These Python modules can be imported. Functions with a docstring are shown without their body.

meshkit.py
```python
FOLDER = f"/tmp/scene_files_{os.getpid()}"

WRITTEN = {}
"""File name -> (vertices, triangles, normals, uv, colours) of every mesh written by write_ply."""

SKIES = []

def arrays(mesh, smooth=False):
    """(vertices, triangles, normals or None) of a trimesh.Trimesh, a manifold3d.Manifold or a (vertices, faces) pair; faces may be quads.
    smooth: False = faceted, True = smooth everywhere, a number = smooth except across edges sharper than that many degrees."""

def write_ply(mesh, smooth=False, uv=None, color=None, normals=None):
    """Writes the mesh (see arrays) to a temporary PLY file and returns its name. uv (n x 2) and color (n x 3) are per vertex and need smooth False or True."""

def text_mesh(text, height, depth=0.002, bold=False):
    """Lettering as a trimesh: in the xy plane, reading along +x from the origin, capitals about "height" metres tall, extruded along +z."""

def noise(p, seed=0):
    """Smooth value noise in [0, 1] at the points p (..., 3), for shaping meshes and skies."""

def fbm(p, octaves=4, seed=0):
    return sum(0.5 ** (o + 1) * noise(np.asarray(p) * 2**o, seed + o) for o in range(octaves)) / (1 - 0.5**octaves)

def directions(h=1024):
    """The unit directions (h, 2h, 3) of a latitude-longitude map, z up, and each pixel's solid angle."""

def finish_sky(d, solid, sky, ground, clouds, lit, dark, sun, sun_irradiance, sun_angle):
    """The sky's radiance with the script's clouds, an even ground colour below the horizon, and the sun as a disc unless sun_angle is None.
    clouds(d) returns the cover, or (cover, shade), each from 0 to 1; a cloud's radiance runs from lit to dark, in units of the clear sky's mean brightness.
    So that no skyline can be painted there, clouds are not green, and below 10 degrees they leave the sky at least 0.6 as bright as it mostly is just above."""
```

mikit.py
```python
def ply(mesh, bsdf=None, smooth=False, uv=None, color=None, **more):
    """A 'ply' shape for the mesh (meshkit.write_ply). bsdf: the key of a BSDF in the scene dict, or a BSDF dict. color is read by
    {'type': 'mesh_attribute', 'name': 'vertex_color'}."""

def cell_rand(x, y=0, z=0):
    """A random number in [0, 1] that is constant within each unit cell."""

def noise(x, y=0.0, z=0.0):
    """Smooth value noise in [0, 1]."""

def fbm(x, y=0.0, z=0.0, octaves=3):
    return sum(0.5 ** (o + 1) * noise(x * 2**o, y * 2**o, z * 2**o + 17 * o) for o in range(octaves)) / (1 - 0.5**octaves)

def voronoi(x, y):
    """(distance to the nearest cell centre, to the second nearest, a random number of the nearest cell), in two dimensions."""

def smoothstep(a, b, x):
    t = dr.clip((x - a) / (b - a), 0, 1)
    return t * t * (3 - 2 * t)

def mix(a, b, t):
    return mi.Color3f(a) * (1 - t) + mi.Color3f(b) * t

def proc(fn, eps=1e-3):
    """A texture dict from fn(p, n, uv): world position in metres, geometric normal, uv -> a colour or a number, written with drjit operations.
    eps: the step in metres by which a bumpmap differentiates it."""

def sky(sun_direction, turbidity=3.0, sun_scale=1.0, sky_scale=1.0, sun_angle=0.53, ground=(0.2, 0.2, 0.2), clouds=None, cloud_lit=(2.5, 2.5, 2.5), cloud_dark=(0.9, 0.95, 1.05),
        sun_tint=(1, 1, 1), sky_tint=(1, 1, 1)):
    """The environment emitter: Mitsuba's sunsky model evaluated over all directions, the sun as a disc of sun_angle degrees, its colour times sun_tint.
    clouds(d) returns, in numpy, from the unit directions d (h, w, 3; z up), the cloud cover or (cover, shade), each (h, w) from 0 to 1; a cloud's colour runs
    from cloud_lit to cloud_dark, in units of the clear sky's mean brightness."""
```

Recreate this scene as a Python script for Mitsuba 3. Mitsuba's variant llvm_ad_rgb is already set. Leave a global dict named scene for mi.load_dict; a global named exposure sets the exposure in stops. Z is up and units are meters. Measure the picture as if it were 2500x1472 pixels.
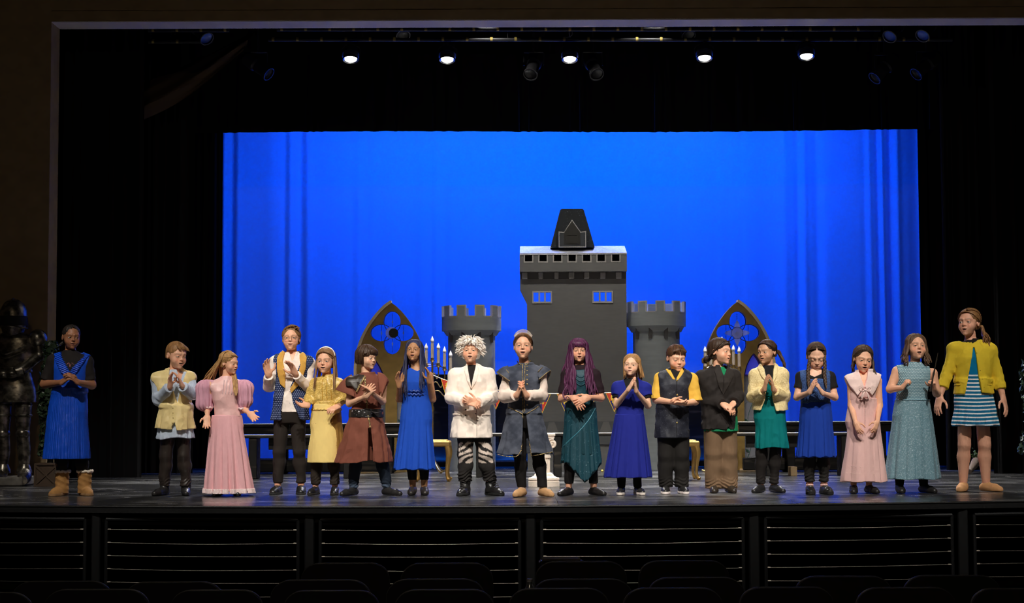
import math, random
import numpy as np
import trimesh
import manifold3d
import shapely.geometry as sg
import drjit as dr
import mitsuba as mi
import mikit
import meshkit
from mikit import noise, fbm, voronoi, cell_rand, smoothstep, mix

random.seed(7)
RNG = np.random.default_rng(11)
T = mi.ScalarTransform4f
scene, labels = {'type': 'scene'}, {}

# ------------------------------------------------------------------ camera, lights, exposure
EYE = np.array([0.0, -14.3, 0.72])              # the photographer stands in the aisle, a little above the stage's floor
FOCAL = 4150.0                                   # in pixels of the 2500 wide frame
PITCH, ROLL = math.atan(264 / FOCAL), 0.0042
FWD = np.array([0.0, math.cos(PITCH), math.sin(PITCH)])
UP0 = np.array([0.0, -math.sin(PITCH), math.cos(PITCH)])
RIGHT = math.cos(ROLL) * np.array([1.0, 0, 0]) - math.sin(ROLL) * UP0
UPV = math.sin(ROLL) * np.array([1.0, 0, 0]) + math.cos(ROLL) * UP0
scene['camera'] = {'type': 'perspective', 'fov': 2 * math.degrees(math.atan(1250 / FOCAL)), 'fov_axis': 'x', 'near_clip': 0.1, 'far_clip': 100.0,
                   'to_world': T().look_at(origin=EYE.tolist(), target=(EYE + FWD).tolist(), up=UPV.tolist())}
exposure = 3.0
UNIT = 0.125          # lights are given for exposure 0


def spot(key, pos, target, power, angle, beam=None, color=(1, 1, 1), weight=1.0):
    scene[key] = {'type': 'spot', 'to_world': T().look_at(origin=list(pos), target=list(target), up=[0.01, 0.02, 1]), 'cutoff_angle': angle,
                  'beam_width': beam or angle * 0.72, 'intensity': {'type': 'rgb', 'value': [power * UNIT * c for c in color]}, 'sampling_weight': weight}


def glow(key, rgb, weight=1.0):
    """Makes a built lamp part give off light."""
    scene[key]['emitter'] = {'type': 'area', 'radiance': {'type': 'rgb', 'value': [c * UNIT for c in rgb]}, 'sampling_weight': weight}


WARM = (1.0, 0.95, 0.86)
# front-of-house spotlights in the ceiling over the audience: steep, warm, one pair per stage area
for i, (x, tx, pw) in enumerate(((-3.6, -2.7, 205), (-1.2, -0.5, 235), (1.4, 1.1, 235), (3.9, 3.2, 235))):
    spot('house_spot_%d' % i, (x, -7.6, 8.9), (tx, 0.25, 0.85), pw, 13.5, 8.0, WARM, 4.0)
# two warm lamps on the upper pipe for the castle
for i, (x, tx) in enumerate(((-0.3, 0.35), (1.6, 1.0))):
    spot('castle_spot_%d' % i, (x, 3.75, 5.2), (tx, 6.0, 1.0), 8.5, 34, 16, (1.0, 0.95, 0.88), 1.5)
# two white back lights over the castle, behind the border
for i, (x, tx) in enumerate(((-1.3, 0.55), (2.7, 0.85))):
    spot('back_spot_%d' % i, (x, 7.5, 5.7), (tx, 5.9, 2.3), 30, 26, 15, (0.95, 0.97, 1.0))
# (the backdrop's blue comes from two LED strip lights, over it and along its foot, built with the curtains)
# the five lamps seen under the pipe, tipped towards the house
DOWN_X = [856, 1092, 1391, 1720, 1969]
# added fill light from the house side, to brighten the brown wall and shadows
spot('wall_fill', (-1.5, -15.5, 7.5), (-1.0, 3.0, 2.4), 21, 34, 30, (1.0, 0.80, 0.55))


# ------------------------------------------------------------------ helpers
def W(px, py, Y):
    """World point at depth Y behind a place named by its pixel in the photograph."""
    d = FWD + RIGHT * ((px - 1250) / FOCAL) + UPV * ((736 - py) / FOCAL)
    return EYE + d * ((Y - EYE[1]) / d[1])


def WX(px, Y, py=1000):
    return W(px, py, Y)[0]


def WZ(py, Y, px=1250):
    return W(px, py, Y)[2]


def floor_Y(px, py):
    d = FWD + RIGHT * ((px - 1250) / FOCAL) + UPV * ((736 - py) / FOCAL)
    return EYE[1] + d[1] * (-EYE[2] / d[2])


def key_for(name, parent=None):
    base = (parent + '__' + name) if parent else name
    if base not in used_keys:
        used_keys.add(base)
        return base
    n = 1
    while '%s_%03d' % (base, n) in used_keys:
        n += 1
    k = '%s_%03d' % (base, n)
    used_keys.add(k)
    return k


used_keys = set()


def tag(key, label=None, cat=None, group=None, kind=None):
    d = labels.setdefault(key, {})
    for a, b in (('label', label), ('category', cat), ('group', group), ('kind', kind)):
        if b:
            d[a] = b


def thing(name, label, cat, group=None, kind=None):
    k = key_for(name)
    tag(k, label, cat, group, kind)
    return k


def obj(name, mesh, bsdf, parent=None, smooth=30, label=None, cat=None, group=None, kind=None, key=None, **kw):
    k = key or key_for(name, parent)
    used_keys.add(k)
    if isinstance(mesh, (list,)):
        mesh = cat_mesh(mesh)
    scene[k] = mikit.ply(mesh, bsdf, smooth=smooth, **kw)
    if label or cat or group or kind:
        tag(k, label, cat, group, kind)
    return k


def cat_mesh(ms):
    ms = [m for m in ms if m is not None]
    vs, fs, o = [], [], 0
    for m in ms:
        v, f = (m.vertices, m.faces) if hasattr(m, 'vertices') else m
        v, f = np.asarray(v, float), np.asarray(f, int)
        if f.shape[1] == 4:
            f = np.vstack([f[:, [0, 1, 2]], f[:, [0, 2, 3]]])
        vs.append(v)
        fs.append(f + o)
        o += len(v)
    return trimesh.Trimesh(np.vstack(vs), np.vstack(fs), process=False)


def box(x0, x1, y0, y1, z0, z1):
    m = trimesh.creation.box((abs(x1 - x0), abs(y1 - y0), abs(z1 - z0)))
    m.apply_translation(((x0 + x1) / 2, (y0 + y1) / 2, (z0 + z1) / 2))
    return m


def bbox(x0, x1, y0, y1, z0, z1, b=0.006):
    """A box with chamfered edges."""
    b = min(b, abs(x1 - x0) * .45, abs(y1 - y0) * .45, abs(z1 - z0) * .45)
    pts = []
    for i in range(3):
        e = [b, b, b]
        e[i] = 0
        for sx in (0, 1):
            for sy in (0, 1):
                for sz in (0, 1):
                    pts.append(((x0 + e[0], x1 - e[0])[sx], (y0 + e[1], y1 - e[1])[sy], (z0 + e[2], z1 - e[2])[sz]))
    return trimesh.convex.convex_hull(np.array(pts))


def lathe(profile, at=(0, 0, 0), n=32, squash=1.0):
    m = trimesh.creation.revolve(np.array(profile, float), sections=n)
    m.vertices[:, 1] *= squash
    m.apply_translation(at)
    return m


def prism(poly, y0, y1):
    """A polygon in the (x, z) plane, given thickness from y0 to y1."""
    if not hasattr(poly, 'exterior') and not hasattr(poly, 'geoms'):
        poly = sg.Polygon(poly)
    parts = []
    for g in getattr(poly, 'geoms', [poly]):
        if g.is_empty or g.geom_type != 'Polygon':
            continue
        m = trimesh.creation.extrude_polygon(g, abs(y1 - y0), engine='earcut')
        v = m.vertices
        m = trimesh.Trimesh(np.stack([v[:, 0], max(y0, y1) - v[:, 2], v[:, 1]], 1), m.faces, process=False)
        parts.append(m)
    return cat_mesh(parts)


def spline(pts, n):
    p = np.asarray(pts, float)
    if len(p) < 3:
        return p[0] + (p[-1] - p[0]) * np.linspace(0, 1, n)[:, None]
    q = np.vstack([2 * p[0] - p[1], p, 2 * p[-1] - p[-2]])
    t = np.linspace(0, len(p) - 1 - 1e-6, n)
    i = t.astype(int)
    u = (t - i)[:, None]
    a, b, c, d = q[i], q[i + 1], q[i + 2], q[i + 3]
    return .5 * (2 * b + (c - a) * u + (2 * a - 5 * b + 4 * c - d) * u ** 2 + (3 * b - a - 3 * c + d) * u ** 3)


def tube(pts, r, sides=8, n=None, caps=True, flat=1.0):
    """A swept tube along a smooth path; r a number or a list of radii along it; flat squeezes the section."""
    p = spline(pts, n) if n else np.asarray(pts, float)
    m = len(p)
    r = np.interp(np.linspace(0, 1, m), np.linspace(0, 1, len(r)), r) if np.ndim(r) else np.full(m, r)
    t = np.gradient(p, axis=0)
    t /= np.linalg.norm(t, axis=1, keepdims=True) + 1e-12
    a = np.zeros_like(p)
    ref = np.array([0, 0, 1.0]) if abs(t[0, 2]) < .9 else np.array([1.0, 0, 0])
    a0 = np.cross(t[0], ref)
    for i in range(m):
        a0 = a0 - t[i] * (a0 @ t[i])
        a0 = a0 / (np.linalg.norm(a0) + 1e-12)
        a[i] = a0
    b = np.cross(t, a)
    ang = np.arange(sides) * 2 * np.pi / sides
    v = p[:, None] + r[:, None, None] * (np.cos(ang)[None, :, None] * a[:, None] + flat * np.sin(ang)[None, :, None] * b[:, None])
    i, j = np.meshgrid(np.arange(m - 1), np.arange(sides), indexing='ij')
    f = np.stack([i * sides + j, i * sides + (j + 1) % sides, (i + 1) * sides + (j + 1) % sides, (i + 1) * sides + j], -1).reshape(-1, 4)
    f = np.vstack([f[:, [0, 1, 2]], f[:, [0, 2, 3]]])
    v = v.reshape(-1, 3)
    if caps:
        k = len(v)
        v = np.vstack([v, p[:1], p[-1:]])
        j = np.arange(sides)
        f = np.vstack([f, np.stack([(j + 1) % sides, j, j * 0 + k], 1), np.stack([(m - 1) * sides + j, (m - 1) * sides + (j + 1) % sides, j * 0 + k + 1], 1)])
    return trimesh.Trimesh(v, f, process=False)


def ball(c, r, sub=2, sc=(1, 1, 1)):
    m = trimesh.creation.icosphere(subdivisions=sub, radius=r)
    m.vertices = m.vertices * np.array(sc) + np.array(c)
    return m


# ------------------------------------------------------------------ materials
def mat(name, color, rough=0.6, metal=0.0, spec=0.5, sheen=0.0, coat=0.0, bump=None, two=True, **kw):
    c = {'type': 'rgb', 'value': list(color)} if isinstance(color, (tuple, list)) else color
    b = {'type': 'principled', 'base_color': c, 'roughness': rough, 'metallic': metal, 'specular': spec}
    if sheen:
        b['sheen'] = sheen
    if coat:
        b['clearcoat'] = coat
        b['clearcoat_gloss'] = 0.9
    b.update(kw)
    if bump:
        b = {'type': 'bumpmap', 'arbitrary': mikit.proc(bump[0], bump[2] if len(bump) > 2 else 1e-3), 'scale': bump[1], 'bsdf': b}
    scene['mat_' + name] = {'type': 'twosided', 'bsdf': b} if two else b
    return 'mat_' + name


def srgb(r, g, b):
    """A colour named in 0..255 display values, as linear reflectance."""
    c = np.array([r, g, b]) / 255.0
    return tuple(float(x) for x in np.where(c < .04045, c / 12.92, ((c + .055) / 1.055) ** 2.4))


VCOL = {'type': 'mesh_attribute', 'name': 'vertex_color'}
M = {}
M['skin'] = mat('skin', VCOL, 0.48, spec=0.38, sheen=0.05)
M['eye'] = mat('eye', VCOL, 0.08, spec=0.6)
M['hair'] = mat('hair', VCOL, 0.5, spec=0.35)
M['cloth'] = mat('cloth', VCOL, 0.85, spec=0.2, sheen=0.25)
M['satin'] = mat('satin', VCOL, 0.42, spec=0.5, sheen=0.2)
M['leather'] = mat('leather', VCOL, 0.38, spec=0.5)
M['black_velour'] = mat('black_velour', (0.006, 0.006, 0.0068), 0.9, spec=0.15, sheen=0.0)
M['black_paint'] = mat('black_paint', (0.010, 0.010, 0.0105), 0.55, spec=0.35)
M['gold'] = mat('gold', (0.62, 0.38, 0.12), 0.32, metal=0.9)
M['silver'] = mat('silver', (0.75, 0.75, 0.77), 0.25, metal=1.0)
M['brass'] = mat('brass', (0.75, 0.55, 0.22), 0.3, metal=1.0)

# ================================================================== the hall and the stage
FRONT_Y, WALL_Y, CYC_Y = -1.42, 3.0, 8.8


def brown_wall(p, n, uv):
    g = fbm(p.x * 9, p.y * 9, p.z * 9, 3)
    return mix((0.26, 0.19, 0.105), (0.34, 0.25, 0.145), g)


M['wall'] = mat('wall', mikit.proc(brown_wall), 0.75, spec=0.2)
M['soffit'] = mat('soffit', (0.66, 0.60, 0.60), 0.7, spec=0.2)


def floor_col(p, n, uv):
    base = 0.012 + 0.014 * fbm(p.x * 1.3, p.y * 1.3, 3.1, 3)
    # scuffs: short pale scratches and smears left by shoes and scenery, more of them upstage
    s1 = noise(p.x * 5.5 + 3 * noise(p.x * 1.7, p.y * 9.0), p.y * 13.0, 1.0)
    s2 = noise(p.x * 21, p.y * 38, 7.0)
    area = smoothstep(0.42, 0.75, fbm(p.x * 0.8, p.y * 0.9, 11.0, 2))
    m1 = smoothstep(0.80, 0.90, s1) * smoothstep(0.45, 0.7, s2) * (0.35 + 0.65 * area)
    ln = smoothstep(0.955, 0.985, noise(p.x * 2.2, p.y * 27.0, 4.0)) * smoothstep(0.4, 0.6, noise(p.x * 6, p.y * 3, 5.0))
    m = dr.minimum(m1 * 0.55 + ln * 0.5, 1.0)
    dust = smoothstep(0.5, 0.8, fbm(p.x * 2.1, p.y * 4.0, 2.0, 3)) * 0.085
    return mi.Color3f(base + dust) + mi.Color3f(0.46, 0.45, 0.43) * m


def floor_rough(p, n, uv):
    return 0.19 + 0.09 * fbm(p.x * 3.0, p.y * 3.0, 5.0, 3)


scene['mat_floor'] = {'type': 'twosided', 'bsdf': {'type': 'principled', 'base_color': mikit.proc(floor_col), 'roughness': mikit.proc(floor_rough), 'specular': 0.55}}
M['floor'] = 'mat_floor'


def front_edge(x):
    return FRONT_Y - 0.03 + 0.026 * (x + 0.1) ** 2


# the stage floor: a bowed platform carrying hardboard sheets
xs = np.linspace(-7.2, 8.2, 78)
outline = [(x, front_edge(x)) for x in xs] + [(8.2, 9.9), (-7.2, 9.9)]
m = trimesh.creation.extrude_polygon(sg.Polygon(outline), 0.05, engine='earcut')
m.apply_translation((0, 0, -0.056))
obj('floor', m, M['black_paint'], smooth=20, label='black stage platform with a gently bowed front edge', kind='structure')
plate = sg.Polygon(outline)
for i in range(-4, 5):
    for j in range(0, 10):
        sheet = sg.box(i * 1.83 + 0.35, -1.95 + j * 1.22, i * 1.83 + 0.35 + 1.828, -1.95 + j * 1.22 + 1.2185).intersection(plate)
        if sheet.area > 0.02:
            mm = trimesh.creation.extrude_polygon(sheet, 0.006, engine='earcut')
            mm.apply_translation((0, 0, -0.006))
            obj('sheet', mm, M['floor'], parent='floor', smooth=False)
# audience floor
obj('floor_house', box(-9, 9, -22, -1.0, -1.06, -1.0), mat('house_floor', (0.012, 0.011, 0.011), 0.9), smooth=False, kind='structure', label='dark floor under the audience seats')

# proscenium: left and right wall with a return, header and soffit
pl = WX(120, WALL_Y, 500)
pr = 2 * WX(1397, WALL_Y, 500) - pl
zt = WZ(47, WALL_Y)
th = 0.32
obj('wall_left', [box(-9, pl, WALL_Y, WALL_Y + th, -1, 7.5)], M['wall'], smooth=False, kind='structure', label='dim brown proscenium wall on the left')
obj('wall_right', [box(pr, 9, WALL_Y, WALL_Y + th, -1, 7.5)], M['wall'], smooth=False, kind='structure', label='dim brown proscenium wall on the right')
zr = WZ(22, WALL_Y)
obj('wall_header', [box(pl, pr, WALL_Y, WALL_Y + th, zt + 0.002, zr - 0.004), box(pl, pr, WALL_Y + 0.012, WALL_Y + th, zr - 0.004, zr + 0.004),
                    box(pl, pr, WALL_Y, WALL_Y + th, zr + 0.004, 7.5)], M['wall'], smooth=False, kind='structure', label='brown header across the top of the stage opening')
obj('trim_soffit', box(pl, pr, WALL_Y + 0.001, WALL_Y + th, zt - 0.012, zt), M['soffit'], smooth=False, kind='structure', label='pale underside edge of the proscenium header')
# hidden hall shell far round the seats, so that light bounces as in a hall
obj('wall_house_left', box(-9.2, -9, -22, 3.2, -1, 10), M['wall'], smooth=False, kind='structure', label='side wall of the dark hall')
obj('wall_house_right', box(9, 9.2, -22, 3.2, -1, 10), M['wall'], smooth=False, kind='structure', label='other side wall of the dark hall')
obj('wall_stage_back', box(-8, 9, 10.0, 10.1, -0.2, 7.5), M['black_paint'], smooth=False, kind='structure', label='black back wall of the stage')


# ------------------------------------------------------------------ curtains
def drape(x0, x1, z0, z1, Y, waves, amp, seed=0, nz=10, pleat=1.0, dens=26, env=None, hem=0.0):
    """A hanging cloth with vertical folds, two sided, thin like cloth is."""
    r = np.random.default_rng(seed)
    nx = int((x1 - x0) * dens) + 2
    u = np.linspace(0, 1, nx)
    ph = r.uniform(0, 6.28, 5)
    warp = u + 0.35 / waves * (np.sin(u * waves * 2.1 + ph[0]) + np.sin(u * waves * 0.93 + ph[1]))
    f = np.sin(warp * waves * 2 * np.pi) + .35 * np.sin(warp * waves * 4 * np.pi + ph[2])
    a = amp * (0.6 + 0.4 * np.sin(u * waves * 1.3 + ph[3])) * (env(u) if env else 1)
    vs = []
    for k in range(nz):
        t = k / (nz - 1)
        drift = 0.012 * np.sin(u * waves * 3 + t * 2.0 + ph[4]) * (1 - t)
        vs.append(np.stack([x0 + (x1 - x0) * u + drift, Y + a * f * (1.0 - 0.25 * t * pleat), np.full(nx, z0 + (z1 - z0) * t) + (hem * np.sin(u * 9 + ph[0]) * (1 - t))], 1))
    v = np.vstack(vs)
    i, j = np.meshgrid(np.arange(nz - 1), np.arange(nx - 1), indexing='ij')
    q = np.stack([i * nx + j, i * nx + j + 1, (i + 1) * nx + j + 1, (i + 1) * nx + j], -1).reshape(-1, 4)
    return v, q


def cyc_col(p, n, uv):
    w = noise(p.x * 160, p.z * 160, 0.0)
    return mi.Color3f(0.26, 0.44, 0.86) * (0.97 + 0.06 * w)


M['front_black'] = mat('front_black', (0.007, 0.0073, 0.008), 0.5, spec=0.4)
M['cyc'] = mat('cyc', mikit.proc(cyc_col), 0.9, spec=0.1)
cx0, cx1 = WX(500, CYC_Y), WX(2300, CYC_Y)
env = lambda u: 0.16 + 0.9 * np.clip(1 - u / 0.26, 0, 1) ** 1.1 + 1.15 * np.clip((u - 0.66) / 0.3, 0, 1) ** 1.2
v, q = drape(cx0, cx1, 0.02, 5.2, CYC_Y, 30, 0.048, seed=5, nz=12, dens=70, env=env)
# the cloth curls a little along its foot
k = v[:, 2] < 0.3
obj('backdrop_curtain', (v, q), M['cyc'], smooth=True, label='large blue backdrop cloth across the back of the stage, with soft folds at both sides', cat='backdrop curtain')
obj('blue_cloth_hem', tube([(cx0 + 0.3, 8.5, 0.035), (-1, 8.47, 0.03), (1.5, 8.5, 0.035), (cx1 - 0.3, 8.5, 0.03)], 0.035, sides=8, n=60), M['cyc'],
    label='rolled cloth hem lying on the floor along the foot of the blue backdrop', cat='cloth roll')

# two blue LED strip lights: one hung behind the black border, one on the floor behind the low kerb
def strip(x0, x1, y0, z0, y1, z1, rad, lab):
    q = np.array([[x0, y0, z0], [x1, y0, z0], [x1, y1, z1], [x0, y1, z1]])
    t = thing('strip_light', lab, 'strip light')
    k = obj('diffuser', (q, np.array([[0, 3, 2, 1]])), M['black_paint'], parent=t, smooth=False)
    glow(k, rad, 6.0 if z0 > 1 else 2.0)
    nn = np.cross(q[2] - q[0], q[1] - q[0])
    nn = nn / np.linalg.norm(nn)
    q2 = np.vstack([q - nn * 0.004, q - nn * 0.05])
    obj('body', trimesh.convex.convex_hull(q2), M['front_black'], parent=t, smooth=False)
    return t


t = strip(-2.7, 4.25, 6.78, 5.06, 6.86, 5.10, [0.0, 26.5, 195.0], 'blue LED strip light hung behind the black border, over the backdrop cloth')
for x in (-2.5, 0.7, 4.1):
    obj('hanger', tube([(x, 6.80, 5.10), (x, 6.80, 6.63)], 0.006, sides=5), M['front_black'], parent=t)
strip(-3.25, 4.6, 6.62, 0.04, 6.60, 0.10, [0.0, 2.0, 15.0], 'blue LED strip light on the floor behind the low black kerb')
# black legs and borders
zleg = 6.62
obj('ceiling_stage', box(-8, 9, 3.33, 10.0, 6.62, 6.7), M['black_velour'], smooth=False, kind='structure', label='black loft over the stage')
for nm, lab, a, b, Y, s, gr in (
        ('leg_curtain', 'black leg curtain hanging just behind the left proscenium wall', 60, 345, 3.85, 1, None),
        ('leg_curtain', 'second black leg curtain on the left, behind the boy in the pale yellow vest', 318, 470, 5.1, 2, None),
        ('leg_curtain', 'inner black leg curtain that borders the left side of the blue backdrop', 430, 541, 6.6, 3, None),
        ('leg_curtain', 'inner black leg curtain that borders the right side of the blue backdrop', 2252, 2345, 6.6, 4, None),
        ('leg_curtain', 'black leg curtain behind the girl in the yellow cardigan', 2310, 2450, 5.1, 5, None),
        ('leg_curtain', 'black leg curtain at the far right edge, behind the ivy bush', 2425, 2700, 4.0, 6, None)):
    v, q = drape(WX(a, Y), WX(b, Y), 0.015, zleg, Y, max(4, int((b - a) / 19)), 0.045, seed=s, nz=6, dens=42)
    obj(nm, (v, q), M['black_velour'], smooth=True, label=lab, cat='curtain')
Yb = 6.45
zb = WZ(321, Yb, 1390)
v, q = drape(WX(330, Yb), WX(2470, Yb), zb, 6.62, Yb, 60, 0.03, seed=9, nz=4, dens=36, hem=0.012)
obj('border_curtain', (v, q), M['black_velour'], smooth=True, label='long black border curtain across the top of the blue backdrop', cat='curtain')
v, q = drape(WX(200, 7.0), WX(2600, 7.0), zb + 0.75, 6.62, 5.4, 50, 0.03, seed=10, nz=4, dens=30)
obj('border_curtain', (v, q), M['black_velour'], smooth=True, label='black border curtain hanging behind the lighting pipes', cat='curtain')
# an added brown drape, standing in for light spilled across a dark curtain
sw = []
for i in range(13):
    t = i / 12
    for k in range(9):
        s = k / 8
        up = W(345 + 285 * t, 205 - 130 * t, 4.6)
        lo = W(345 + 250 * t ** 1.1, 292 - 168 * t + 26 * math.sin(t * 3.1), 4.6)
        pnt = up + (lo - up) * s
        pnt[1] += 0.05 * math.sin(s * 14 + t * 4) - 0.12 * math.sin(s * 3.14)
        sw.append(pnt)
i, j = np.meshgrid(np.arange(12), np.arange(8), indexing='ij')
tie = W(630, 75, 4.6)
obj('swag_drape', cat_mesh([(np.array(sw), np.stack([i * 9 + j, (i + 1) * 9 + j, (i + 1) * 9 + j + 1, i * 9 + j + 1], -1).reshape(-1, 4)), tube([tie, (tie[0], tie[1], 6.63)], 0.01, sides=5), tube([W(346, 206, 4.6), W(346, 206, 4.6) * [1, 1, 0] + [0, 0, 6.63]], 0.01, sides=5)]),
    mat('curtain_spill', (0.055, 0.036, 0.02), 0.95, spec=0.1), smooth=True, label='added brown drape standing in for light spilled diagonally on the curtain, upper left', cat='drape')

# ------------------------------------------------------------------ lighting pipes and lamps
def pipe(px0, px1, py, Y, lab, step, skip=()):
    a, b = W(px0, py, Y), W(px1, py, Y)
    t = thing('lighting_pipe', lab, 'pipe')
    obj('rod', tube([a, b], 0.021, sides=10), M['pipe'], parent=t)
    for f in (0.04, 0.35, 0.65, 0.96):
        h = a + (b - a) * f
        obj('hanger', tube([h, (h[0], h[1], 6.63)], 0.004, sides=5), M['pipe'], parent=t)
    k = px0 + 12
    while k < px1 - 5:
        c = W(k, py - 1, Y)
        obj('tape_mark', tube([c - (0.014, 0, 0), c + (0.014, 0, 0)], 0.025, sides=10), M['tape'], parent=t)
        k += step
    return t


M['pipe'] = mat('pipe', (0.035, 0.035, 0.038), 0.45, metal=0.6)
M['tape'] = mat('tape', (0.42, 0.30, 0.06), 0.6)
M['fixture'] = mat('fixture', (0.018, 0.018, 0.02), 0.4, spec=0.5)
M['dark_lens'] = mat('dark_lens', (0.012, 0.013, 0.016), 0.3, spec=0.5)
M['chrome_dark'] = mat('chrome_dark', (0.6, 0.6, 0.6), 0.2, metal=1.0)
pipe(676, 2150, 72, 3.75, 'upper lighting pipe just under the header, with yellow tape marks', 58.6)
pipe(655, 2325, 97, 4.3, 'lower lighting pipe with yellow tape marks, above the row of lamps', 59.2)
pipe(362, 560, 74, 3.75, 'short upper pipe end by the blue lamp at the left', 58.6)
pipe(362, 520, 102, 4.3, 'short lower pipe end at the upper left', 59.2)

# hanging lamps: housing, yoke, clamp, lens
LAMP_Y = 4.3
DOWN = [146, 147, 146, 143, 139]
lamp_names = ['leftmost of the five lit lamps under the pipe', 'second lit lamp from the left under the pipe', 'middle one of the five lit lamps, right above the castle roof',
              'fourth lit lamp from the left under the pipe', 'rightmost of the five lit lamps under the pipe']


def hung(mesh_local, pos, tilt, spin=0.0):
    m = mesh_local.copy()
    m.apply_transform(trimesh.transformations.rotation_matrix(tilt, (1, 0, 0)))
    if spin:
        m.apply_transform(trimesh.transformations.rotation_matrix(spin, (0, 1, 0)))
    m.apply_translation(pos)
    return m


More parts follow.
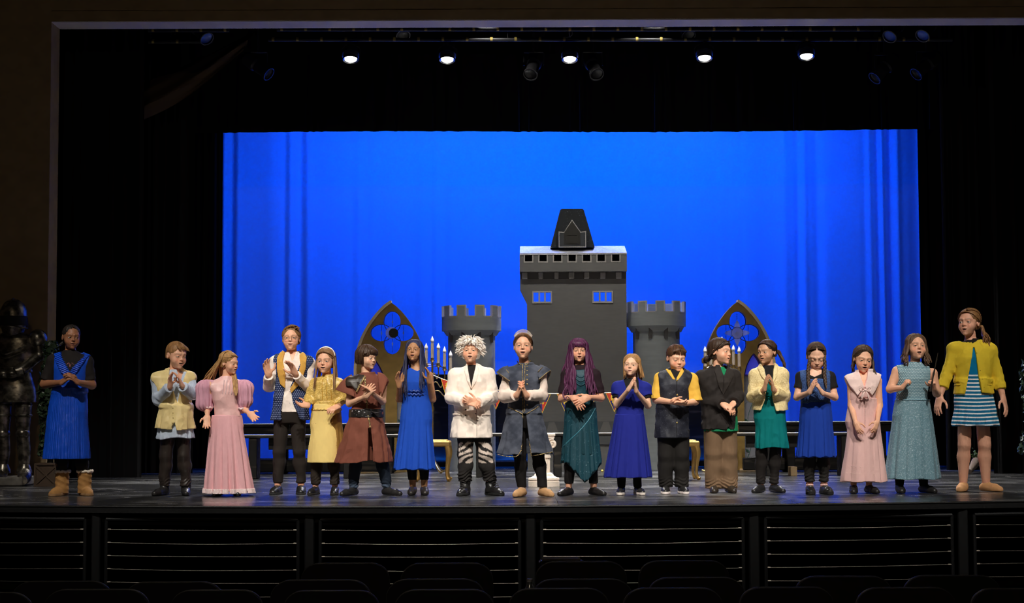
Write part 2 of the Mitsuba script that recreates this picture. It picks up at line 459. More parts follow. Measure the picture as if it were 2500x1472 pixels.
for px, py, lab in zip(DOWN_X, DOWN, lamp_names):
    c = W(px, py, LAMP_Y)
    t = thing('stage_lamp', lab, 'stage lamp', 'lit lamps under the pipe')
    tilt = -math.radians(17)            # the lens looks down and a little towards the house
    can = lathe([(0.082, 0.0), (0.090, 0.0), (0.090, 0.012), (0.080, 0.018), (0.080, 0.075), (0.074, 0.09), (0.074, 0.13), (0.05, 0.165), (0.0, 0.17)], n=28)
    obj('housing', hung(can, c, tilt), M['fixture'], parent=t)
    ring = lathe([(0.066, 0.004), (0.086, -0.004), (0.088, 0.003), (0.086, 0.012), (0.066, 0.008), (0.066, 0.004)], n=28)
    obj('rim', hung(ring, c, tilt), M['chrome_dark'], parent=t)
    fins = [hung(lathe([(0.078, z), (0.094, z), (0.094, z + 0.005), (0.078, z + 0.005), (0.078, z)], n=28), c, tilt) for z in (0.032, 0.05, 0.068)]
    obj('cooling_fins', fins, M['chrome_dark'], parent=t)
    lens = lathe([(0.0, -0.012), (0.03, -0.010), (0.055, -0.003), (0.068, 0.006)], n=28)
    lm = hung(lens, c, tilt)
    if lm.face_normals[:, 2].mean() > 0:
        lm.invert()
    k = obj('lens', lm, mat('lens_white', (0.8, 0.8, 0.8), 0.3) if 'mat_lens_white' not in scene else 'mat_lens_white', parent=t)
    glow(k, [55, 52, 46], 0.15)
    obj('yoke', tube([c + (-0.1, 0.02, 0.05), c + (-0.1, 0.01, 0.13), c + (0, 0, 0.17), c + (0.1, 0.01, 0.13), c + (0.1, 0.02, 0.05)], 0.008, sides=6, n=30), M['fixture'], parent=t)
    obj('clamp', tube([c + (0, 0, 0.16), c + (0, 0, 0.196)], 0.014, sides=6), M['fixture'], parent=t)
    spot('lamp_beam_%d' % DOWN_X.index(px), tuple(c + np.array([0, -0.04, -0.05])), (c[0], LAMP_Y - 1.15, 0.0), 62, 40, 26, (1.0, 0.96, 0.90))


def profile_spot(px, py, Y, aim, lab, glow=None):
    """An ellipsoidal spotlight: barrel, lens tube and yoke, unlit or showing a coloured lens."""
    c = W(px, py, Y)
    t = thing('spotlight', lab, 'spotlight')
    aim = np.array(aim, float) / np.linalg.norm(aim)
    R = trimesh.geometry.align_vectors((0, 0, 1), aim)
    def put(m):
        m = m.copy()
        m.apply_transform(R)
        m.apply_translation(c)
        return m
    obj('barrel', put(lathe([(0, -0.22), (0.05, -0.21), (0.085, -0.16), (0.085, -0.02), (0.07, 0.0), (0.07, 0.16), (0.082, 0.165), (0.082, 0.19), (0.07, 0.19), (0.07, 0.16)], n=22)), M['fixture'], parent=t)
    k = obj('lens', put(lathe([(0, 0.15), (0.05, 0.155), (0.069, 0.165)], n=22)), glow or M['dark_lens'], parent=t)
    obj('yoke', tube([c + (-0.11, 0, 0), c + (-0.11, 0, 0.15), c + (0.11, 0, 0.15), c + (0.11, 0, 0)], 0.009, sides=6), M['fixture'], parent=t)
    obj('hanger', tube([c + (0, 0, 0.15), (c[0], c[1], 6.63)], 0.012, sides=6), M['fixture'], parent=t)
    return t, k


M['blue_gel'] = mat('blue_gel', (0.02, 0.12, 0.8), 0.25, spec=0.5)
for px, py, aim, lab in ((2188, 66, (-0.45, -0.45, -0.6), 'blue lit spotlight at the upper right, left one of the pair'), (2268, 64, (-0.45, -0.45, -0.6), 'blue lit spotlight at the upper right, right one of the pair'),
                         (486, 72, (0.5, -0.45, -0.6), 'blue lit spotlight at the upper left beside the added drape')):
    t, k = profile_spot(px, py, 4.0, aim, lab, M['blue_gel'])
    glow(k, [0.0, 0.22, 1.9], 0.05)
for px, py, aim, lab in ((1303, 160, (-0.15, -0.5, -0.5), 'dark unlit spotlight left of the middle lit lamp'), (1447, 160, (0.15, -0.5, -0.5), 'dark unlit spotlight right of the middle lit lamp'),
                         (2160, 166, (-0.5, -0.2, -0.5), 'dark unlit spotlight at the right below the pipe end'), (2262, 158, (-0.5, -0.2, -0.45), 'dark unlit spotlight farthest right under the pipes'),
                         (628, 160, (0.5, -0.2, -0.4), 'dark unlit spotlight at the left beside the added drape'), (980, 62, (0.1, -0.4, -0.5), 'dark unlit spotlight on the upper pipe above the second lit lamp'),
                         (1672, 62, (0.1, -0.4, -0.5), 'dark unlit spotlight on the upper pipe above the fourth lit lamp')):
    profile_spot(px, py, 4.62, aim, lab)
c = W(1392, 92, 4.3)
obj('rigging_cable', [tube([c, c + (-0.01, 0, 0.06), c + (0.02, 0, 0.13), c + (-0.005, 0, 0.22), c + (0, 0, 0.5)], 0.006, sides=6, n=24), tube([c + (-.07, 0, -.01), c + (0.02, 0, 0.03), c + (.01, 0, .12)], 0.005, sides=6, n=14)],
    mat('rope_grey', (0.30, 0.29, 0.26), 0.7), label='pale cable hanging down to the pipe above the middle lit lamp', cat='cable')

# ------------------------------------------------------------------ stage front: posts, frames, steel cables
M['cable'] = mat('cable', (0.115, 0.10, 0.08), 0.45, metal=0.85)
v1 = np.array([[x, front_edge(x) - 0.012, z] for x in xs for z in (-0.052, -0.002)])
ed = []
for i in range(len(xs) - 1):
    ed.append((2 * i, 2 * i + 2, 2 * i + 3, 2 * i + 1))
lip = [tube([(x, front_edge(x) + 0.002, -0.0085) for x in xs], 0.008, sides=8)]
obj('trim_stage_lip', lip, mat('lip', (0.012, 0.012, 0.012), 0.4, spec=0.5), kind='structure', label='rounded black lip along the front edge of the stage')
posts = [(-280, -260), (226, 248), (744, 768), (1282, 1306), (1825, 1850), (2333, 2358), (2850, 2870)]
YF = lambda px: front_edge(WX(px, FRONT_Y)) + 0.03
obj('trim_stage_beam', [tube([(x, front_edge(x) + 0.10, -0.13) for x in xs], 0.028, sides=6)], M['front_black'], kind='structure', label='black beam under the stage lip')
fr = thing('stage_front_railing', 'black stage front with posts, frames and taut steel cables below the lip', 'railing')
for a, b in posts:
    Y = YF((a + b) / 2)
    obj('post', bbox(WX(a, Y), WX(b, Y), Y, Y + 0.07, -1.0, -0.04, 0.008), M['front_black'], parent=fr)
for (a0, a1), (b0, b1) in zip(posts[:-1], posts[1:]):
    l, r = a1 + 15, b0 - 15
    Yl, Yr = YF(l) + 0.02, YF(r) + 0.02
    P = lambda px, Y, z: np.array([WX(px, Y), Y, z])
    obj('top_rail', tube([P(l, Yl, -0.105), P(r, Yr, -0.105)], 0.016, sides=8), M['front_black'], parent=fr)
    for px, Y in ((l, Yl), (r, Yr)):
        obj('upright', tube([P(px, Y, -1.0), P(px, Y, -0.105)], 0.014, sides=8), M['front_black'], parent=fr)
    for n in range(7):
        z = -0.185 - n * 0.1
        sag = 0.010 if (a0 + n) % 2 else 0.004
        pa, pb = P(l, Yl, z), P(r, Yr, z)
        obj('cable', tube([pa, (pa + pb) / 2 - (0, 0, sag), pb], 0.0034, sides=6, n=20), M['cable'], parent=fr)
        obj('cable_end', tube([pa, pa + (0.035, 0, 0)], 0.008, sides=6), M['cable'], parent=fr)
        obj('cable_end', tube([pb - (0.035, 0, 0), pb], 0.008, sides=6), M['cable'], parent=fr)
obj('wall_stage_front', box(-8, 9, 0.1, 0.16, -1, -0.21), M['black_velour'], smooth=False, kind='structure', label='dark recess wall behind the stage front railing')

# ------------------------------------------------------------------ audience seats
M['seat'] = mat('seat', (0.012, 0.012, 0.013), 0.75, spec=0.3, sheen=0.2)
M['seat_edge'] = mat('seat_edge', (0.05, 0.05, 0.055), 0.45, spec=0.5)
def seat_back(px0, px1, pytop, D, lab, group):
    Y = D - 14.3
    x0, x1, z1 = WX(px0, Y, pytop), WX(px1, Y, pytop), WZ(pytop, Y, (px0 + px1) / 2)
    t = thing('audience_seat', lab, 'seat', group)
    zb = max(-0.98 + 0.02, z1 - 0.62)
    w, rr = x1 - x0, (x1 - x0) * 0.24
    pts = []
    for cx, s in ((x0 + rr, -1), (x1 - rr, 1)):
        pass
    poly = sg.box(x0 + rr, zb + rr, x1 - rr, z1 - rr * 0.75).buffer(rr * 0.75, quad_segs=8)
    poly = sg.Polygon([(x0 + (x - poly.bounds[0]) / (poly.bounds[2] - poly.bounds[0]) * w, z) for x, z in poly.exterior.coords])
    back = prism(poly, Y - 0.025, Y + 0.025)
    pad = prism(poly.buffer(-0.02), Y + 0.02, Y + 0.05)
    obj('backrest', [back, pad], M['seat'], parent=t)
    e = np.array([(x, Y, z) for x, z in poly.exterior.coords])
    obj('edge_piping', tube(e, 0.006, sides=6, caps=False), M['seat_edge'], parent=t)
    obj('cushion', bbox(x0 + 0.02, x1 - 0.02, Y + 0.04, Y + 0.44, z1 - 0.50, z1 - 0.40, 0.03), M['seat'], parent=t)
    for sx in (x0 + 0.06, x1 - 0.06):
        obj('leg', tube([(sx, Y + 0.06, max(z1 - 0.5, -0.9)), (sx, Y + 0.02, -1.0)], 0.014, sides=6), M['front_black'], parent=t)


for n, (a, b, y) in enumerate(((737, 950, 1376), (980, 1202, 1376), (1308, 1528, 1372), (1560, 1778, 1370))):
    seat_back(a, b, y, 9.75, ['dark audience seat of the front row, first of the four', 'dark audience seat of the front row, second of the four',
                              'dark audience seat of the front row, third of the four, under the programme', 'dark audience seat of the front row, fourth of the four'][n], None)
for n, (a, b, y) in enumerate(((30, 275, 1420), (305, 545, 1422), (662, 905, 1417), (945, 1182, 1415), (1300, 1543, 1415), (1582, 1815, 1411), (1940, 2175, 1408), (2205, 2440, 1406))):
    seat_back(a, b, y, 8.75, 'dark rounded seat back of the second row, number %s from the left' % ['one', 'two', 'three', 'four', 'five', 'six', 'seven', 'eight'][n], None)
for n, (a, b, y) in enumerate(((-170, 80, 1448), (110, 365, 1440), (420, 640, 1442), (695, 925, 1443), (965, 1205, 1441), (1243, 1485, 1438), (1522, 1762, 1437), (1806, 2032, 1435), (2090, 2330, 1436), (2370, 2600, 1438))):
    seat_back(a, b, y, 7.95, 'dark rounded seat back of the nearest row, number %s from the left' % ['one', 'two', 'three', 'four', 'five', 'six', 'seven', 'eight', 'nine', 'ten'][n], None)
c = W(1370, 1362, 9.9 - 14.3)
obj('programme_sheet', bbox(c[0] - 0.11, c[0] + 0.11, c[1] - 0.06, c[1] + 0.06, c[2] - 0.012, c[2], 0.003), mat('sheet_dim', (0.10, 0.09, 0.075), 0.8),
    label='dim paper programme lying on a dark case in front of the third front row seat', cat='programme')
obj('dark_case', bbox(c[0] - 0.13, c[0] + 0.13, c[1] - 0.08, c[1] + 0.08, c[2] - 0.30, c[2] - 0.013, 0.01), M['front_black'], label='dark case under the paper programme by the stage front', cat='case')
c = W(1293, 1421, 8.45 - 14.3)
t = thing('water_bottle', 'clear plastic water bottle standing among the dark seats, below the middle post', 'bottle')
obj('body', lathe([(0.012, 0.0), (0.014, -0.012), (0.028, -0.04), (0.032, -0.06), (0.032, -0.2), (0.0, -0.2)], at=c, n=20), mat('bottle', (0.10, 0.11, 0.12), 0.15, spec=0.6), parent=t)
obj('cap', lathe([(0.0, 0.016), (0.014, 0.016), (0.015, 0.0), (0.0, 0.0)], at=c, n=16), mat('cap', (0.3, 0.3, 0.32), 0.4), parent=t)
obj('bottle_shelf', bbox(c[0] - 0.09, c[0] + 0.09, c[1] - 0.06, c[1] + 0.06, -1.0, c[2] - 0.201, 0.01), M['front_black'], label='dark box that the water bottle stands on between seats', cat='box')

# ================================================================== castle scenery
def keep_paint(p, n, uv):
    g = 0.5 * fbm(p.x * 14, p.z * 60, p.y * 14, 3) + 0.5 * fbm(p.x * 3, p.z * 3, 2.0, 2)
    return mix((0.185, 0.185, 0.180), (0.235, 0.232, 0.222), g)


def tower_paint(p, n, uv):
    g = 0.5 * fbm(p.x * 6, p.z * 40, p.y * 6, 3) + 0.5 * fbm(p.x * 4, p.y * 4, p.z * 2.2, 3)
    return mix((0.24, 0.27, 0.275), (0.42, 0.45, 0.45), g)


def slate(p, n, uv):
    s = smoothstep(0.83, 0.93, noise(p.x * 130, p.y * 130, p.z * 130)) * smoothstep(0.35, 0.6, fbm(p.x * 9, p.z * 9, p.y * 9, 2))
    return mix((0.008, 0.012, 0.016), (0.30, 0.34, 0.36), s * 0.7)


def silver_top(p, n, uv):
    return mix((0.55, 0.56, 0.60), (0.85, 0.86, 0.88), noise(p.x * 70, p.y * 70, p.z * 70))


M['keep'] = mat('keep', mikit.proc(keep_paint), 0.85, spec=0.2)
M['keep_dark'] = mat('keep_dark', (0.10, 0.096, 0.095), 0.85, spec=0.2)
M['corbel'] = mat('corbel', (0.34, 0.33, 0.32), 0.85, spec=0.2)
M['keep_light'] = mat('keep_light', (0.215, 0.21, 0.20), 0.85, spec=0.2)
M['tower'] = mat('tower', mikit.proc(tower_paint), 0.8, spec=0.25)
M['trim'] = mat('trim', (0.52, 0.50, 0.47), 0.8, spec=0.2)
M['slate'] = mat('slate', mikit.proc(slate), 0.6, spec=0.4)
M['silver_top'] = mat('silver_top', mikit.proc(silver_top), 0.45, spec=0.5, metal=0.3)
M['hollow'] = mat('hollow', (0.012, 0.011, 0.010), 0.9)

KY = 6.0
kx = lambda px, py=800: WX(px, KY, py)
kz = lambda py: WZ(py, KY, 1400)
keep = thing('castle_keep', 'tall grey castle keep of painted scenery with battlements, two small windows and a dark roof', 'castle tower')
wall = sg.Polygon([(kx(1287, 900), 0.0), (kx(1287, 760), kz(742)), (kx(1270, 700), kz(708)), (kx(1270, 650), kz(660)), (kx(1529, 650), kz(660)), (kx(1530, 900), 0.0)])
wins = []
for x0, x1 in ((1303, 1345), (1450, 1494)):
    wins.append(sg.box(kx(x0), kz(737), kx(x1), kz(713.5)))
hole = wall
for w_ in wins:
    hole = hole.difference(w_)
obj('wall', prism(hole, KY, KY + 0.045), M['keep'], parent=keep, smooth=False)
obj('wall', [box(kx(1289), kx(1289) + 0.03, KY + 0.045, KY + 0.34, 0, kz(742)), box(kx(1528) - 0.03, kx(1528), KY + 0.045, KY + 0.34, 0, kz(662))], M['keep'], parent=keep, smooth=False)
for w_ in wins:
    b = w_.bounds
    fr_ = w_.buffer(0.016, join_style=2).difference(w_)
    k = obj('window_frame', prism(fr_, KY - 0.010, KY + 0.05), M['trim'], parent=keep, smooth=False)
    for t_ in (1 / 3, 2 / 3):
        xm = b[0] + (b[2] - b[0]) * t_
        obj('mullion', box(xm - 0.0095, xm + 0.0095, KY - 0.006, KY + 0.04, b[1], b[3]), M['trim'], parent=k, smooth=False)
    obj('sill', box(b[0], b[2], KY, KY + 0.05, b[1] - 0.002, b[1] + 0.006), M['silver_top'], parent=k, smooth=False)
# parapet box standing proud
PY = KY - 0.11
par = sg.box(kx(1269, 640), kz(664), kx(1529, 640), kz(619))
notches = []
for i in range(7):
    x = 1281.5 + i * 35.3
    notches.append(sg.box(kx(x, 640), kz(639.5), kx(x + 17.5, 640), kz(610)))
pp = par
for n_ in notches:
    pp = pp.difference(n_)
obj('parapet', prism(pp, PY, PY + 0.03), M['keep'], parent=keep, smooth=False)
obj('parapet_floor', [box(kx(1269, 640), kx(1529, 640), PY + 0.03, KY + 0.30, kz(664), kz(662.5)), box(kx(1269, 640), kx(1269, 640) + 0.02, PY + 0.03, KY + 0.3, kz(664), kz(619)),
                      box(kx(1529, 640) - 0.02, kx(1529, 640), PY + 0.03, KY + 0.3, kz(664), kz(619))], M['keep'], parent=keep, smooth=False)
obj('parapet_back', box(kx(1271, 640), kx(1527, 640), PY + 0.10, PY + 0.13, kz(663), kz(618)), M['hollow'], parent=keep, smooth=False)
for n_ in notches:
    n2 = n_.intersection(par)
    rim = n2.buffer(0.015, join_style=2).difference(n2).intersection(par)
    obj('notch_trim', prism(rim, PY - 0.004, PY + 0.03), M['trim'], parent=keep, smooth=False)
for a, b in ((864, 918), (1020, 1062), (1168, 1210), (1304, 1356), (1448, 1496), (1598, 1650), (1746, 1803)):
    a, b = 1050 + a / 3.846, 1050 + b / 3.846
    obj('corbel', bbox(kx(a), kx(b), KY - 0.055, KY + 0.01, kz(681), kz(665), 0.008), M['corbel'], parent=keep, smooth=False)
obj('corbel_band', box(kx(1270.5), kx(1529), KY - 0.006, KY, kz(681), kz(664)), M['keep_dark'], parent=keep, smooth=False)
# sloping silver slab and the roof on it
slab_z0, slab_z1 = kz(620), kz(604)
sv = np.array([[kx(1269, 620), PY - 0.01, slab_z0], [kx(1529, 620), PY - 0.01, slab_z0 + .003], [kx(1528, 620) + 0.005, KY + 0.30, slab_z1 + 0.045], [kx(1270, 620), KY + 0.30, slab_z1 + 0.045]])
sv2 = sv - [0, 0, 0.02]
obj('sloping_top', trimesh.convex.convex_hull(np.vstack([sv, sv2])), M['silver_top'], parent=keep, smooth=False, label='pale silver sloping top of the keep under its roof')
RY = KY + 0.02
rb = [(kx(1344, 600), kz(604)), (kx(1452, 600), kz(603)), (kx(1426, 520), kz(511)), (kx(1423, 510), kz(508)), (kx(1371, 510), kz(508)), (kx(1368, 520), kz(511))]
fr3 = np.array([[x, RY, z] for x, z in rb])
fr3[2:, 1] += 0.06
bk3 = np.array([[x, RY + 0.34, z] for x, z in rb])
bk3[2:, 1] -= 0.08
roof = obj('roof', trimesh.convex.convex_hull(np.vstack([fr3, bk3])), M['slate'], parent=keep, smooth=False, label='dark speckled tapering roof with flat top')
z0 = kz(604.5)
dm = sg.Polygon([(kx(1365), z0), (kx(1365), kz(566)), (kx(1378), kz(567)), (kx(1398), kz(537)), (kx(1419), kz(567)), (kx(1432), kz(565)), (kx(1432), z0)])
DYf = RY - 0.055
obj('dormer', prism(dm, DYf, RY + 0.12), mat('dormer', (0.06, 0.066, 0.072), 0.7, spec=0.3), parent=roof, smooth=False)
obj('dormer_trim', prism(dm.difference(dm.buffer(-0.009, join_style=2)), DYf - 0.006, DYf), M['trim'], parent=roof, smooth=False)
gab = sg.Polygon([(kx(1378), kz(598)), (kx(1378), kz(567)), (kx(1398), kz(540)), (kx(1418), kz(567)), (kx(1418), kz(598))])
obj('dormer_panel', [prism(gab, DYf - 0.006, DYf + .01), prism(sg.box(kx(1383), kz(595), kx(1413), kz(572)).difference(sg.box(kx(1386), kz(593), kx(1410), kz(575))), DYf - 0.012, DYf - .006)],
    mat('dormer_panel', (0.035, 0.033, 0.028), 0.8), parent=roof, smooth=False)
# painted base course with pale merlons
obj('base_course', box(kx(1288, 1040), kx(1529.5, 1040), KY - 0.012, KY, kz(1085), kz(1029)), M['keep_dark'] if False else mat('base_course', (0.135, 0.14, 0.14), 0.85, spec=0.2), parent=keep, smooth=False)
for a0, a1, b0, b1 in ((1296, 1310, 1288, 1318), (1340, 1354, 1334, 1364), (1387, 1402, 1380, 1409), (1432, 1447, 1426, 1455), (1473, 1486, 1462, 1495)):
    obj('base_merlon', prism([(kx(b0, 1056), kz(1058)), (kx(b1, 1056), kz(1058)), (kx(a1, 1030), kz(1030)), (kx(a0, 1030), kz(1030))], KY - 0.022, KY - 0.012), M['keep_light'], parent=keep, smooth=False)


def round_tower(cxp, hw_ring, hw_shaft, py_top, py_notch, py_ring0, py_shaft1, base_py, rot, lab, Y=6.25):
    cx_, sc = WX(cxp, Y, 850), (14.3 + Y) / FOCAL
    R, r = hw_ring * sc, hw_shaft * sc
    zt_, zn, zr_, zs_ = WZ(py_top, Y - R, cxp), WZ(py_notch, Y - R, cxp), WZ(py_ring0, Y - R, cxp), WZ(py_shaft1, Y - r, cxp)
    t = thing('round_tower', lab, 'castle tower')
    c = (cx_, Y, 0)
    obj('shaft', lathe([(0, 0), (r, 0), (r, zs_), (r * 0.99, zr_ + 0.02), (0, zr_ + 0.02)], at=c, n=48), M['tower'], parent=t)
    # corbelled underside
    obj('corbel_ring', lathe([(r, zs_ - 0.015), (r + 0.02, zs_ - 0.01), (R - 0.015, zr_ + 0.004), (R - 0.015, zr_ + 0.02), (r, zr_ + 0.02)], at=c, n=48), M['tower'], parent=t)
    obj('ring', lathe([(R - 0.03, zr_), (R, zr_), (R, zn), (R - 0.03, zn), (R - 0.03, zr_)], at=c, n=56), M['tower'], parent=t)
    n = 10
    for k in range(n):
        a0 = rot + k * 2 * math.pi / n
        wa = math.pi / n * 1.02
        ang = np.linspace(a0 - wa / 2, a0 + wa / 2, 7)
        def slab(rin, rout, z0, z1, an):
            v = []
            for a in an:
                for rr_ in (rin, rout):
                    for z in (z0, z1):
                        v.append((cx_ + rr_ * math.sin(a), Y - rr_ * math.cos(a), z))
            v = np.array(v).reshape(len(an), 2, 2, 3)
            ms = []
            for i in range(len(an) - 1):
                ms.append(trimesh.convex.convex_hull(v[i:i + 2].reshape(-1, 3)))
            return cat_mesh(ms)
        k_ = obj('merlon', slab(R - 0.03, R, zn - 0.003, zt_, ang), M['tower'], parent=t, smooth=30)
        e = 0.014 / R
        tr = [slab(R - 0.03, R + 0.003, zt_ - 0.008, zt_ + 0.006, ang), slab(R - 0.03, R + 0.003, zn, zt_, [ang[0] - e * .1, ang[0] + e]), slab(R - 0.03, R + 0.003, zn, zt_, [ang[-1] - e, ang[-1] + e * .1])]
        g0 = ang[-1] + e * .1
        g1 = a0 + 2 * math.pi / n - wa / 2 - e * .1
        tr.append(slab(R - 0.03, R + 0.003, zn - 0.010, zn + 0.004, np.linspace(g0, g1, 5)))
        obj('merlon_trim', tr, M['trim'], parent=t, smooth=30)
    for a in (-0.95, -0.32, 0.32, 0.95):
        x, y = cx_ + (r + 0.012) * math.sin(a), Y - (r + 0.012) * math.cos(a)
        pr_ = trimesh.convex.convex_hull(np.array([[x + dx, y + dy * 1.0, z] for dx in (-0.022, 0.022) for dy, z in ((-0.0, zs_ - 0.10), (0.03, zs_ - 0.10), (-0.03, zr_ - 0.0), (0.03, zr_))]))
        obj('bracket', pr_, M['keep_dark'], parent=t, smooth=False)
    return t


round_tower(1151.5, 72.5, 57.5, 745, 771, 805, 815, 1145, 0.30, 'round grey castle tower left of the keep, behind the child in the white wig')
round_tower(1602.5, 72, 57, 734.5, 760, 794, 806, 1140, 0.06, 'round grey castle tower right of the keep, behind the boy with yellow sleeves')

# long black masking wall behind the towers and the low platform
def black_wood(p, n, uv):
    w = smoothstep(0.55, 0.85, fbm(p.x * 3.0, p.y * 30, p.z * 16.0, 3))
    return mix((0.011, 0.010, 0.009), (0.085, 0.070, 0.052), w)


M['black_wood'] = mat('black_wood', mikit.proc(black_wood), 0.62, spec=0.35)
for a, b, lab in ((1052, 1290, 'black masking flat behind the left round tower'), (1528, 1735, 'black masking flat behind the right round tower')):
    Y = 6.72
    k = obj('masking_flat', [bbox(WX(a, Y), WX(b, Y), Y, Y + 0.05, 0, WZ(914, Y, a), 0.006)], M['black_wood'], label=lab, cat='flat')

# benches and tables
M['bench_edge'] = mat('bench_edge', (0.42, 0.40, 0.38), 0.45, spec=0.5)
M['tan_wood'] = mat('tan_wood', (0.30, 0.20, 0.10), 0.7)


def plank_bench(px0, px1, Y, pytop, lab, legs):
    t = thing('bench', lab, 'bench')
    x0, x1, z = WX(px0, Y, 1060), WX(px1, Y, 1060), WZ(pytop, Y, (px0 + px1) / 2)
    obj('seat', bbox(x0, x1, Y, Y + 0.30, z - 0.035, z, 0.006), M['black_wood'], parent=t)
    obj('seat_edge', bbox(x0, x1, Y - 0.008, Y + 0.012, z - 0.012, z + 0.002, 0.004), M['bench_edge'], parent=t)
    for a, b in legs:
        k = obj('leg', bbox(WX(a, Y, 1110), WX(b, Y, 1110), Y + 0.02, Y + 0.28, 0.0, z - 0.035, 0.006), M['black_wood'], parent=t)
    obj('stretcher', bbox(x0 + 0.25, x1 - 0.25, Y + 0.12, Y + 0.17, z - 0.16, z - 0.035, 0.006), M['black_wood'], parent=t)
    return t


def trestle_table(px0, px1, Y, pytop, lab, legs):
    t = thing('table', lab, 'table')
    x0, x1, z = WX(px0, Y, 1040), WX(px1, Y, 1040), WZ(pytop, Y, (px0 + px1) / 2)
    obj('tabletop', bbox(x0, x1, Y, Y + 0.6, z - 0.035, z, 0.008), M['black_wood'], parent=t)
    obj('top_edge', bbox(x0, x1, Y - 0.006, Y + 0.015, z - 0.008, z + 0.003, 0.003), M['bench_edge'], parent=t)
    obj('apron', bbox(x0 + 0.02, x1 - 0.02, Y + 0.03, Y + 0.06, z - 0.115, z - 0.035, 0.006), M['black_wood'], parent=t)
    for a, b in legs:
        for y in (0.08, 0.44):
            obj('leg', bbox(WX(a, Y, 1110), WX(b, Y, 1110), Y + y, Y + y + 0.08, 0.0, z - 0.035, 0.006), M['black_wood'], parent=t)
    obj('foot_rail', bbox(x0 + 0.1, x1 - 0.1, Y + 0.25, Y + 0.35, 0.02, 0.16, 0.01), M['black_wood'], parent=t)
    return t


plank_bench(594, 992, 3.75, 1061, 'long low black plank bench at the left, in front of the left black table', ((606, 626), (838, 858)))
trestle_table(588, 985, 4.9, 1034, 'long black table at the left, behind the low bench and the girl in pink', ((668, 690), (930, 955)))
plank_bench(1160, 1520, 3.9, 1057, 'low black plank bench in the middle, in front of the castle keep', ((1162, 1177), (1352, 1371)))
plank_bench(1768, 2078, 3.9, 1056, 'long low black plank bench at the right, behind the girl with braids', ((1872, 1894), (2055, 2075)))
trestle_table(1800, 2200, 4.9, 1029, 'long black table at the right, behind the low bench and the girl with braids', ((1926, 1944), (2150, 2168)))
Yl = 3.9
obj('wood_block', bbox(WX(1929, Yl), WX(1945, Yl), Yl + 0.02, Yl + 0.2, 0.0, 0.10, 0.006), M['tan_wood'], label='small tan wood block on the floor by the girl with braids, under the right table', cat='block')
for i, (a, b) in enumerate(((590, 1010), (1750, 2180))):
    Y = 6.0
    obj('low_platform', bbox(WX(a, Y), WX(b, Y), Y, Y + 0.25, 0.0, 0.150, 0.01), M['black_wood'], label='low black kerb behind the %s table, before the blue cloth' % ('left', 'right')[i], cat='platform')

# ------------------------------------------------------------------ gothic windows
def gold_paint(p, n, uv):
    g = fbm(p.x * 12, p.y * 12, p.z * 12, 3)
    return mix((0.24, 0.145, 0.036), (0.38, 0.24, 0.066), g)


M['gold_paint'] = mat('gold_paint', mikit.proc(gold_paint), 0.5, spec=0.5)
M['gold_lit_edge'] = mat('gold_lit_edge', (0.86, 0.68, 0.42), 0.6, spec=0.4)  # paler than the gold: light caught by the edge is painted in
scene['mat_blue_pane'] = {'type': 'thindielectric', 'int_ior': 1.5, 'specular_transmittance': {'type': 'rgb', 'value': [0.75, 0.9, 1.0]}}
M['lead'] = mat('lead', (0.02, 0.021, 0.025), 0.5)


def lancet_glass(p, n, uv):
    g = fbm(p.x * 7, p.z * 7, 3.0, 3)
    v = smoothstep(0.035, 0.0, dr.abs(noise(p.x * 5.0 + 3, p.z * 3.2, 8.0) - 0.5)) * 0.55
    return mix(mix((0.21, 0.215, 0.24), (0.36, 0.37, 0.42), g), (0.13, 0.16, 0.16), v)


M['lancet'] = mat('lancet', mikit.proc(lancet_glass), 0.35, spec=0.5)
# translucent painted film, lit from behind by the blue cloth
for nm_, c_ in (('lavender', (0.66, 0.62, 0.95)), ('pale_lavender', (0.93, 0.95, 1.0))):
    scene['mat_' + nm_] = {'type': 'principledthin', 'base_color': {'type': 'rgb', 'value': list(c_)}, 'roughness': 0.4, 'diff_trans': 1.25}
    M[nm_] = 'mat_' + nm_
M['leaf_paint'] = mat('leaf_paint', (0.045, 0.12, 0.09), 0.6)
M['purple_edge'] = mat('purple_edge', (0.10, 0.05, 0.42), 0.5)
M['glitter_black'] = mat('glitter_black', mikit.proc(slate), 0.35, spec=0.6)


def pointed(xc, hw, zb_, zs_, zt_, bulge=1.0):
    """A pointed gothic arch outline."""
    pts = [(xc - hw, zb_), (xc - hw, zs_)]
    for t in np.linspace(0, 1, 18)[1:]:
        pts.append((xc - hw * math.sin(math.pi / 2 * (1 - t) ** 0.8), zs_ + (zt_ - zs_) * t))
    pts += [(2 * xc - x, z) for x, z in pts[::-1][1:]]
    return sg.Polygon(pts).buffer(0)


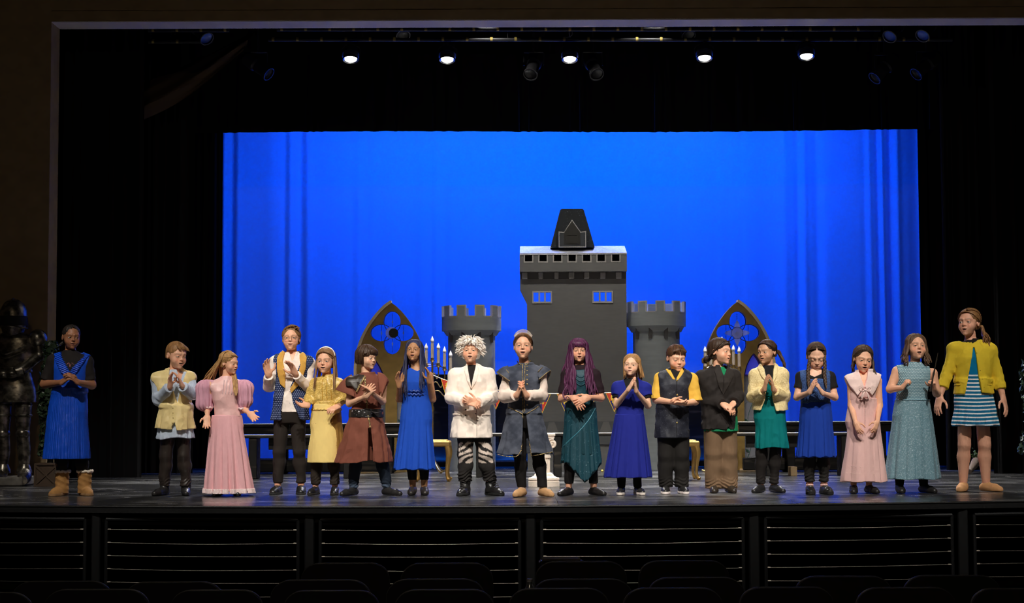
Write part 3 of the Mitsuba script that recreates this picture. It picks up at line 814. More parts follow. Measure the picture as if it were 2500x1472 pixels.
def gothic_window(apex, qc, qr, petal_r, petal_d, mull, lanc, base_py, lab, Y, mirror):
    ax, az = WX(apex[0], Y, apex[1]), WZ(apex[1], Y, apex[0])
    sc = (14.3 + Y) / FOCAL
    hw = 86 * sc
    zs_ = WZ(905, Y, apex[0])
    body = pointed(ax, hw, 0.0, zs_, az)
    qx, qz = WX(qc[0], Y, qc[1]), WZ(qc[1], Y, qc[0])
    pr_, pd = petal_r * sc, petal_d * sc
    petals = []
    for dx, dz, s in ((0, 1, (0.9, 1.12)), (0, -1, (0.9, 1.12)), (-1, 0, (1.12, 0.9)), (1, 0, (1.12, 0.9))):
        e = sg.Point(0, 0).buffer(pr_, quad_segs=12)
        petals.append(sg.Polygon([(qx + dx * pd + x * s[0], qz + dz * pd + z * s[1]) for x, z in e.exterior.coords]))
    quat = petals[0].union(petals[1]).union(petals[2]).union(petals[3]).union(sg.box(qx - pr_ * .7, qz - pr_ * .7, qx + pr_ * .7, qz + pr_ * .7))
    m0, m1 = WX(mull[0], Y, 900), WX(mull[1], Y, 900)
    l0, l1 = WX(lanc[0], Y, 900), WX(lanc[1], Y, 900)
    ltop = WZ(lanc[2], Y, apex[0])
    zfoot = WZ(base_py, Y, apex[0])
    lw = (l1 - l0) / 2
    lancets = [pointed((l0 + l1) / 2, lw, zfoot, ltop - 0.32, ltop), pointed(m0 - (l0 - m1) - lw, lw, zfoot, ltop - 0.32, ltop)]
    shape = body.difference(quat)
    for l_ in lancets:
        shape = shape.difference(l_)
    t = thing('gothic_window', lab, 'window')
    obj('frame', prism(shape, Y, Y + 0.05), M['gold_paint'], parent=t, smooth=20)
    side = body.buffer(0.004).difference(body.buffer(-0.006))
    cut = sg.box(ax - 2, -1, ax, 5) if not mirror else sg.box(ax, -1, ax + 2, 5)
    obj('edge_board', prism(side.intersection(cut).buffer(0.011, join_style=2), Y - 0.02, Y + 0.12), M['gold_lit_edge'], parent=t, smooth=20)
    obj('edge_back', prism(body.difference(body.buffer(-0.02)), Y + 0.05, Y + 0.12), M['gold_paint'], parent=t, smooth=20)
    # thickness of the openings, black inside
    for g in [quat] + lancets:
        obj('reveal', prism(g.buffer(0.004).difference(g), Y + 0.04, Y + 0.10), M['lead'], parent=t, smooth=20)
    for pt in petals:
        k = obj('petal_pane', prism(pt, Y + 0.088, Y + 0.090), 'mat_blue_pane', parent=t, smooth=False)
        c = pt.centroid
        obj('leading', [prism(pt.exterior.buffer(0.0035), Y + 0.084, Y + 0.093), prism(sg.LineString([(c.x, c.y - pr_ * .9), (c.x, c.y + pr_ * .9)]).buffer(0.0018), Y + 0.084, Y + 0.093)], M['lead'], parent=k, smooth=False)
        obj('jewel', prism(sg.Polygon([(c.x, c.y - .03), (c.x + .011, c.y), (c.x, c.y + .03), (c.x - .011, c.y)]), Y + 0.080, Y + 0.093), M['pale_lavender'], parent=k, smooth=False)
    if mirror:      # the right window: pale circle with four pointed rays
        circ = sg.Point(qx, qz).buffer(0.066, quad_segs=14)
        obj('centre_pane', prism(circ, Y + 0.076, Y + 0.086), M['pale_lavender'], parent=t, smooth=False)
        obj('centre_leading', prism(circ.buffer(0.004).difference(circ), Y + 0.074, Y + 0.09), M['lead'], parent=t, smooth=False)
        for a in range(4):
            ca, sa = math.cos(a * math.pi / 2), math.sin(a * math.pi / 2)
            ray = sg.Polygon([(qx + ca * r_ - sa * w_, qz + sa * r_ + ca * w_) for r_, w_ in ((0.06, -0.034), (0.10, -0.030), (0.155, 0.0), (0.10, 0.030), (0.06, 0.034))]).difference(circ.buffer(.004))
            obj('ray_pane', prism(ray, Y + 0.076, Y + 0.085), M['pale_lavender'], parent=t, smooth=False)
    else:           # the left window: black glitter disc with a pale crescent behind it
        obj('crescent', prism(sg.Point(qx - 0.012, qz).buffer(0.069, quad_segs=14), Y + 0.074, Y + 0.084), M['pale_lavender'], parent=t, smooth=False)
        obj('centre_disc', prism(sg.Point(qx + 0.014, qz - .002).buffer(0.056, quad_segs=14), Y + 0.055, Y + 0.072), M['glitter_black'], parent=t, smooth=False)
    for l_ in lancets:
        b = l_.bounds
        zc = b[3] - 0.27
        k = obj('lancet_pane', prism(l_.intersection(sg.box(b[0], b[1], b[2], zc)), Y + 0.072, Y + 0.084), M['lancet'], parent=t, smooth=False)
        tip = l_.intersection(sg.box(b[0], zc, b[2], b[3]))
        k2 = obj('tip_pane', prism(tip, Y + 0.072, Y + 0.083), M['lavender'], parent=t, smooth=False)
        obj('leading', prism(tip.difference(tip.buffer(-0.018)), Y + 0.066, Y + 0.072), M['purple_edge'], parent=k2, smooth=False)
        vine = [(b[0] + 0.03, b[1] + 0.05), (b[0] + 0.10, b[1] + 0.3), (b[0] + 0.05, b[1] + 0.55), (b[0] + 0.12, b[1] + 0.8), (b[0] + 0.06, zc - 0.05)]
        vv = spline([(x, 0, z) for x, z in vine], 40)
        obj('vine', prism(sg.LineString([(p_[0], p_[2]) for p_ in vv]).buffer(0.003), Y + 0.069, Y + 0.072), M['leaf_paint'], parent=k, smooth=False)
        for i, p_ in enumerate(vv[4:38:7]):
            s = 1 if i % 2 else -1
            lf = sg.Polygon([(p_[0], p_[2]), (p_[0] + s * .02, p_[2] + .032), (p_[0] + s * .045, p_[2] + .036), (p_[0] + s * .035, p_[2] + .008)]).intersection(l_)
            if not lf.is_empty:
                obj('leaf', prism(lf, Y + 0.068, Y + 0.072), M['leaf_paint'], parent=k, smooth=False)
    return t


gothic_window((953, 737), (957, 812), 48, 23, 27, (944, 966), (969, 1017, 880), 1138, 'gold gothic arch window at the left, its blue quatrefoil holding a black glitter disc', 5.75, False)
gothic_window((1803, 735), (1802, 812), 48, 23, 27, (1792, 1813), (1816, 1866, 862), 1136, 'gold gothic arch window at the right, its blue quatrefoil holding a lavender star', 5.75, True)

# ------------------------------------------------------------------ candelabra, chairs, column, bunting
M['candle'] = mat('candle', (0.42, 0.35, 0.28), 0.5, spec=0.4)
M['flame'] = mat('flame', (0.86, 0.87, 0.90), 0.3, spec=0.5)


def candelabrum(xc, Y, tops, step, lab, rot):
    t = thing('candelabrum', lab, 'candelabrum')
    c0 = np.array([WX(xc, Y, 900), Y, 0])
    sc = (14.3 + Y) / FOCAL
    stem_top = WZ(tops[0] + 62, Y, xc)
    obj('stem', lathe([(0.0, 0.06), (0.022, 0.06), (0.022, 0.16), (0.014, 0.18), (0.014, 0.7), (0.022, 0.72), (0.022, 0.75), (0.012, 0.77), (0.012, stem_top - 0.3), (0.02, stem_top - 0.28), (0.011, stem_top - 0.26), (0.011, stem_top), (0, stem_top)], at=c0, n=14), M['brass'], parent=t)
    for k in range(3):
        a = k * 2.094 + 0.5
        d = np.array([math.sin(a), -math.cos(a), 0])
        obj('foot', tube([c0 + (0, 0, 0.24), c0 + d * 0.05 + (0, 0, 0.13), c0 + d * 0.14 + (0, 0, 0.05), c0 + d * 0.21 + (0, 0, 0.012), c0 + d * 0.25 + (0, 0, 0.02)], [0.016, 0.013, 0.012, 0.014, 0.010], sides=8, n=16), M['brass'], parent=t)
    for i in range(-3, 4):
        off = i * step * sc
        p = c0 + np.array([off * math.cos(rot), off * math.sin(rot), 0])
        ztop = WZ(tops[abs(i)], Y, xc)
        zf = ztop - 0.085
        zc = zf - (0.18 if i else 0.20)
        k = obj('candle', lathe([(0, 0), (0.0175, 0), (0.0175, zf - zc), (0, zf - zc)], at=p + (0, 0, zc), n=12), M['candle'], parent=t)
        obj('bulb', lathe([(0, 0), (0.011, 0.002), (0.021, 0.022), (0.021, 0.034), (0.014, 0.056), (0.005, 0.075), (0, 0.086)], at=p + (0, 0, zf), n=14), M['flame'], parent=k)
        obj('cup', lathe([(0, -0.05), (0.008, -0.045), (0.010, -0.02), (0.026, 0.0), (0.026, 0.006), (0.019, 0.008), (0.019, 0.03), (0, 0.03)], at=p + (0, 0, zc), n=14), M['brass'], parent=k)
    for i in (1, 2, 3):
        for s in (-1, 1):
            off = s * i * step * sc
            zc = WZ(tops[i], Y, xc) - 0.265 - 0.05
            e = c0 + np.array([off * math.cos(rot), off * math.sin(rot), zc])
            zr_ = stem_top - 0.05 - 0.10 * i
            pts = [c0 + (0, 0, zr_)] + [c0 + np.array([off * f * math.cos(rot), off * f * math.sin(rot), zr_ + g]) for f, g in ((0.35, 0.01), (0.7, -0.05))] + [e - (0, 0, 0.05), e]
            obj('arm', tube(pts, 0.0075, sides=7, n=22), M['brass'], parent=t)
            w = [e + (0, 0, 0.055), c0 + np.array([off * .5 * math.cos(rot), off * .5 * math.sin(rot), (e[2] + stem_top) / 2 + 0.03]), c0 + (0, 0, stem_top - 0.02 * i)]
            obj('chain', tube(w, 0.0045, sides=5, n=14), M['silver'], parent=t)
    return t


candelabrum(1055.5, 5.3, (820, 837, 846, 856), 15.5, 'brass floor candelabrum with seven electric candles, right of the girl in the blue dress', -0.25)
candelabrum(1763.5, 5.3, (821, 831, 841, 845), 14.5, 'brass floor candelabrum with seven electric candles, behind the girl in the dark suit', 0.2)


def gold_stool(px0, px1, Y, lab, back_px):
    t = thing('stool', lab, 'stool')
    x0, x1 = WX(px0, Y, 1080), WX(px1, Y, 1080)
    zs_ = WZ(1077, Y, px0)
    d = 0.40
    obj('seat', bbox(x0, x1, Y, Y + d, zs_ - 0.058, zs_, 0.012), M['gold'], parent=t)
    obj('seat_pad', bbox(x0 + 0.03, x1 - 0.03, Y + 0.03, Y + d - 0.03, zs_ - 0.01, zs_ + 0.012, 0.01), M['gold'], parent=t)
    for sx, x in ((-1, x0 + 0.03), (1, x1 - 0.03)):
        for y, dy in ((Y + 0.03, -1), (Y + d - 0.03, 1)):
            zt_ = zs_ - 0.05
            pts = [(x, y, zt_), (x + sx * 0.012, y + dy * 0.012, zt_ * 0.78), (x, y, zt_ * 0.5), (x - sx * 0.006, y, zt_ * 0.25), (x + sx * 0.004, y + dy * 0.01, 0.03), (x + sx * 0.02, y + dy * 0.025, 0.012)]
            obj('leg', tube(pts, [0.030, 0.028, 0.019, 0.015, 0.015, 0.022], sides=10, n=24), M['gold'], parent=t)
    return t


gold_stool(1013, 1099, 2.85, 'gold painted stool with curved legs, behind the girl in the long blue dress', 1055)
gold_stool(1628, 1709, 2.95, 'gold painted stool with curved legs, behind the boy with yellow sleeves', 1640)

# fluted column pedestal
c = np.array([WX(1328, 1.75, 1150), 1.75 + 0.05, 0])
colm = thing('column_pedestal', 'short white fluted column with scrolled capital, between the girls with tiara and purple wig', 'pedestal')
sc = (14.3 + 1.8) / FOCAL
M['plaster'] = mat('plaster', (0.86, 0.74, 0.62), 0.6, spec=0.3)
zt_ = WZ(1058, 1.8, 1330)
zk = WZ(1115, 1.8, 1330)
obj('base', lathe([(0, 0), (38 * sc, 0), (38 * sc, 0.045), (36 * sc, 0.05), (38 * sc, 0.062), (37 * sc, 0.078), (30 * sc, 0.085), (24 * sc, 0.10), (23 * sc, 0.112), (18 * sc, 0.125), (0, 0.125)], at=c, n=40), M['plaster'], parent=colm)
fl = []
for a in np.linspace(0, 2 * math.pi, 20 * 8 + 1)[:-1]:
    k = (a * 20 / (2 * math.pi)) % 1
    rr_ = 15.3 * sc - 0.008 * max(0, math.sin(k * math.pi * 1.25)) ** .7 * (k < .8)
    fl.append((rr_ * math.cos(a), rr_ * math.sin(a)))
sh = trimesh.creation.extrude_polygon(sg.Polygon(fl), zk - 0.12, engine='earcut')
sh.apply_translation(c + (0, 0, 0.12))
obj('shaft', sh, M['plaster'], parent=colm, smooth=25)
obj('necking', lathe([(0, zk - 0.01), (17 * sc, zk - 0.01), (17.5 * sc, zk), (16 * sc, zk + 0.012), (16 * sc, zk + 0.03), (19 * sc, zk + 0.05), (20 * sc, zk + .09), (0, zk + 0.09)], at=c, n=32), M['plaster'], parent=colm)
obj('abacus', [bbox(c[0] - 28 * sc, c[0] + 28 * sc, c[1] - 26 * sc, c[1] + 26 * sc, zt_ - 0.026, zt_, 0.006), bbox(c[0] - 26 * sc, c[0] + 26 * sc, c[1] - 24 * sc, c[1] + 24 * sc, zt_ - 0.05, zt_ - 0.026, 0.006),
               bbox(c[0] - 22 * sc, c[0] + 22 * sc, c[1] - 20 * sc, c[1] + 20 * sc, zk + 0.08, zt_ - 0.045, 0.01)], M['plaster'], parent=colm)
for s in (-1, 1):
    vx, vz = c[0] + s * 19.5 * sc, zt_ - 0.098
    sp = [(vx + s * 0.046 * (1 - t / 14) * math.cos(t * .9 + 1.2), c[1] - 0.085, vz + 0.046 * (1 - t / 14) * math.sin(t * .9 + 1.2)) for t in np.linspace(0, 13, 50)]
    obj('volute', [tube(sp, 0.0095, sides=8), tube([(vx, c[1] - 0.08, vz), (vx, c[1] + 0.09, vz)], 0.042, sides=20), ball((vx, c[1] - 0.085, vz), 0.012)], M['plaster'], parent=colm)

# bunting
M['flag_red'] = mat('flag_red', (0.62, 0.05, 0.03), 0.6, spec=0.4)
M['flag_blue'] = mat('flag_blue', (0.03, 0.028, 0.14), 0.6, spec=0.4)
M['flag_gold'] = mat('flag_gold', (0.80, 0.52, 0.05), 0.55, spec=0.4)
BY = 5.20
bt = thing('bunting', 'string of red, blue and gold heraldic pennants tied between the two candelabra, before the castle', 'bunting')
pts_px = [(1055, 915), (1096, 931), (1150, 944), (1212, 952), (1300, 960), (1390, 961), (1480, 959), (1560, 955), (1640, 945), (1716, 931), (1763, 916)]
line = np.array([W(x, y, BY) for x, y in pts_px])
cv = spline(line, 90)
obj('string', tube(cv, 0.007, sides=6), mat('string', (0.7, 0.66, 0.62), 0.6), parent=bt)
zat = lambda x: np.interp(x, cv[:, 0], cv[:, 2])
LION = [(0.30, 0.16), (0.36, 0.09), (0.46, 0.08), (0.52, 0.13), (0.50, 0.20), (0.60, 0.24), (0.66, 0.18), (0.70, 0.25), (0.62, 0.31), (0.64, 0.38), (0.58, 0.40), (0.60, 0.50), (0.54, 0.58), (0.50, 0.50), (0.46, 0.42), (0.44, 0.56), (0.38, 0.50), (0.40, 0.38), (0.30, 0.40), (0.34, 0.30), (0.26, 0.28), (0.33, 0.22)]
for i, x0p in enumerate((1076, 1133, 1189, 1246, 1302, 1359, 1416, 1478, 1535, 1592, 1648)):
    xa, xb = WX(x0p, BY, 955), WX(x0p + 43, BY, 955)
    za, zb_ = zat(xa), zat(xb)
    L = 48 * (14.3 + BY) / FOCAL
    tip = ((xa + xb) / 2 - (0.03 if i == 0 else 0), (za + zb_) / 2 - L)
    def U(u, v_):
        top = np.array([xa + (xb - xa) * u, za + (zb_ - za) * u])
        return tuple(top + (np.array(tip) - np.array([(xa + xb) / 2, (za + zb_) / 2])) * v_)
    tri = sg.Polygon([U(0, 0), U(1, 0), tip])
    tri_in = tri.buffer(-0.007, join_style=2)
    yb = BY - 0.004
    k = obj('pennant', prism(tri, yb - 0.002, yb), M['flag_gold'], parent=bt, smooth=False)
    midx, midv = U(0.5, 0.0)[0], 0.42
    zmid = U(0.5, midv)[1]
    q1 = tri_in.intersection(sg.box(-9, zmid, midx, 9)).union(tri_in.intersection(sg.box(midx, -9, 9, zmid)))
    q2 = tri_in.difference(q1)
    obj('red_quarter', prism(q1, yb - 0.0035, yb - 0.002), M['flag_red'], parent=k, smooth=False)
    obj('blue_quarter', prism(q2, yb - 0.0035, yb - 0.002), M['flag_blue'], parent=k, smooth=False)
    lion = sg.Polygon([U(u, v_ * 0.95 + 0.02) for u, v_ in LION]).buffer(0.001).intersection(tri_in)
    obj('gold_beast', prism(lion, yb - 0.005, yb - 0.0035), M['flag_gold'], parent=k, smooth=False)

# ------------------------------------------------------------------ suit of armour at the left edge
def steel(p, n, uv):
    g = fbm(p.x * 22, p.y * 22, p.z * 22, 3)
    return mix((0.10, 0.088, 0.07), (0.42, 0.38, 0.31), smoothstep(0.3, 0.75, g))


M['steel'] = mat('steel', mikit.proc(steel), 0.33, metal=0.9)
M['visor_dark'] = mat('visor_dark', (0.006, 0.006, 0.006), 0.8)
AY = 2.45
asc = (14.3 + AY) / FOCAL
A = lambda px, py: W(px, py, AY)
arm_ = thing('suit_of_armor', 'life size dark steel suit of armour on a stone plinth at the far left', 'suit of armor')
ah = A(33, 785)
obj('helmet', [lathe([(0, 0.225), (0.05, 0.215), (0.10, 0.175), (0.127, 0.11), (0.132, 0.04), (0.125, -0.02), (0.105, -0.10), (0.088, -0.16), (0.092, -0.20), (0, -0.20)], at=ah + (0, 0, 0.0), n=32, squash=1.12),
               tube([ah + (0, -0.145, 0.03), ah + (0, -0.12, 0.14), ah + (0, -0.04, 0.222), ah + (0, 0.08, 0.2)], 0.01, sides=6, n=16)], M['steel'], parent=arm_)
obj('visor', lathe([(0.136, -0.045), (0.142, -0.03), (0.139, 0.035), (0.133, 0.05)], at=ah + (0, -0.012, 0), n=32, squash=1.12), M['visor_dark'], parent=arm_)
obj('visor_rim', [tube([ah + (0.142 * math.cos(a), -0.01 + 0.158 * math.sin(a), -0.05 - 0.02 * abs(math.cos(a))) for a in np.linspace(-math.pi, 0, 16)], 0.009, sides=6)], M['steel'], parent=arm_)
tc = A(33, 900)
def shell_section(rows, at, squash=0.7, n=28):
    return lathe(rows, at=at, n=n, squash=squash)
zt0 = lambda py: A(33, py)[2]
cuirass = [(0, zt0(808)), (0.07, zt0(808)), (0.13, zt0(814)), (0.205, zt0(826)), (0.235, zt0(848)), (0.232, zt0(868)), (0.20, zt0(893)), (0.178, zt0(908)), (0, zt0(908))]
obj('breastplate', [lathe(cuirass, at=(tc[0], AY, 0), n=32, squash=0.62), tube([A(2, 848) - (0, .14, 0), A(24, 866) - (0, .165, 0), A(70, 846) - (0, .12, 0)], 0.008, sides=6, n=12),
                    tube([A(2, 862) - (0, .13, 0), A(24, 876) - (0, .16, 0), A(72, 858) - (0, .11, 0)], 0.008, sides=6, n=12)], M['steel'], parent=arm_)
obj('belt', lathe([(0.178, zt0(910)), (0.186, zt0(908)), (0.186, zt0(899)), (0.178, zt0(896))], at=(tc[0], AY, 0), n=32, squash=0.66), M['leather'] if False else M['steel'], parent=arm_)
obj('tasset', [lathe([(0.16, zt0(902)), (0.19, zt0(925)), (0.225, zt0(955)), (0.228, zt0(982)), (0.215, zt0(982)), (0.15, zt0(905))], at=(tc[0], AY, 0), n=32, squash=0.66)], M['steel'], parent=arm_)
for s in (-1, 1):
    px = lambda o: 33 + s * o
    sh_ = A(px(60), 828)
    k = obj('pauldron', [ball(sh_, 0.105, 3, (0.85, 0.95, 0.95)), tube([sh_ + (s * .06, -.07, -.07), sh_ + (s * .1, 0, -.05), sh_ + (s * .06, .07, -.07)], 0.016, sides=6, n=10)], M['steel'], parent=arm_)
    el, wr_ = A(px(64), 868) + (0, -.02, 0), A(px(30), 905) + (0, -0.16, 0)
    obj('arm_plate', [tube([sh_, el], [0.07, 0.055], sides=16, n=8), ball(el, 0.062, 2), tube([el, wr_], [0.055, 0.05], sides=16, n=8)], M['steel'], parent=arm_)
    obj('gauntlet', [tube([wr_, wr_ + (-s * .05, -.03, -.02)], [0.065, 0.05], sides=14, n=6), ball(wr_ + (-s * .08, -.05, -.035), 0.055, 2, (1.2, .9, .8))], M['steel'], parent=arm_)
    hp, kn, an = A(px(25), 960), A(px(24), 1058) + (0, -.02, 0), A(px(26), 1140)
    obj('leg_plate', [tube([hp, hp * .4 + kn * .6, kn], [0.085, 0.078, 0.062], sides=16, n=10), ball(kn, 0.07, 2, (1, 1.1, .9)), tube([kn, kn * .5 + an * .5 + (0, .02, 0), an], [0.062, 0.066, 0.05], sides=16, n=10)] +
        [lathe([(0.083, -.012), (0.09, 0), (0.083, .012)], at=hp + (kn - hp) * f, n=20) for f in (.3, .55)], M['steel'], parent=arm_)
    obj('sabaton', [tube([an + (0, 0, -.02), an + (s * .02, -.05, -.09), an + (s * .045, -.2, -.125)], [0.06, 0.07, 0.045], sides=14, n=12), lathe([(0.05, 0.03), (0.075, -.03), (0.078, -.06), (0.05, -.05)], at=an, n=20)], M['steel'], parent=arm_)
zpl = A(33, 1163)[2]
def stone(p, n, uv):
    return mix((0.05, 0.045, 0.04), (0.22, 0.20, 0.17), fbm(p.x * 15, p.y * 15, p.z * 15, 3))
M['stone'] = mat('stone', mikit.proc(stone), 0.7)
obj('plinth', bbox(A(-45, 1170)[0], A(70, 1170)[0], AY - 0.22, AY + 0.25, 0.0, max(0.05, zpl), 0.012), M['stone'], parent=arm_)

# ------------------------------------------------------------------ ivy topiaries
def leaf_shape(s):
    o = np.array([(0, 0), (.35, .12), (.62, .02), (.55, .38), (.42, .52), (.5, .8), (0, 1.15), (-.5, .8), (-.42, .52), (-.55, .38), (-.62, .02), (-.35, .12)]) * s
    v = np.stack([o[:, 0], np.abs(o[:, 0]) * 0.35, o[:, 1]], 1)
    f = np.array([(0, i, i + 1) for i in range(1, len(v) - 1)])
    return v, f


def ivy(name, label, cx_, cy_, z0, z1, rad, n, seed, base):
    zf = z0
    z0 = z0 + 0.06
    r = np.random.default_rng(seed)
    t = thing(name, label, 'plant')
    vs, fs, cs, o = [], [], [], 0
    for i in range(n):
        z = z0 + (z1 - z0) * r.random()
        a = r.uniform(0, 2 * math.pi)
        tt = (z - z0) / (z1 - z0)
        rr_ = rad * (0.75 + 0.35 * math.sin(tt * 9 + seed) * .5 + r.uniform(-.3, .25)) * (1 - 0.35 * tt ** 3)
        lv, lf = leaf_shape(r.uniform(0.028, 0.05))
        R = trimesh.transformations.euler_matrix(r.uniform(-1.3, .3), r.uniform(-.6, .6), a + math.pi / 2 + r.uniform(-.6, .6), 'sxyz')[:3, :3]
        vs.append(lv @ R.T + (cx_ + rr_ * math.cos(a), cy_ + rr_ * math.sin(a), z))
        fs.append(lf + o)
        o += len(lv)
        g = r.uniform(.55, 1.3)
        cs.append(np.tile(np.array([0.032, 0.060, 0.028]) * g, (len(lv), 1)))
    obj('foliage', (np.vstack(vs), np.vstack(fs)), M['leaf'], parent=t, smooth=False, color=np.vstack(cs), kind='stuff')
    obj('trunk', [tube([(cx_, cy_, zf + 0.001), (cx_ + .015, cy_, (z0 + z1) / 2), (cx_, cy_, z1 - .1)], 0.03, sides=8, n=12), lathe([(0, z0 + .03), (rad * .6, z0 + .06), (rad * .62, z1 - .2), (rad * .3, z1 - .05), (0, z1 - .03)], at=(cx_, cy_, 0), n=16)], M['twig'], parent=t)
    return t


scene['mat_leaf'] = {'type': 'twosided', 'bsdf': {'type': 'principled', 'base_color': VCOL, 'roughness': 0.4, 'specular': 0.5}}
M['leaf'] = 'mat_leaf'
M['twig'] = mat('twig', (0.012, 0.013, 0.008), 0.9)
PYv = 2.2
cxl = WX(112, PYv, 1100)
ivy('ivy_topiary', 'dark ivy column in a wooden planter box beside the suit of armour', cxl, PYv + .16, WZ(1131, PYv, 110), WZ(838, PYv, 112), 0.135, 1500, 3, None)
pb = thing('planter_box', 'brown wooden planter box with crossed slats beside the armour plinth', 'planter')
x0, x1, zz = WX(84, PYv, 1150), WX(140, PYv, 1150), WZ(1131, PYv, 110)
M['box_wood'] = mat('box_wood', (0.062, 0.036, 0.020), 0.7)
obj('body', bbox(x0, x1, PYv, PYv + (x1 - x0), 0, zz, 0.006), M['box_wood'], parent=pb)
for a, b in (((x0, 0.01), (x1, zz - .01)), ((x0, zz - .01), (x1, 0.01))):
    obj('slat', prism(sg.LineString([a, b]).buffer(0.010, cap_style=2).intersection(sg.box(x0, 0, x1, zz)), PYv - 0.012, PYv), M['box_wood'], parent=pb)
obj('rim', prism(sg.box(x0, 0, x1, zz).difference(sg.box(x0 + .018, .018, x1 - .018, zz - .018)), PYv - 0.016, PYv), M['box_wood'], parent=pb)
PYr = 2.6
cxr = WX(2548, PYr, 1000)
ivy('ivy_topiary', 'dark ivy bush at the right edge, behind the girl in the yellow cardigan', cxr, PYr + .15, WZ(1128, PYr, 2480), WZ(838, PYr, 2480), 0.19, 1900, 8, None)
obj('plant_pot', lathe([(0, 0), (0.11, 0), (0.15, WZ(1128, PYr, 2480)), (0.16, WZ(1124, PYr, 2480)), (0, WZ(1124, PYr, 2480))], at=(cxr, PYr + .15, 0), n=24), mat('pot', (0.03, 0.022, 0.015), 0.8), label='dark tapered pot of the ivy bush at the right edge', cat='pot')
# small bunch of flowers lying by the curtain
fb = thing('flower_bunch', 'small paper-wrapped bunch on the floor by the curtain, seen between the bare legs', 'flowers')
p0, p1 = W(2367, 1148, 4.2), W(2384, 1127, 4.6)
p0[2] = 0.03
obj('wrapper', tube([p0, p1], [0.025, 0.055], sides=12, n=6), mat('paper_pink', (0.16, 0.12, 0.10), 0.8), parent=fb)
vs, fs, o = [], [], 0
for i in range(40):
    lv, lf = leaf_shape(RNG.uniform(.02, .035))
    R = trimesh.transformations.euler_matrix(*RNG.uniform(-1, 1, 3))[:3, :3]
    vs.append(lv @ R.T + p1 + RNG.normal(0, .035, 3) + (0.02, 0, .05))
    fs.append(lf + o)
    o += len(lv)
obj('leaves', (np.vstack(vs), np.vstack(fs)), M['leaf'], parent=fb, smooth=False, color=np.tile([0.05, 0.10, 0.035], (o, 1)), kind='stuff')

yb_ = W(1470, 1141, 5.3)
obj('toy_ball', ball((yb_[0], 5.3, 0.015), 0.015, 2), mat('yellow_ball', (0.75, 0.55, 0.10), 0.5), label='tiny yellow ball on the floor between the purple wig girl and the navy dress girl', cat='ball')

# ================================================================== figures: distance-field modelling
F4 = np.float32


def seg(P, a, b, ra, rb):
    a, b = np.asarray(a, F4), np.asarray(b, F4)
    ba = b - a
    pa = P - a
    t = np.clip(pa @ ba / max(float(ba @ ba), 1e-9), 0, 1)
    d = pa - t[:, None] * ba
    return np.sqrt(np.einsum('ij,ij->i', d, d)) - (ra + (rb - ra) * t)


def ell(P, c, r):
    q = (P - np.asarray(c, F4)) / np.asarray(r, F4)
    k0 = np.sqrt(np.einsum('ij,ij->i', q, q))
    q = q / np.asarray(r, F4)
    k1 = np.sqrt(np.einsum('ij,ij->i', q, q)) + 1e-9
    return k0 * (k0 - 1) / k1


def smin(a, b, k):
    h = np.clip(.5 + .5 * (b - a) / k, 0, 1)
    return b * (1 - h) + a * h - k * h * (1 - h)


def smax(a, b, k):
    return -smin(-a, -b, k)


def poly2d(x, z, pts):
    """Signed distance to a polygon, negative inside."""
    pts = np.asarray(pts, F4)
    d = np.full(len(x), 1e9, F4)
    s = np.ones(len(x), F4)
    n = len(pts)
    for i in range(n):
        a, b = pts[i], pts[i - 1]
        ex, ez = b[0] - a[0], b[1] - a[1]
        wx, wz = x - a[0], z - a[1]
        t = np.clip((wx * ex + wz * ez) / (ex * ex + ez * ez + 1e-12), 0, 1)
        dx, dz = wx - ex * t, wz - ez * t
        d = np.minimum(d, dx * dx + dz * dz)
        c1, c2, c3 = z >= a[1], z < b[1], ex * wz > ez * wx
        s = np.where((c1 & c2 & c3) | (~c1 & ~c2 & ~c3), -s, s)
    return s * np.sqrt(d)


def wob(P, f, seed):
    """Cheap soft noise of about unit size, for wrinkles."""
    r = np.random.default_rng(seed)
    out = np.zeros(len(P), F4)
    for i in range(4):
        k = r.normal(size=3).astype(F4)
        k *= f * (0.7 + 0.6 * r.random()) / np.linalg.norm(k)
        out += np.sin(P @ k + 1.3 * np.sin(P @ (k[[1, 2, 0]] * F4(.7)) + F4(r.uniform(0, 6))) + F4(r.uniform(0, 6)))
    return out * F4(.4)


EDGES = [(0, 1), (2, 3), (4, 5), (6, 7), (0, 2), (1, 3), (4, 6), (5, 7), (0, 4), (1, 5), (2, 6), (3, 7)]


def thin(v, f, eps):
    """Fewer triangles where the surface is nearly flat."""
    m_ = manifold3d.Manifold(manifold3d.Mesh(vert_properties=np.asarray(v, F4), tri_verts=np.asarray(f, np.uint32)))
    if m_.status() != manifold3d.Error.NoError or m_.is_empty():
        return v, f
    o = m_.simplify(eps).to_mesh()
    return np.array(o.vert_properties[:, :3], float), np.array(o.tri_verts, int)


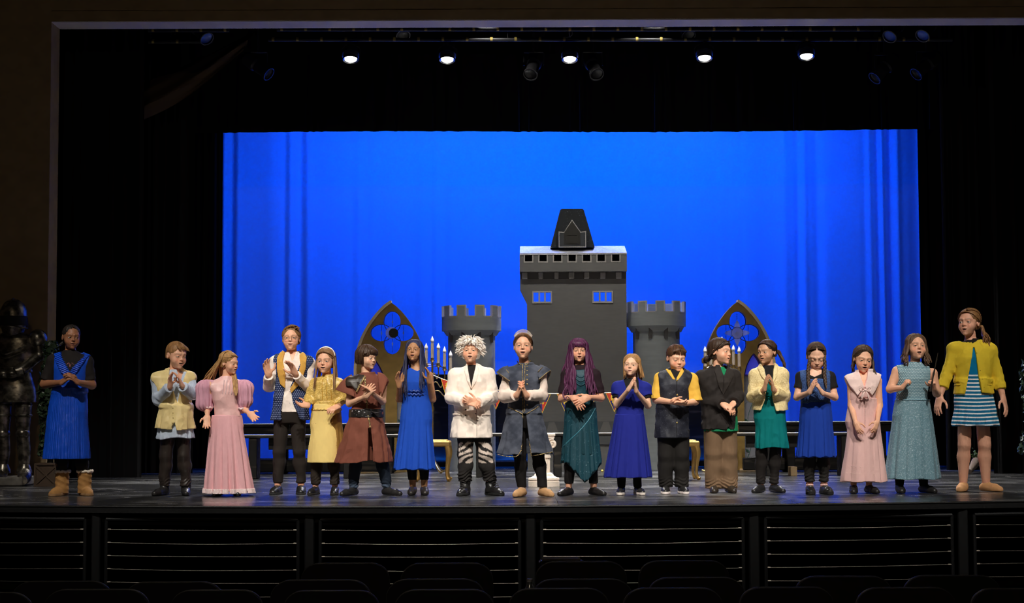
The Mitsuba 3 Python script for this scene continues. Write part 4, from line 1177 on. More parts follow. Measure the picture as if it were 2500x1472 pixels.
def mesh_sdf(f, lo, hi, h, slack=1.35):
    """Surface nets over the zero set of f in the box, evaluated only near the surface."""
    lo, hi = np.asarray(lo, float), np.asarray(hi, float)
    B = 4
    nb = np.maximum(1, np.ceil((hi - lo) / (h * B)).astype(int))
    n = nb * B + 1
    cen = [lo[k] + (np.arange(nb[k]) + .5) * B * h for k in range(3)]
    C = np.stack(np.meshgrid(*cen, indexing='ij'), -1).reshape(-1, 3).astype(F4)
    dc = f(C).reshape(nb)
    near = np.abs(dc) < B * h * 0.87 * slack
    blk = np.repeat(np.repeat(np.repeat(near, B, 0), B, 1), B, 2)
    need = np.zeros(n, bool)
    for a in (0, 1):
        for b in (0, 1):
            for c in (0, 1):
                need[a:n[0] - 1 + a, b:n[1] - 1 + b, c:n[2] - 1 + c] |= blk
    D = np.ones(n, F4)
    s = np.where(dc < 0, -1, 1).astype(F4)
    D[:-1, :-1, :-1] = np.repeat(np.repeat(np.repeat(s, B, 0), B, 1), B, 2)
    idx = np.nonzero(need)
    P = (np.stack(idx, 1) * h + lo).astype(F4)
    D[idx] = f(P)
    D[0], D[-1], D[:, 0], D[:, -1], D[:, :, 0], D[:, :, -1] = 1, 1, 1, 1, 1, 1
    ins = D < 0
    sh = [(i, j, k) for k in (0, 1) for j in (0, 1) for i in (0, 1)]
    sl = lambda A_, o: A_[o[0]:n[0] - 1 + o[0], o[1]:n[1] - 1 + o[1], o[2]:n[2] - 1 + o[2]]
    cnt = np.zeros(n - 1, np.int8)
    for o in sh:
        cnt += sl(ins, o)
    act = (cnt > 0) & (cnt < 8)
    ai = np.nonzero(act)
    na = len(ai[0])
    if na == 0:
        return np.zeros((0, 3)), np.zeros((0, 3), int)
    vid = np.full(n - 1, -1, np.int64)
    vid[ai] = np.arange(na)
    vals = np.stack([D[ai[0] + o[0], ai[1] + o[1], ai[2] + o[2]] for o in sh], 1)
    acc, num = np.zeros((na, 3), F4), np.zeros(na, F4)
    shf = np.array(sh, F4)
    for a, b in EDGES:
        va, vb = vals[:, a], vals[:, b]
        m = (va < 0) != (vb < 0)
        t = np.where(m, va / np.where(m, va - vb, 1), 0)[:, None]
        acc += np.where(m[:, None], shf[a] + (shf[b] - shf[a]) * t, 0)
        num += m
    V = (np.stack(ai, 1) + acc / num[:, None]) * h + lo
    quads = []
    for ax in range(3):
        o = [0, 0, 0]
        o[ax] = 1
        A0 = ins[tuple(slice(0, n[k] - o[k]) for k in range(3))]
        A1 = ins[tuple(slice(o[k], n[k]) for k in range(3))]
        e = np.nonzero(A0 != A1)
        b, c = (ax + 1) % 3, (ax + 2) % 3
        e = np.stack(e, 1)
        ok = (e[:, b] > 0) & (e[:, c] > 0) & (e[:, b] < n[b] - 1) & (e[:, c] < n[c] - 1)
        e = e[ok]
        q = []
        for db, dc_ in ((1, 1), (0, 1), (0, 0), (1, 0)):
            w = e.copy()
            w[:, b] -= db
            w[:, c] -= dc_
            q.append(vid[w[:, 0], w[:, 1], w[:, 2]])
        q = np.stack(q, 1)
        neg = ~ins[e[:, 0], e[:, 1], e[:, 2]]
        q[neg] = q[neg][:, ::-1]
        quads.append(q)
    q = np.vstack(quads)
    q = q[(q >= 0).all(1)]
    return V, np.vstack([q[:, [0, 1, 2]], q[:, [0, 2, 3]]])


def union_mesh(parts):
    """One continuous mesh out of several overlapping closed ones."""
    try:
        ms = []
        for v, f in parts:
            m_ = manifold3d.Manifold(manifold3d.Mesh(vert_properties=np.asarray(v, F4), tri_verts=np.asarray(f, np.uint32)))
            if m_.status() != manifold3d.Error.NoError or m_.is_empty():
                raise ValueError(str(m_.status()))
            ms.append(m_)
        out = ms[0]
        for m_ in ms[1:]:
            out = out + m_
        o = out.to_mesh()
        return np.array(o.vert_properties[:, :3], float), np.array(o.tri_verts, int)
    except Exception:
        m_ = cat_mesh(parts)
        return np.array(m_.vertices), np.array(m_.faces)


def rot(yaw=0, pitch=0, roll=0):
    """Head or body rotation in degrees; yaw > 0 turns the face to the viewer's right, pitch > 0 looks down, roll > 0 tips to the viewer's right."""
    y, p, r = map(math.radians, (yaw, pitch, roll))
    Rz = np.array([[math.cos(y), -math.sin(y), 0], [math.sin(y), math.cos(y), 0], [0, 0, 1]])
    Rx = np.array([[1, 0, 0], [0, math.cos(p), -math.sin(p)], [0, math.sin(p), math.cos(p)]])
    Ry = np.array([[math.cos(r), 0, math.sin(r)], [0, 1, 0], [-math.sin(r), 0, math.cos(r)]])
    return Ry @ Rz @ Rx


def unit(v):
    v = np.asarray(v, float)
    return v / (np.linalg.norm(v) + 1e-12)


# ------------------------------------------------------------------ head
EYE_C = (0.0315, -0.0695, -0.001)
OPEN = 0.0150


def head_sdf(P, mouth, lid, smile, fat):
    """mouth 0..1 opening, lid 0 (shut) .. 1 (open), smile -1..1, fat widens the cheeks; metres, chin -0.105, crown 0.11."""
    x = np.abs(P[:, 0])
    Q = np.stack([x, P[:, 1], P[:, 2]], 1)
    op = OPEN * mouth
    d = ell(Q, (0, .014, .034), (.0745, .091, .077))
    d = smin(d, ell(Q, (0, -.026, -.022), (.0605 + .004 * fat, .060, .066)), .035)
    d = smin(d, ell(Q, (0, -.032, -.070 - op * .45), (.0425 + .006 * fat, .044, .031)), .03)
    d = smin(d, ell(Q, (.036, -.052, -.037), (.0255 + .004 * fat, .0255, .025)), .022)
    d = smin(d, ell(Q, (0, -.076, -.0885 - op * .7), (.0145, .0125, .0125)), .024)
    d = smin(d, seg(Q, (.012, -.0815, .021), (.042, -.064, .023), .0080, .007), .018)
    # eye sockets, nose, mouth
    d = smax(d, -ell(Q, (.0315, -.099, .0000), (.0190, .0160, .0120)), .016)
    d = smin(d, seg(Q, (0, -.081, .008), (0, -.0960, -.0205), .0056, .0074), .012)
    d = smin(d, ell(Q, (0, -.0970, -.0225), (.0088, .0078, .0074)), .006)
    d = smin(d, ell(Q, (.0105, -.0875, -.0255), (.0060, .0078, .0056)), .006)
    d = smax(d, -ell(Q, (.0050, -.0935, -.0312), (.0026, .0045, .0026)), .003)
    d = smin(d, ell(Q, (0, -.075, -.053 - op * .3), (.028, .0165, .020 + op * .4)), .016)
    w = .0215 + .0035 * smile - .003 * mouth
    cz = -.0535 + .0040 * smile - op * .40
    d = smin(d, seg(Q, (w, -.0795, cz), (.0045, -.0905, -.0492), .0022, .0038), .006)
    d = smin(d, seg(Q, (w, -.0795, cz), (0, -.0895, -.0600 - op), .0022, .0048), .006)
    t = np.clip(Q[:, 0] / w, 0, 1)
    iu = -.0525 + (cz + .0525) * t ** 2
    il = -.0562 - op + (cz + .0562 + op) * t ** 2
    slit = np.maximum(np.maximum(Q[:, 2] - iu, il - Q[:, 2]), np.maximum(Q[:, 0] - w * .92, Q[:, 1] + .068))
    d = smax(d, -slit, .0016)
    # eyelids around the ball, opened as an almond
    e = np.asarray(EYE_C, F4)
    r = np.sqrt(((Q - e) ** 2).sum(1))
    d = smin(d, r - F4(.0146), .005)
    u = (Q[:, 0] - e[0]) / .0148
    half = (.0012 + .0046 * lid) * np.clip(1 - u * u, 0, 1)
    ap = np.maximum(np.maximum(np.abs(Q[:, 2] - e[2] - .0005 * lid) - half, Q[:, 1] - e[1] - .001), np.abs(u) * .0148 - .0140)
    d = np.where(ap < .001, smax(d, -np.maximum(ap, F4(.0118) - r), .0012), d)
    # ears
    ea = ell(Q, (.0745, .014, -.006), (.0085, .0180, .0270))
    ea = smax(ea, -ell(Q, (.0835, .009, -.004), (.0065, .0100, .0165)), .004)
    d = smin(d, ea, .006)
    return d


HEAD_LO, HEAD_HI = (-.092, -.118, -.142), (.092, .112, .118)


def head_colors(L, n, skin, lip, brow, blush, mouth, lid, smile, browz=0.0):
    """Skin, lips, brows, lash line and mouth lining of a head, by place on the head."""
    skin = np.asarray(skin, float)
    x, y, z = np.abs(L[:, 0]), L[:, 1], L[:, 2]
    c = np.tile(skin, (len(L), 1))
    op = OPEN * mouth

    def lay(m, col):
        m = np.clip(m, 0, 1)[:, None]
        return c * (1 - m) + np.asarray(col) * m
    front = y < -.03
    bl = np.exp(-(((x - .037) / .017) ** 2 + ((z + .030) / .016) ** 2)) * front
    c = lay(bl * blush, skin * np.array([1.06, .68, .62]))
    nz = np.exp(-((x / .010) ** 2 + ((z + .024) / .009) ** 2)) * (y < -.085)
    c = lay(nz * blush * .6, skin * np.array([1.04, .75, .70]))
    w = .0215 + .0035 * smile - .003 * mouth
    cz = -.0535 + .0040 * smile - op * .40
    t = np.clip(x / w, 0, 1)
    up, lo = -.0468 + (cz + .0468) * t ** 1.7, -.0645 - op + (cz + .0645 + op) * t ** 1.7
    inside = (z < up + .0004) & (z > lo - .0004) & (x < w * 1.02) & (y < -.068)
    c = lay(inside * .8, lip)
    iu = -.0525 + (cz + .0525) * t ** 2
    il = -.0562 - op + (cz + .0562 + op) * t ** 2
    gap = (x < w * .93) & (z < iu + .0003) & (z > il - .0003) & (y < -.05)
    deep = gap & ((y > -.0865 + x * x * 16) | (mouth < .12))
    c = lay(deep * 1.0, (.06, .016, .013))
    teeth = deep & (mouth >= .12) & (z > iu - .0026 - op * .25)
    c = lay(teeth * 1.0, (.60, .53, .45))
    # brows
    bz = .0225 + browz + .0045 * np.sin(np.clip((x - .012) / .036, 0, 1) * 2.6)
    bw = .0030 * (1 - .55 * np.clip((x - .02) / .03, 0, 1))
    b = np.exp(-((z - bz) / bw) ** 2) * (x > .011) * (x < .049) * front
    c = lay(b * .62, brow)
    # lash line and lid
    e = np.asarray(EYE_C)
    u = (x - e[0]) / .0148
    half = (.0012 + .0046 * lid) * np.clip(1 - u * u, 0, 1)
    near = front & (np.abs(u) < 1.02) & (np.sqrt((x - e[0]) ** 2 + (y - e[1]) ** 2 + (z - e[2]) ** 2) < .0185)
    zz = z - e[2] - .0005 * lid
    lash = near & (zz > half - .0010) & (zz < half + .0016)
    c = lay(lash * .85, np.minimum(np.asarray(brow) * .5, .03))
    c = lay((near & (zz < -half + .0006) & (zz > -half - .0012)) * .35, np.asarray(brow) * .6)
    return c


def eye_mesh(c, R, s, gaze, iris):
    """An eyeball with iris and pupil; gaze is a direction in head space."""
    m_ = trimesh.creation.icosphere(subdivisions=3, radius=1.0)
    v = np.array(m_.vertices)
    a = np.degrees(np.arccos(np.clip(v @ unit(gaze), -1, 1)))
    col = np.tile([.58, .54, .50], (len(v), 1))
    col[a < 33] = iris
    col[(a < 35) & (a > 29)] = np.asarray(iris) * .4
    col[a < 15] = (.008, .008, .008)
    return (v * .0131 * s) @ R.T + c, np.array(m_.faces), col


# ------------------------------------------------------------------ hand
def hand_sdf_parts(L, f, n, side, curl, spread, thumb, fold=0.25):
    """Bones of a hand: list of (a, b, ra, rb, k); origin at the wrist. f fingers' direction, n palm normal, side +1/-1 puts the thumb along side * (n x f)."""
    f, n = unit(f), np.asarray(n, float)
    n = unit(n - f * (n @ f))
    s = unit(np.cross(n, f)) * side
    out = []
    base = [(.50, .165), (.535, .058), (.515, -.050), (.475, -.150)]
    ln = [.40, .445, .415, .335]
    for i, ((bf, bs), l) in enumerate(zip(base, ln)):
        b0 = L * (bf * f + bs * s)
        out.append((L * (.04 * f + bs * .55 * s) + 0 * n, b0, L * .088, L * .066, .022))
        ang = math.radians(spread * (1.5 - i))
        d0 = unit(f * math.cos(ang) + s * math.sin(ang))
        c = curl[i] if np.ndim(curl) else curl
        p, tot = b0, 0.0
        r0 = L * (.054 if i < 3 else .047)
        for j, (fr_, cc) in enumerate(((.45, .85), (.31, 1.15), (.24, .8))):
            tot += c * cc
            dd = d0 * math.cos(tot) + n * math.sin(tot)
            q = p + dd * L * l * fr_
            out.append((p, q, r0 * (1 - .09 * j), r0 * (.93 - .11 * j), .006))
            p = q
    th = unit(f * (.62 - .3 * thumb) + s * (.62 + .1 * thumb) + n * (.30 + .5 * fold))
    t0 = L * (.10 * f + .14 * s + .02 * n)
    t1 = t0 + th * L * .26
    t2 = t1 + unit(th * .75 + f * .55 - s * .10) * L * .19
    t3 = t2 + unit(th * .55 + f * .8 - s * .2) * L * .15
    out += [(t0, t1, L * .085, L * .063, .018), (t1, t2, L * .060, L * .054, .006), (t2, t3, L * .054, L * .044, .005)]
    return out


def hand_mesh(wrist, L, f, n, side, curl=.35, spread=6, thumb=.5, fold=.25, fore=None, h=.0026):
    bones = [(np.asarray(a) + wrist, np.asarray(b) + wrist, ra, rb, k) for a, b, ra, rb, k in hand_sdf_parts(L, f, n, side, curl, spread, thumb, fold)]
    f_, n_ = unit(f), unit(np.asarray(n, float) - unit(f) * (np.asarray(n, float) @ unit(f)))
    if fore is not None:
        bones.insert(0, (wrist + unit(fore) * L * .34, wrist + f_ * L * .10, L * .152, L * .125, .03))
    pts = np.array([b[0] for b in bones] + [b[1] for b in bones])

    def fn(P):
        # the palm is flat: measure the metacarpals squeezed along the palm's normal
        pal = None
        rel = P - np.asarray(wrist, F4)
        hgt = rel @ n_.astype(F4)
        Pf = P + (hgt * F4(.55))[:, None] * n_.astype(F4)
        d = None
        for i, (a, b, ra, rb, k) in enumerate(bones):
            if k >= .02 and i > 0 or (k == .018):
                e = seg(Pf, a, b, ra, rb) * F4(.8)
            else:
                e = seg(P, a, b, ra, rb)
            d = e if d is None else smin(d, e, k * L / .15)
        return d
    return thin(*mesh_sdf(fn, pts.min(0) - .03, pts.max(0) + .03, h, 1.7), .00025)


# ------------------------------------------------------------------ the figure
TK = np.array([-.28, -.12, 0, .2, .4, .6, .8, .95, 1.05, 1.13])
TA = np.array([.060, .085, .094, .090, .083, .088, .094, .086, .056, .032])
TB = np.array([.050, .062, .067, .061, .055, .060, .064, .054, .042, .032])


class Kid:
    def __init__(s, label, Y_feet, sole, foot_x, top, chin, face_x, shoulders, arms, feet, yaw=0, lean=0.0, hyaw=0, hpitch=0, hroll=0, wid=1.0, dep=1.0,
                 skin=(.80, .47, .33), hair_top=.010, head_dy=-.005, hip_x=None, limb=1.0, hs=None, legw=.90):
        s.key = thing('person', label, 'person')
        Y0 = floor_Y(foot_x, sole) + Y_feet
        s.O = np.array([WX(foot_x, Y0, sole), Y0, 0.0])
        q = s.q
        s.skin = np.array(skin)
        ztop, zchin = q(face_x, top)[2], q(face_x, chin)[2]
        s.hs = hs or (ztop - zchin - hair_top) / .215        # head size against the 0.215 m head
        s.H = ztop - hair_top
        s.R = rot(hyaw, hpitch, hroll)
        hc = q(face_x, (top + chin) / 2, head_dy)
        s.hc = np.array([hc[0], head_dy, zchin + .105 * s.hs * math.cos(math.radians(hpitch) * .6)])
        s.yaw = math.radians(yaw)
        (lx, ly), (rx, ry) = shoulders
        s.shl, s.shr = q(lx, ly), q(rx, ry)
        w = s.H * .108 * wid
        s.zs = (s.shl[2] + s.shr[2]) / 2
        mid = (s.shl + s.shr) / 2
        s.cx = mid[0]
        s.zh = .485 * s.H
        s.wid, s.dep, s.limb = wid * s.H, dep * s.H, limb
        s.hipx = q(hip_x, sole)[0] if hip_x else .5 * (q(feet[0][0], sole)[0] + q(feet[1][0], sole)[0])
        s.lean = lean
        s.legw = legw
        dx = (s.shr[0] - s.shl[0]) / 2
        s.S = {}
        for sd, p in ((-1, s.shl), (1, s.shr)):
            s.S[sd] = np.array([s.cx + sd * dx, sd * math.sin(s.yaw) * dx + lean, p[2] - .028 * s.H / 1.4])
        s.E, s.Wr, s.tip = {}, {}, {}
        for sd, a in zip((-1, 1), arms):
            (ex, ey, edy), (wx_, wy, wdy), (tx, ty, tdy) = a
            s.E[sd], s.Wr[sd], s.tip[sd] = q(ex, ey, edy), q(wx_, wy, wdy), q(tx, ty, tdy)
        s.A = {}
        for sd, (ax, ay, ady) in zip((-1, 1), feet):
            p = q(ax, ay, ady)
            p[2] = .062 * s.H / 1.4
            s.A[sd] = p
        s.neck0 = np.array([s.cx, .012 * s.H + lean, s.zs - .005])
        s.neck1 = s.hc + s.R @ (np.array([0, .018, -.05]) * s.hs)

    def q(s, px, py, dy=0.0):
        return W(px, py, s.O[1] + dy) - s.O

    def qz(s, py, dy=-.1):
        return s.q(1250, py, dy)[2]

    def poly(s, pts, dy=-.1):
        return [tuple(s.q(x, y, dy)[[0, 2]]) for x, y in pts]

    def place(s, v):
        return np.asarray(v) + s.O

    # ---- distance fields, in the figure's own frame
    def frame(s, P):
        z = P[:, 2]
        t = (z - s.zh) / (s.zs - s.zh)
        tc = np.clip(t, -.3, 1.2)
        x = P[:, 0] - (s.hipx + (s.cx - s.hipx) * np.clip(tc, 0, 1))
        y = P[:, 1] - s.lean * np.clip(tc, 0, 1)
        c, sn = F4(math.cos(s.yaw)), F4(math.sin(s.yaw))
        return x * c + y * sn, -x * sn + y * c, t

    def torso(s, P, off=0.0, low=True):
        u, v, t = s.frame(P)
        a = np.interp(t, TK, TA).astype(F4) * F4(s.wid) + F4(off)
        b = np.interp(t, TK, TB).astype(F4) * F4(s.dep) + F4(off)
        r = (np.abs(u / a) ** 2.5 + np.abs(v / b) ** 2.5) ** .4
        d = (r - 1) * np.minimum(a, b) * F4(.92)
        d = np.maximum(d, P[:, 2] - (s.zs + .058 * s.H / 1.4 + off * .5))
        for sd in (-1, 1):
            d = smin(d, seg(P, s.neck0 + (0, .008, .012), s.S[sd], .038 * s.H / 1.4 + off, .040 * s.H / 1.4 * s.limb + off), .03)
        return np.maximum(d, (s.zh - .09) - P[:, 2]) if low else d

    def arm(s, P, sd, off=0.0, r=(.029, .0235, .0235, .0148)):
        H = s.H * s.limb
        d = seg(P, s.S[sd], s.E[sd], r[0] * H + off, r[1] * H + off)
        return smin(d, seg(P, s.E[sd], s.Wr[sd], r[2] * H + off, r[3] * H + off), .012)

    def leg(s, P, sd, off=0.0, scale=1.0, knee=True):
        H = s.H * s.limb * scale * s.legw
        hip = np.array([s.hipx + sd * .045 * s.H * math.cos(s.yaw), sd * .045 * s.H * math.sin(s.yaw), s.zh + .01])
        an = s.A[sd]
        kn = hip * .47 + an * .53 + np.array([0, -.018, 0])
        d = seg(P, hip, kn, .050 * H + off, .034 * H + off)
        cf = kn * .68 + an * .32 + np.array([0, .014, 0])
        d = smin(d, seg(P, kn, cf, .032 * H + off, .0345 * H + off), .02)
        d = smin(d, seg(P, cf, an, .0345 * H + off, .0215 * H + off), .02)
        if not knee:
            return d
        kc = kn + np.array([0, -.020, 0])
        d = smin(d, ell(P, kc, np.array([.022, .022, .026]) * H + off), .02)
        return d

    def skirt(s, P, ztop, zhem, top_ab, hem_ab, folds=9, amp=.07, seed=1, power=1.0, cx0=None, cx1=None, hem=0.0, sharp=0.0, dy=0.0, ripple=0.0, cover=True):
        """A cone of cloth from waist to hem with folds that deepen downwards."""
        t = np.clip((ztop - P[:, 2]) / (ztop - zhem), 0, 1.05).astype(F4)
        cx0 = s.hipx if cx0 is None else cx0
        cx1 = s.hipx if cx1 is None else cx1
        tp = t ** power
        a = top_ab[0] + (hem_ab[0] - top_ab[0]) * tp
        b = top_ab[1] + (hem_ab[1] - top_ab[1]) * tp
        x, y = P[:, 0] - (cx0 + (cx1 - cx0) * t), P[:, 1] - dy
        th = np.arctan2(y / b, x / a)
        ph = seed * 1.7
        w = th * folds + .55 * np.sin(th * 3 + ph) + .35 * np.sin(th * 5 + 2 * ph) + .5 * t * np.sin(th * 2 + ph)
        fo = 1.7 * np.abs(np.sin(w * .5 + .6 * np.sin(th * 2 + ph))) ** F4(.75) - 1.0 + .35 * np.sin(th * 4 + ph) + .25 * np.sin(1.7 * w + ph + 2 * t)
        m = 1 + amp * fo * (.18 + .82 * t)
        if ripple:
            m = m + ripple * np.sin(th * folds * 5.2 + ph)
        r = np.sqrt((x / a) ** 2 + (y / b) ** 2)
        d = (r / m - 1) * np.minimum(a, b) * F4(.86)
        if cover:       # the cloth cannot sink into the hips and thighs under it
            d = smin(d, np.minimum(s.torso(P, .013, low=False), np.minimum(s.leg(P, -1, .006), s.leg(P, 1, .006))), .012)
        zz = zhem + hem * np.sin(th * folds * .5 + ph)
        return np.maximum(np.maximum(d, zz - P[:, 2]), P[:, 2] - ztop)

    def sleeve(s, P, sd, upto, r0, r1, rend=None, seed=3, wr=.004):
        """Sleeve to a fraction of the arm (1 = elbow, 2 = wrist), cut square."""
        S_, E_, W_ = s.S[sd], s.E[sd], s.Wr[sd]
        H = s.H
        rend = r1 if rend is None else rend
        if upto <= 1:
            e = S_ + (E_ - S_) * upto
            d = seg(P, S_, e + unit(E_ - S_) * .03, r0 * H, rend * H)
            ax = unit(E_ - S_)
            d = np.maximum(d, ((P - e.astype(F4)) @ ax.astype(F4)))
        else:
            e = E_ + (W_ - E_) * (upto - 1)
            ax = unit(W_ - E_)
            d2 = seg(P, E_, e + ax * .03, r1 * H, rend * H)
            d2 = np.maximum(d2, ((P - e.astype(F4)) @ ax.astype(F4)))
            d = smin(seg(P, S_, E_, r0 * H, r1 * H), d2, .015)
            el = np.exp(-((P - E_.astype(F4)) ** 2).sum(1) / .012)
            d = d + wr * wob(P, 75, seed) * el
        return d + wr * .8 * wob(P, 48, seed + sd + 20) + wr * .5 * wob(P, 95, seed + sd + 30)

    # ---- meshes
    def body(s, hands, mouth=.2, lid=.75, smile=.2, fat=0., lip=(.60, .24, .185), brow=(.10, .05, .03), blush=.5, iris=(.06, .035, .02), gaze=(0, -1, 0), legskin=True, browz=0.):
        H = s.H
        sc = H / 1.4

        def fn(P):
            d = s.torso(P, -.004)
            t = (P[:, 2] - s.zh) / (s.zs - s.zh)
            d = d + .020 * np.clip(1.6 - 2.6 * t, 0, 1)
            d = smin(d, seg(P, s.neck0 - (0, 0, .03), s.neck1, .047 * sc, .0405 * sc), .02)
            for sd in (-1, 1):
                d = smin(d, s.arm(P, sd), .02)
                d = smin(d, s.leg(P, sd) + .010 * np.clip((P[:, 2] - s.zh * .62) / .12, 0, 1), .02)
                d = smin(d, seg(P, s.A[sd] - (0, 0, .01), s.A[sd] + (0, -.012, -.035), .022 * sc, .014 * sc), .012)
            return d
        pts = np.array([s.S[-1], s.S[1], s.E[-1], s.E[1], s.Wr[-1], s.Wr[1], s.A[-1], s.A[1], s.neck1])
        lo, hi = pts.min(0) - .14, pts.max(0) + .14
        lo[2] = 0
        parts = [thin(*mesh_sdf(fn, lo, hi, .0085, 1.5), .0005)]
        hm = mesh_sdf(lambda P: head_sdf(P, mouth, lid, smile, fat), HEAD_LO, HEAD_HI, .0029, 1.6)
        parts.append(((hm[0] * s.hs) @ s.R.T + s.hc, hm[1]))
        for sd, hnd in zip((-1, 1), hands):
            if hnd is None:
                continue
            f = s.tip[sd] - s.Wr[sd]
            L = hnd.get('L', .109 * H)
            parts.append(hand_mesh(s.Wr[sd], L, f, hnd['n'], sd * hnd.get('side', 1), hnd.get('curl', .3), hnd.get('spread', 5), hnd.get('thumb', .5), hnd.get('fold', .25), s.E[sd] - s.Wr[sd]))
        v, f = union_mesh(parts)
        L_ = ((v - s.hc) @ s.R) / s.hs
        col = np.tile(s.skin, (len(v), 1))
        col = col * (1 + .05 * (meshkit.noise(v * 45, 3) - .5))[:, None]
        hd = (np.abs(L_[:, 0]) < .09) & (np.abs(L_[:, 1]) < .115) & (L_[:, 2] > -.125) & (L_[:, 2] < .12)
        col[hd] = head_colors(L_[hd], None, s.skin, lip, brow, blush, mouth, lid, smile, browz)
        for sd, hnd in zip((-1, 1), hands):          # rosier fingertips and palms
            if hnd is not None:
                dist = np.linalg.norm(v - s.tip[sd], axis=1)
                m_ = np.clip(1 - dist / .09, 0, 1)[:, None] * .35 * blush
                col = col * (1 - m_) + s.skin * np.array([1.03, .80, .76]) * m_
        obj('person', (s.place(v), f), M['skin'], key=s.key, smooth=True, color=np.clip(col, 0, 1))
        ec = [np.array([sx * EYE_C[0], EYE_C[1], EYE_C[2]]) for sx in (-1, 1)]
        for c in ec:
            ev, ef, ecol = eye_mesh(s.hc + s.R @ (c * s.hs), s.R, s.hs, gaze, iris)
            obj('eye', (s.place(ev), ef), M['eye'], parent=s.key, smooth=True, color=ecol)

    def cloth(s, name, fn, color, lo, hi, h=.006, bsdf='cloth', label=None, var=.06, slack=1.6, cfn=None, parent=None, smooth=True):
        v, f = mesh_sdf(fn, lo, hi, h, slack)
        if len(v) == 0:
            print('empty garment', name, s.key)
            return None
        v, f = thin(v, f, .0004 if cfn is None else .00015)
        col = np.tile(np.asarray(color, float), (len(v), 1))
        if cfn is not None:
            col = cfn(v, col)
        col = col * (1 + var * (meshkit.fbm(v * 30, 3, 5)[:, None] - .5) * 2)
        kw = {'color': np.clip(col, 0, 1)} if bsdf in ('cloth', 'satin', 'leather', 'skin', 'hair') else {}
        return obj(name, (s.place(v), f), M.get(bsdf, bsdf), parent=parent or s.key, smooth=smooth, label=label, **kw)

    def bounds(s, z0, z1, padx=.12, pady=.1):
        pts = np.array([s.S[-1], s.S[1], s.E[-1], s.E[1], s.Wr[-1], s.Wr[1]])
        lo, hi = pts.min(0) - (padx, pady, 0), pts.max(0) + (padx, pady + .12, 0)
        lo[1] = min(lo[1], -.22)
        hi[1] = max(hi[1], .22)
        lo[2], hi[2] = z0, z1
        return lo, hi

    def shoe(s, sd, direc, L=.20, color=(.02, .02, .02), w=.036, top=.055, sole=None, bsdf='leather', shaft=0.0, shaft_r=.045, label=None, toe=1.0, soleh=.014, rim=None):
        an = s.A[sd]
        d = unit([direc[0], direc[1], 0])
        heel, ballp, toep = an - d * L * .16, an + d * L * .48, an + d * L * .74
        g = lambda p, z: np.array([p[0], p[1], z])
        k = s.H / 1.4
        sh = soleh if sole is not None else .004

        def fn(P):
            e = seg(P, g(heel, .030), g(ballp, .026), .033 * k, w * k)
            e = smin(e, seg(P, g(ballp, .022), g(toep, .018), w * k, w * .78 * k * toe), .02)
            e = smin(e, seg(P, g(an, .05), g(an + d * L * .26, .030), .036 * k, w * .9 * k), .02)
            e = np.maximum(e, P[:, 2] - (top + .03) * k)
            ring = seg(P, g(an, 0), g(an, top * k + .06), .034 * k, .034 * k)
            if shaft:
                st_ = seg(P, g(an, .03), g(an + (0, .01, 0), shaft), shaft_r * k, shaft_r * 1.06 * k) + .0022 * np.sin(P[:, 2] * 130 + 3 * P[:, 0] * 20)
                e = smin(e, np.maximum(st_, P[:, 2] - shaft), .02)
            else:
                e = np.maximum(e, -(np.maximum(seg(P, g(an, top * k + .012), g(an, top * k + .2), .030 * k, .03 * k), -(P[:, 2] - top * k)))) if top < .08 else e
            return np.maximum(e, sh - P[:, 2])
        pts = np.array([heel, ballp, toep, an])
        lo, hi = pts.min(0) - .075, pts.max(0) + .075
        lo[2], hi[2] = -.01, max(.12, shaft + .03)
        key = s.cloth('shoe', fn, color, lo, hi, .0048, bsdf, label=label, var=.08)
        if sole is not None:
            def fs(P):
                Q = P * np.array([1, 1, 0], F4)
                e = smin(seg(Q, g(heel, 0), g(ballp, 0), .036 * k, (w + .003) * k), seg(Q, g(ballp, 0), g(toep, 0), (w + .003) * k, w * .84 * k * toe), .015)
                return np.maximum(np.maximum(e, P[:, 2] - soleh - .004), -P[:, 2] + .0008)
            s.cloth('sole', fs, sole, lo, hi, .0045, 'cloth', parent=key)
        if rim is not None:
            c = g(an + (0, .01, 0), shaft)
            ang = np.linspace(0, 2 * np.pi, 40)
            r_ = shaft_r * 1.10 * k
            ring_ = [c + (r_ * math.cos(a), r_ * math.sin(a), .004 * math.sin(a * 9)) for a in ang]
            m_ = tube(ring_, [.011 + .003 * math.sin(i * 2.3) for i in range(40)], sides=8)
            obj('fur_rim', m_.apply_translation(s.O) or m_, M['cloth'], parent=key, smooth=True, color=np.tile(rim, (len(m_.vertices), 1)))
        return key

    def shoes(s, dirs, **kw):
        return [s.shoe(sd, d, **kw) for sd, d in zip((-1, 1), dirs)]

    def trousers(s, color, zt, off=.012, zend=.08, bsdf='cloth', wr=.004, name='trousers', scale=1.0, flare=0.0, pool=0.0, cfn=None, seed=4, label=None, sds=(-1, 1)):

        def fn(P):
            d = None
            w = wr * wob(P, 42, seed) * np.clip(1.6 - P[:, 2] / (s.zh * .55), .35, 1.6) if wr else 0
            for sd in sds:
                e = s.leg(P, sd, off, scale, knee=False)
                if flare:
                    an = s.A[sd]
                    hip = np.array([s.hipx + sd * .045 * s.H * math.cos(s.yaw), 0, s.zh])
                    e = smin(e, seg(P, hip, an, .055 * s.H, flare * s.H), .02)
                d = e if d is None else smin(d, e, .012)
            d = smin(d, s.torso(P, off * .8), .02) + w
            if pool:
                lowz = np.exp(-((P[:, 2] - zend - .03) / .05) ** 2)
                d = d + pool * lowz * np.sin(P[:, 2] * 210 + 6 * np.sin(P[:, 0] * 30 + P[:, 1] * 20))
            return np.maximum(np.maximum(d, P[:, 2] - zt), zend - P[:, 2])
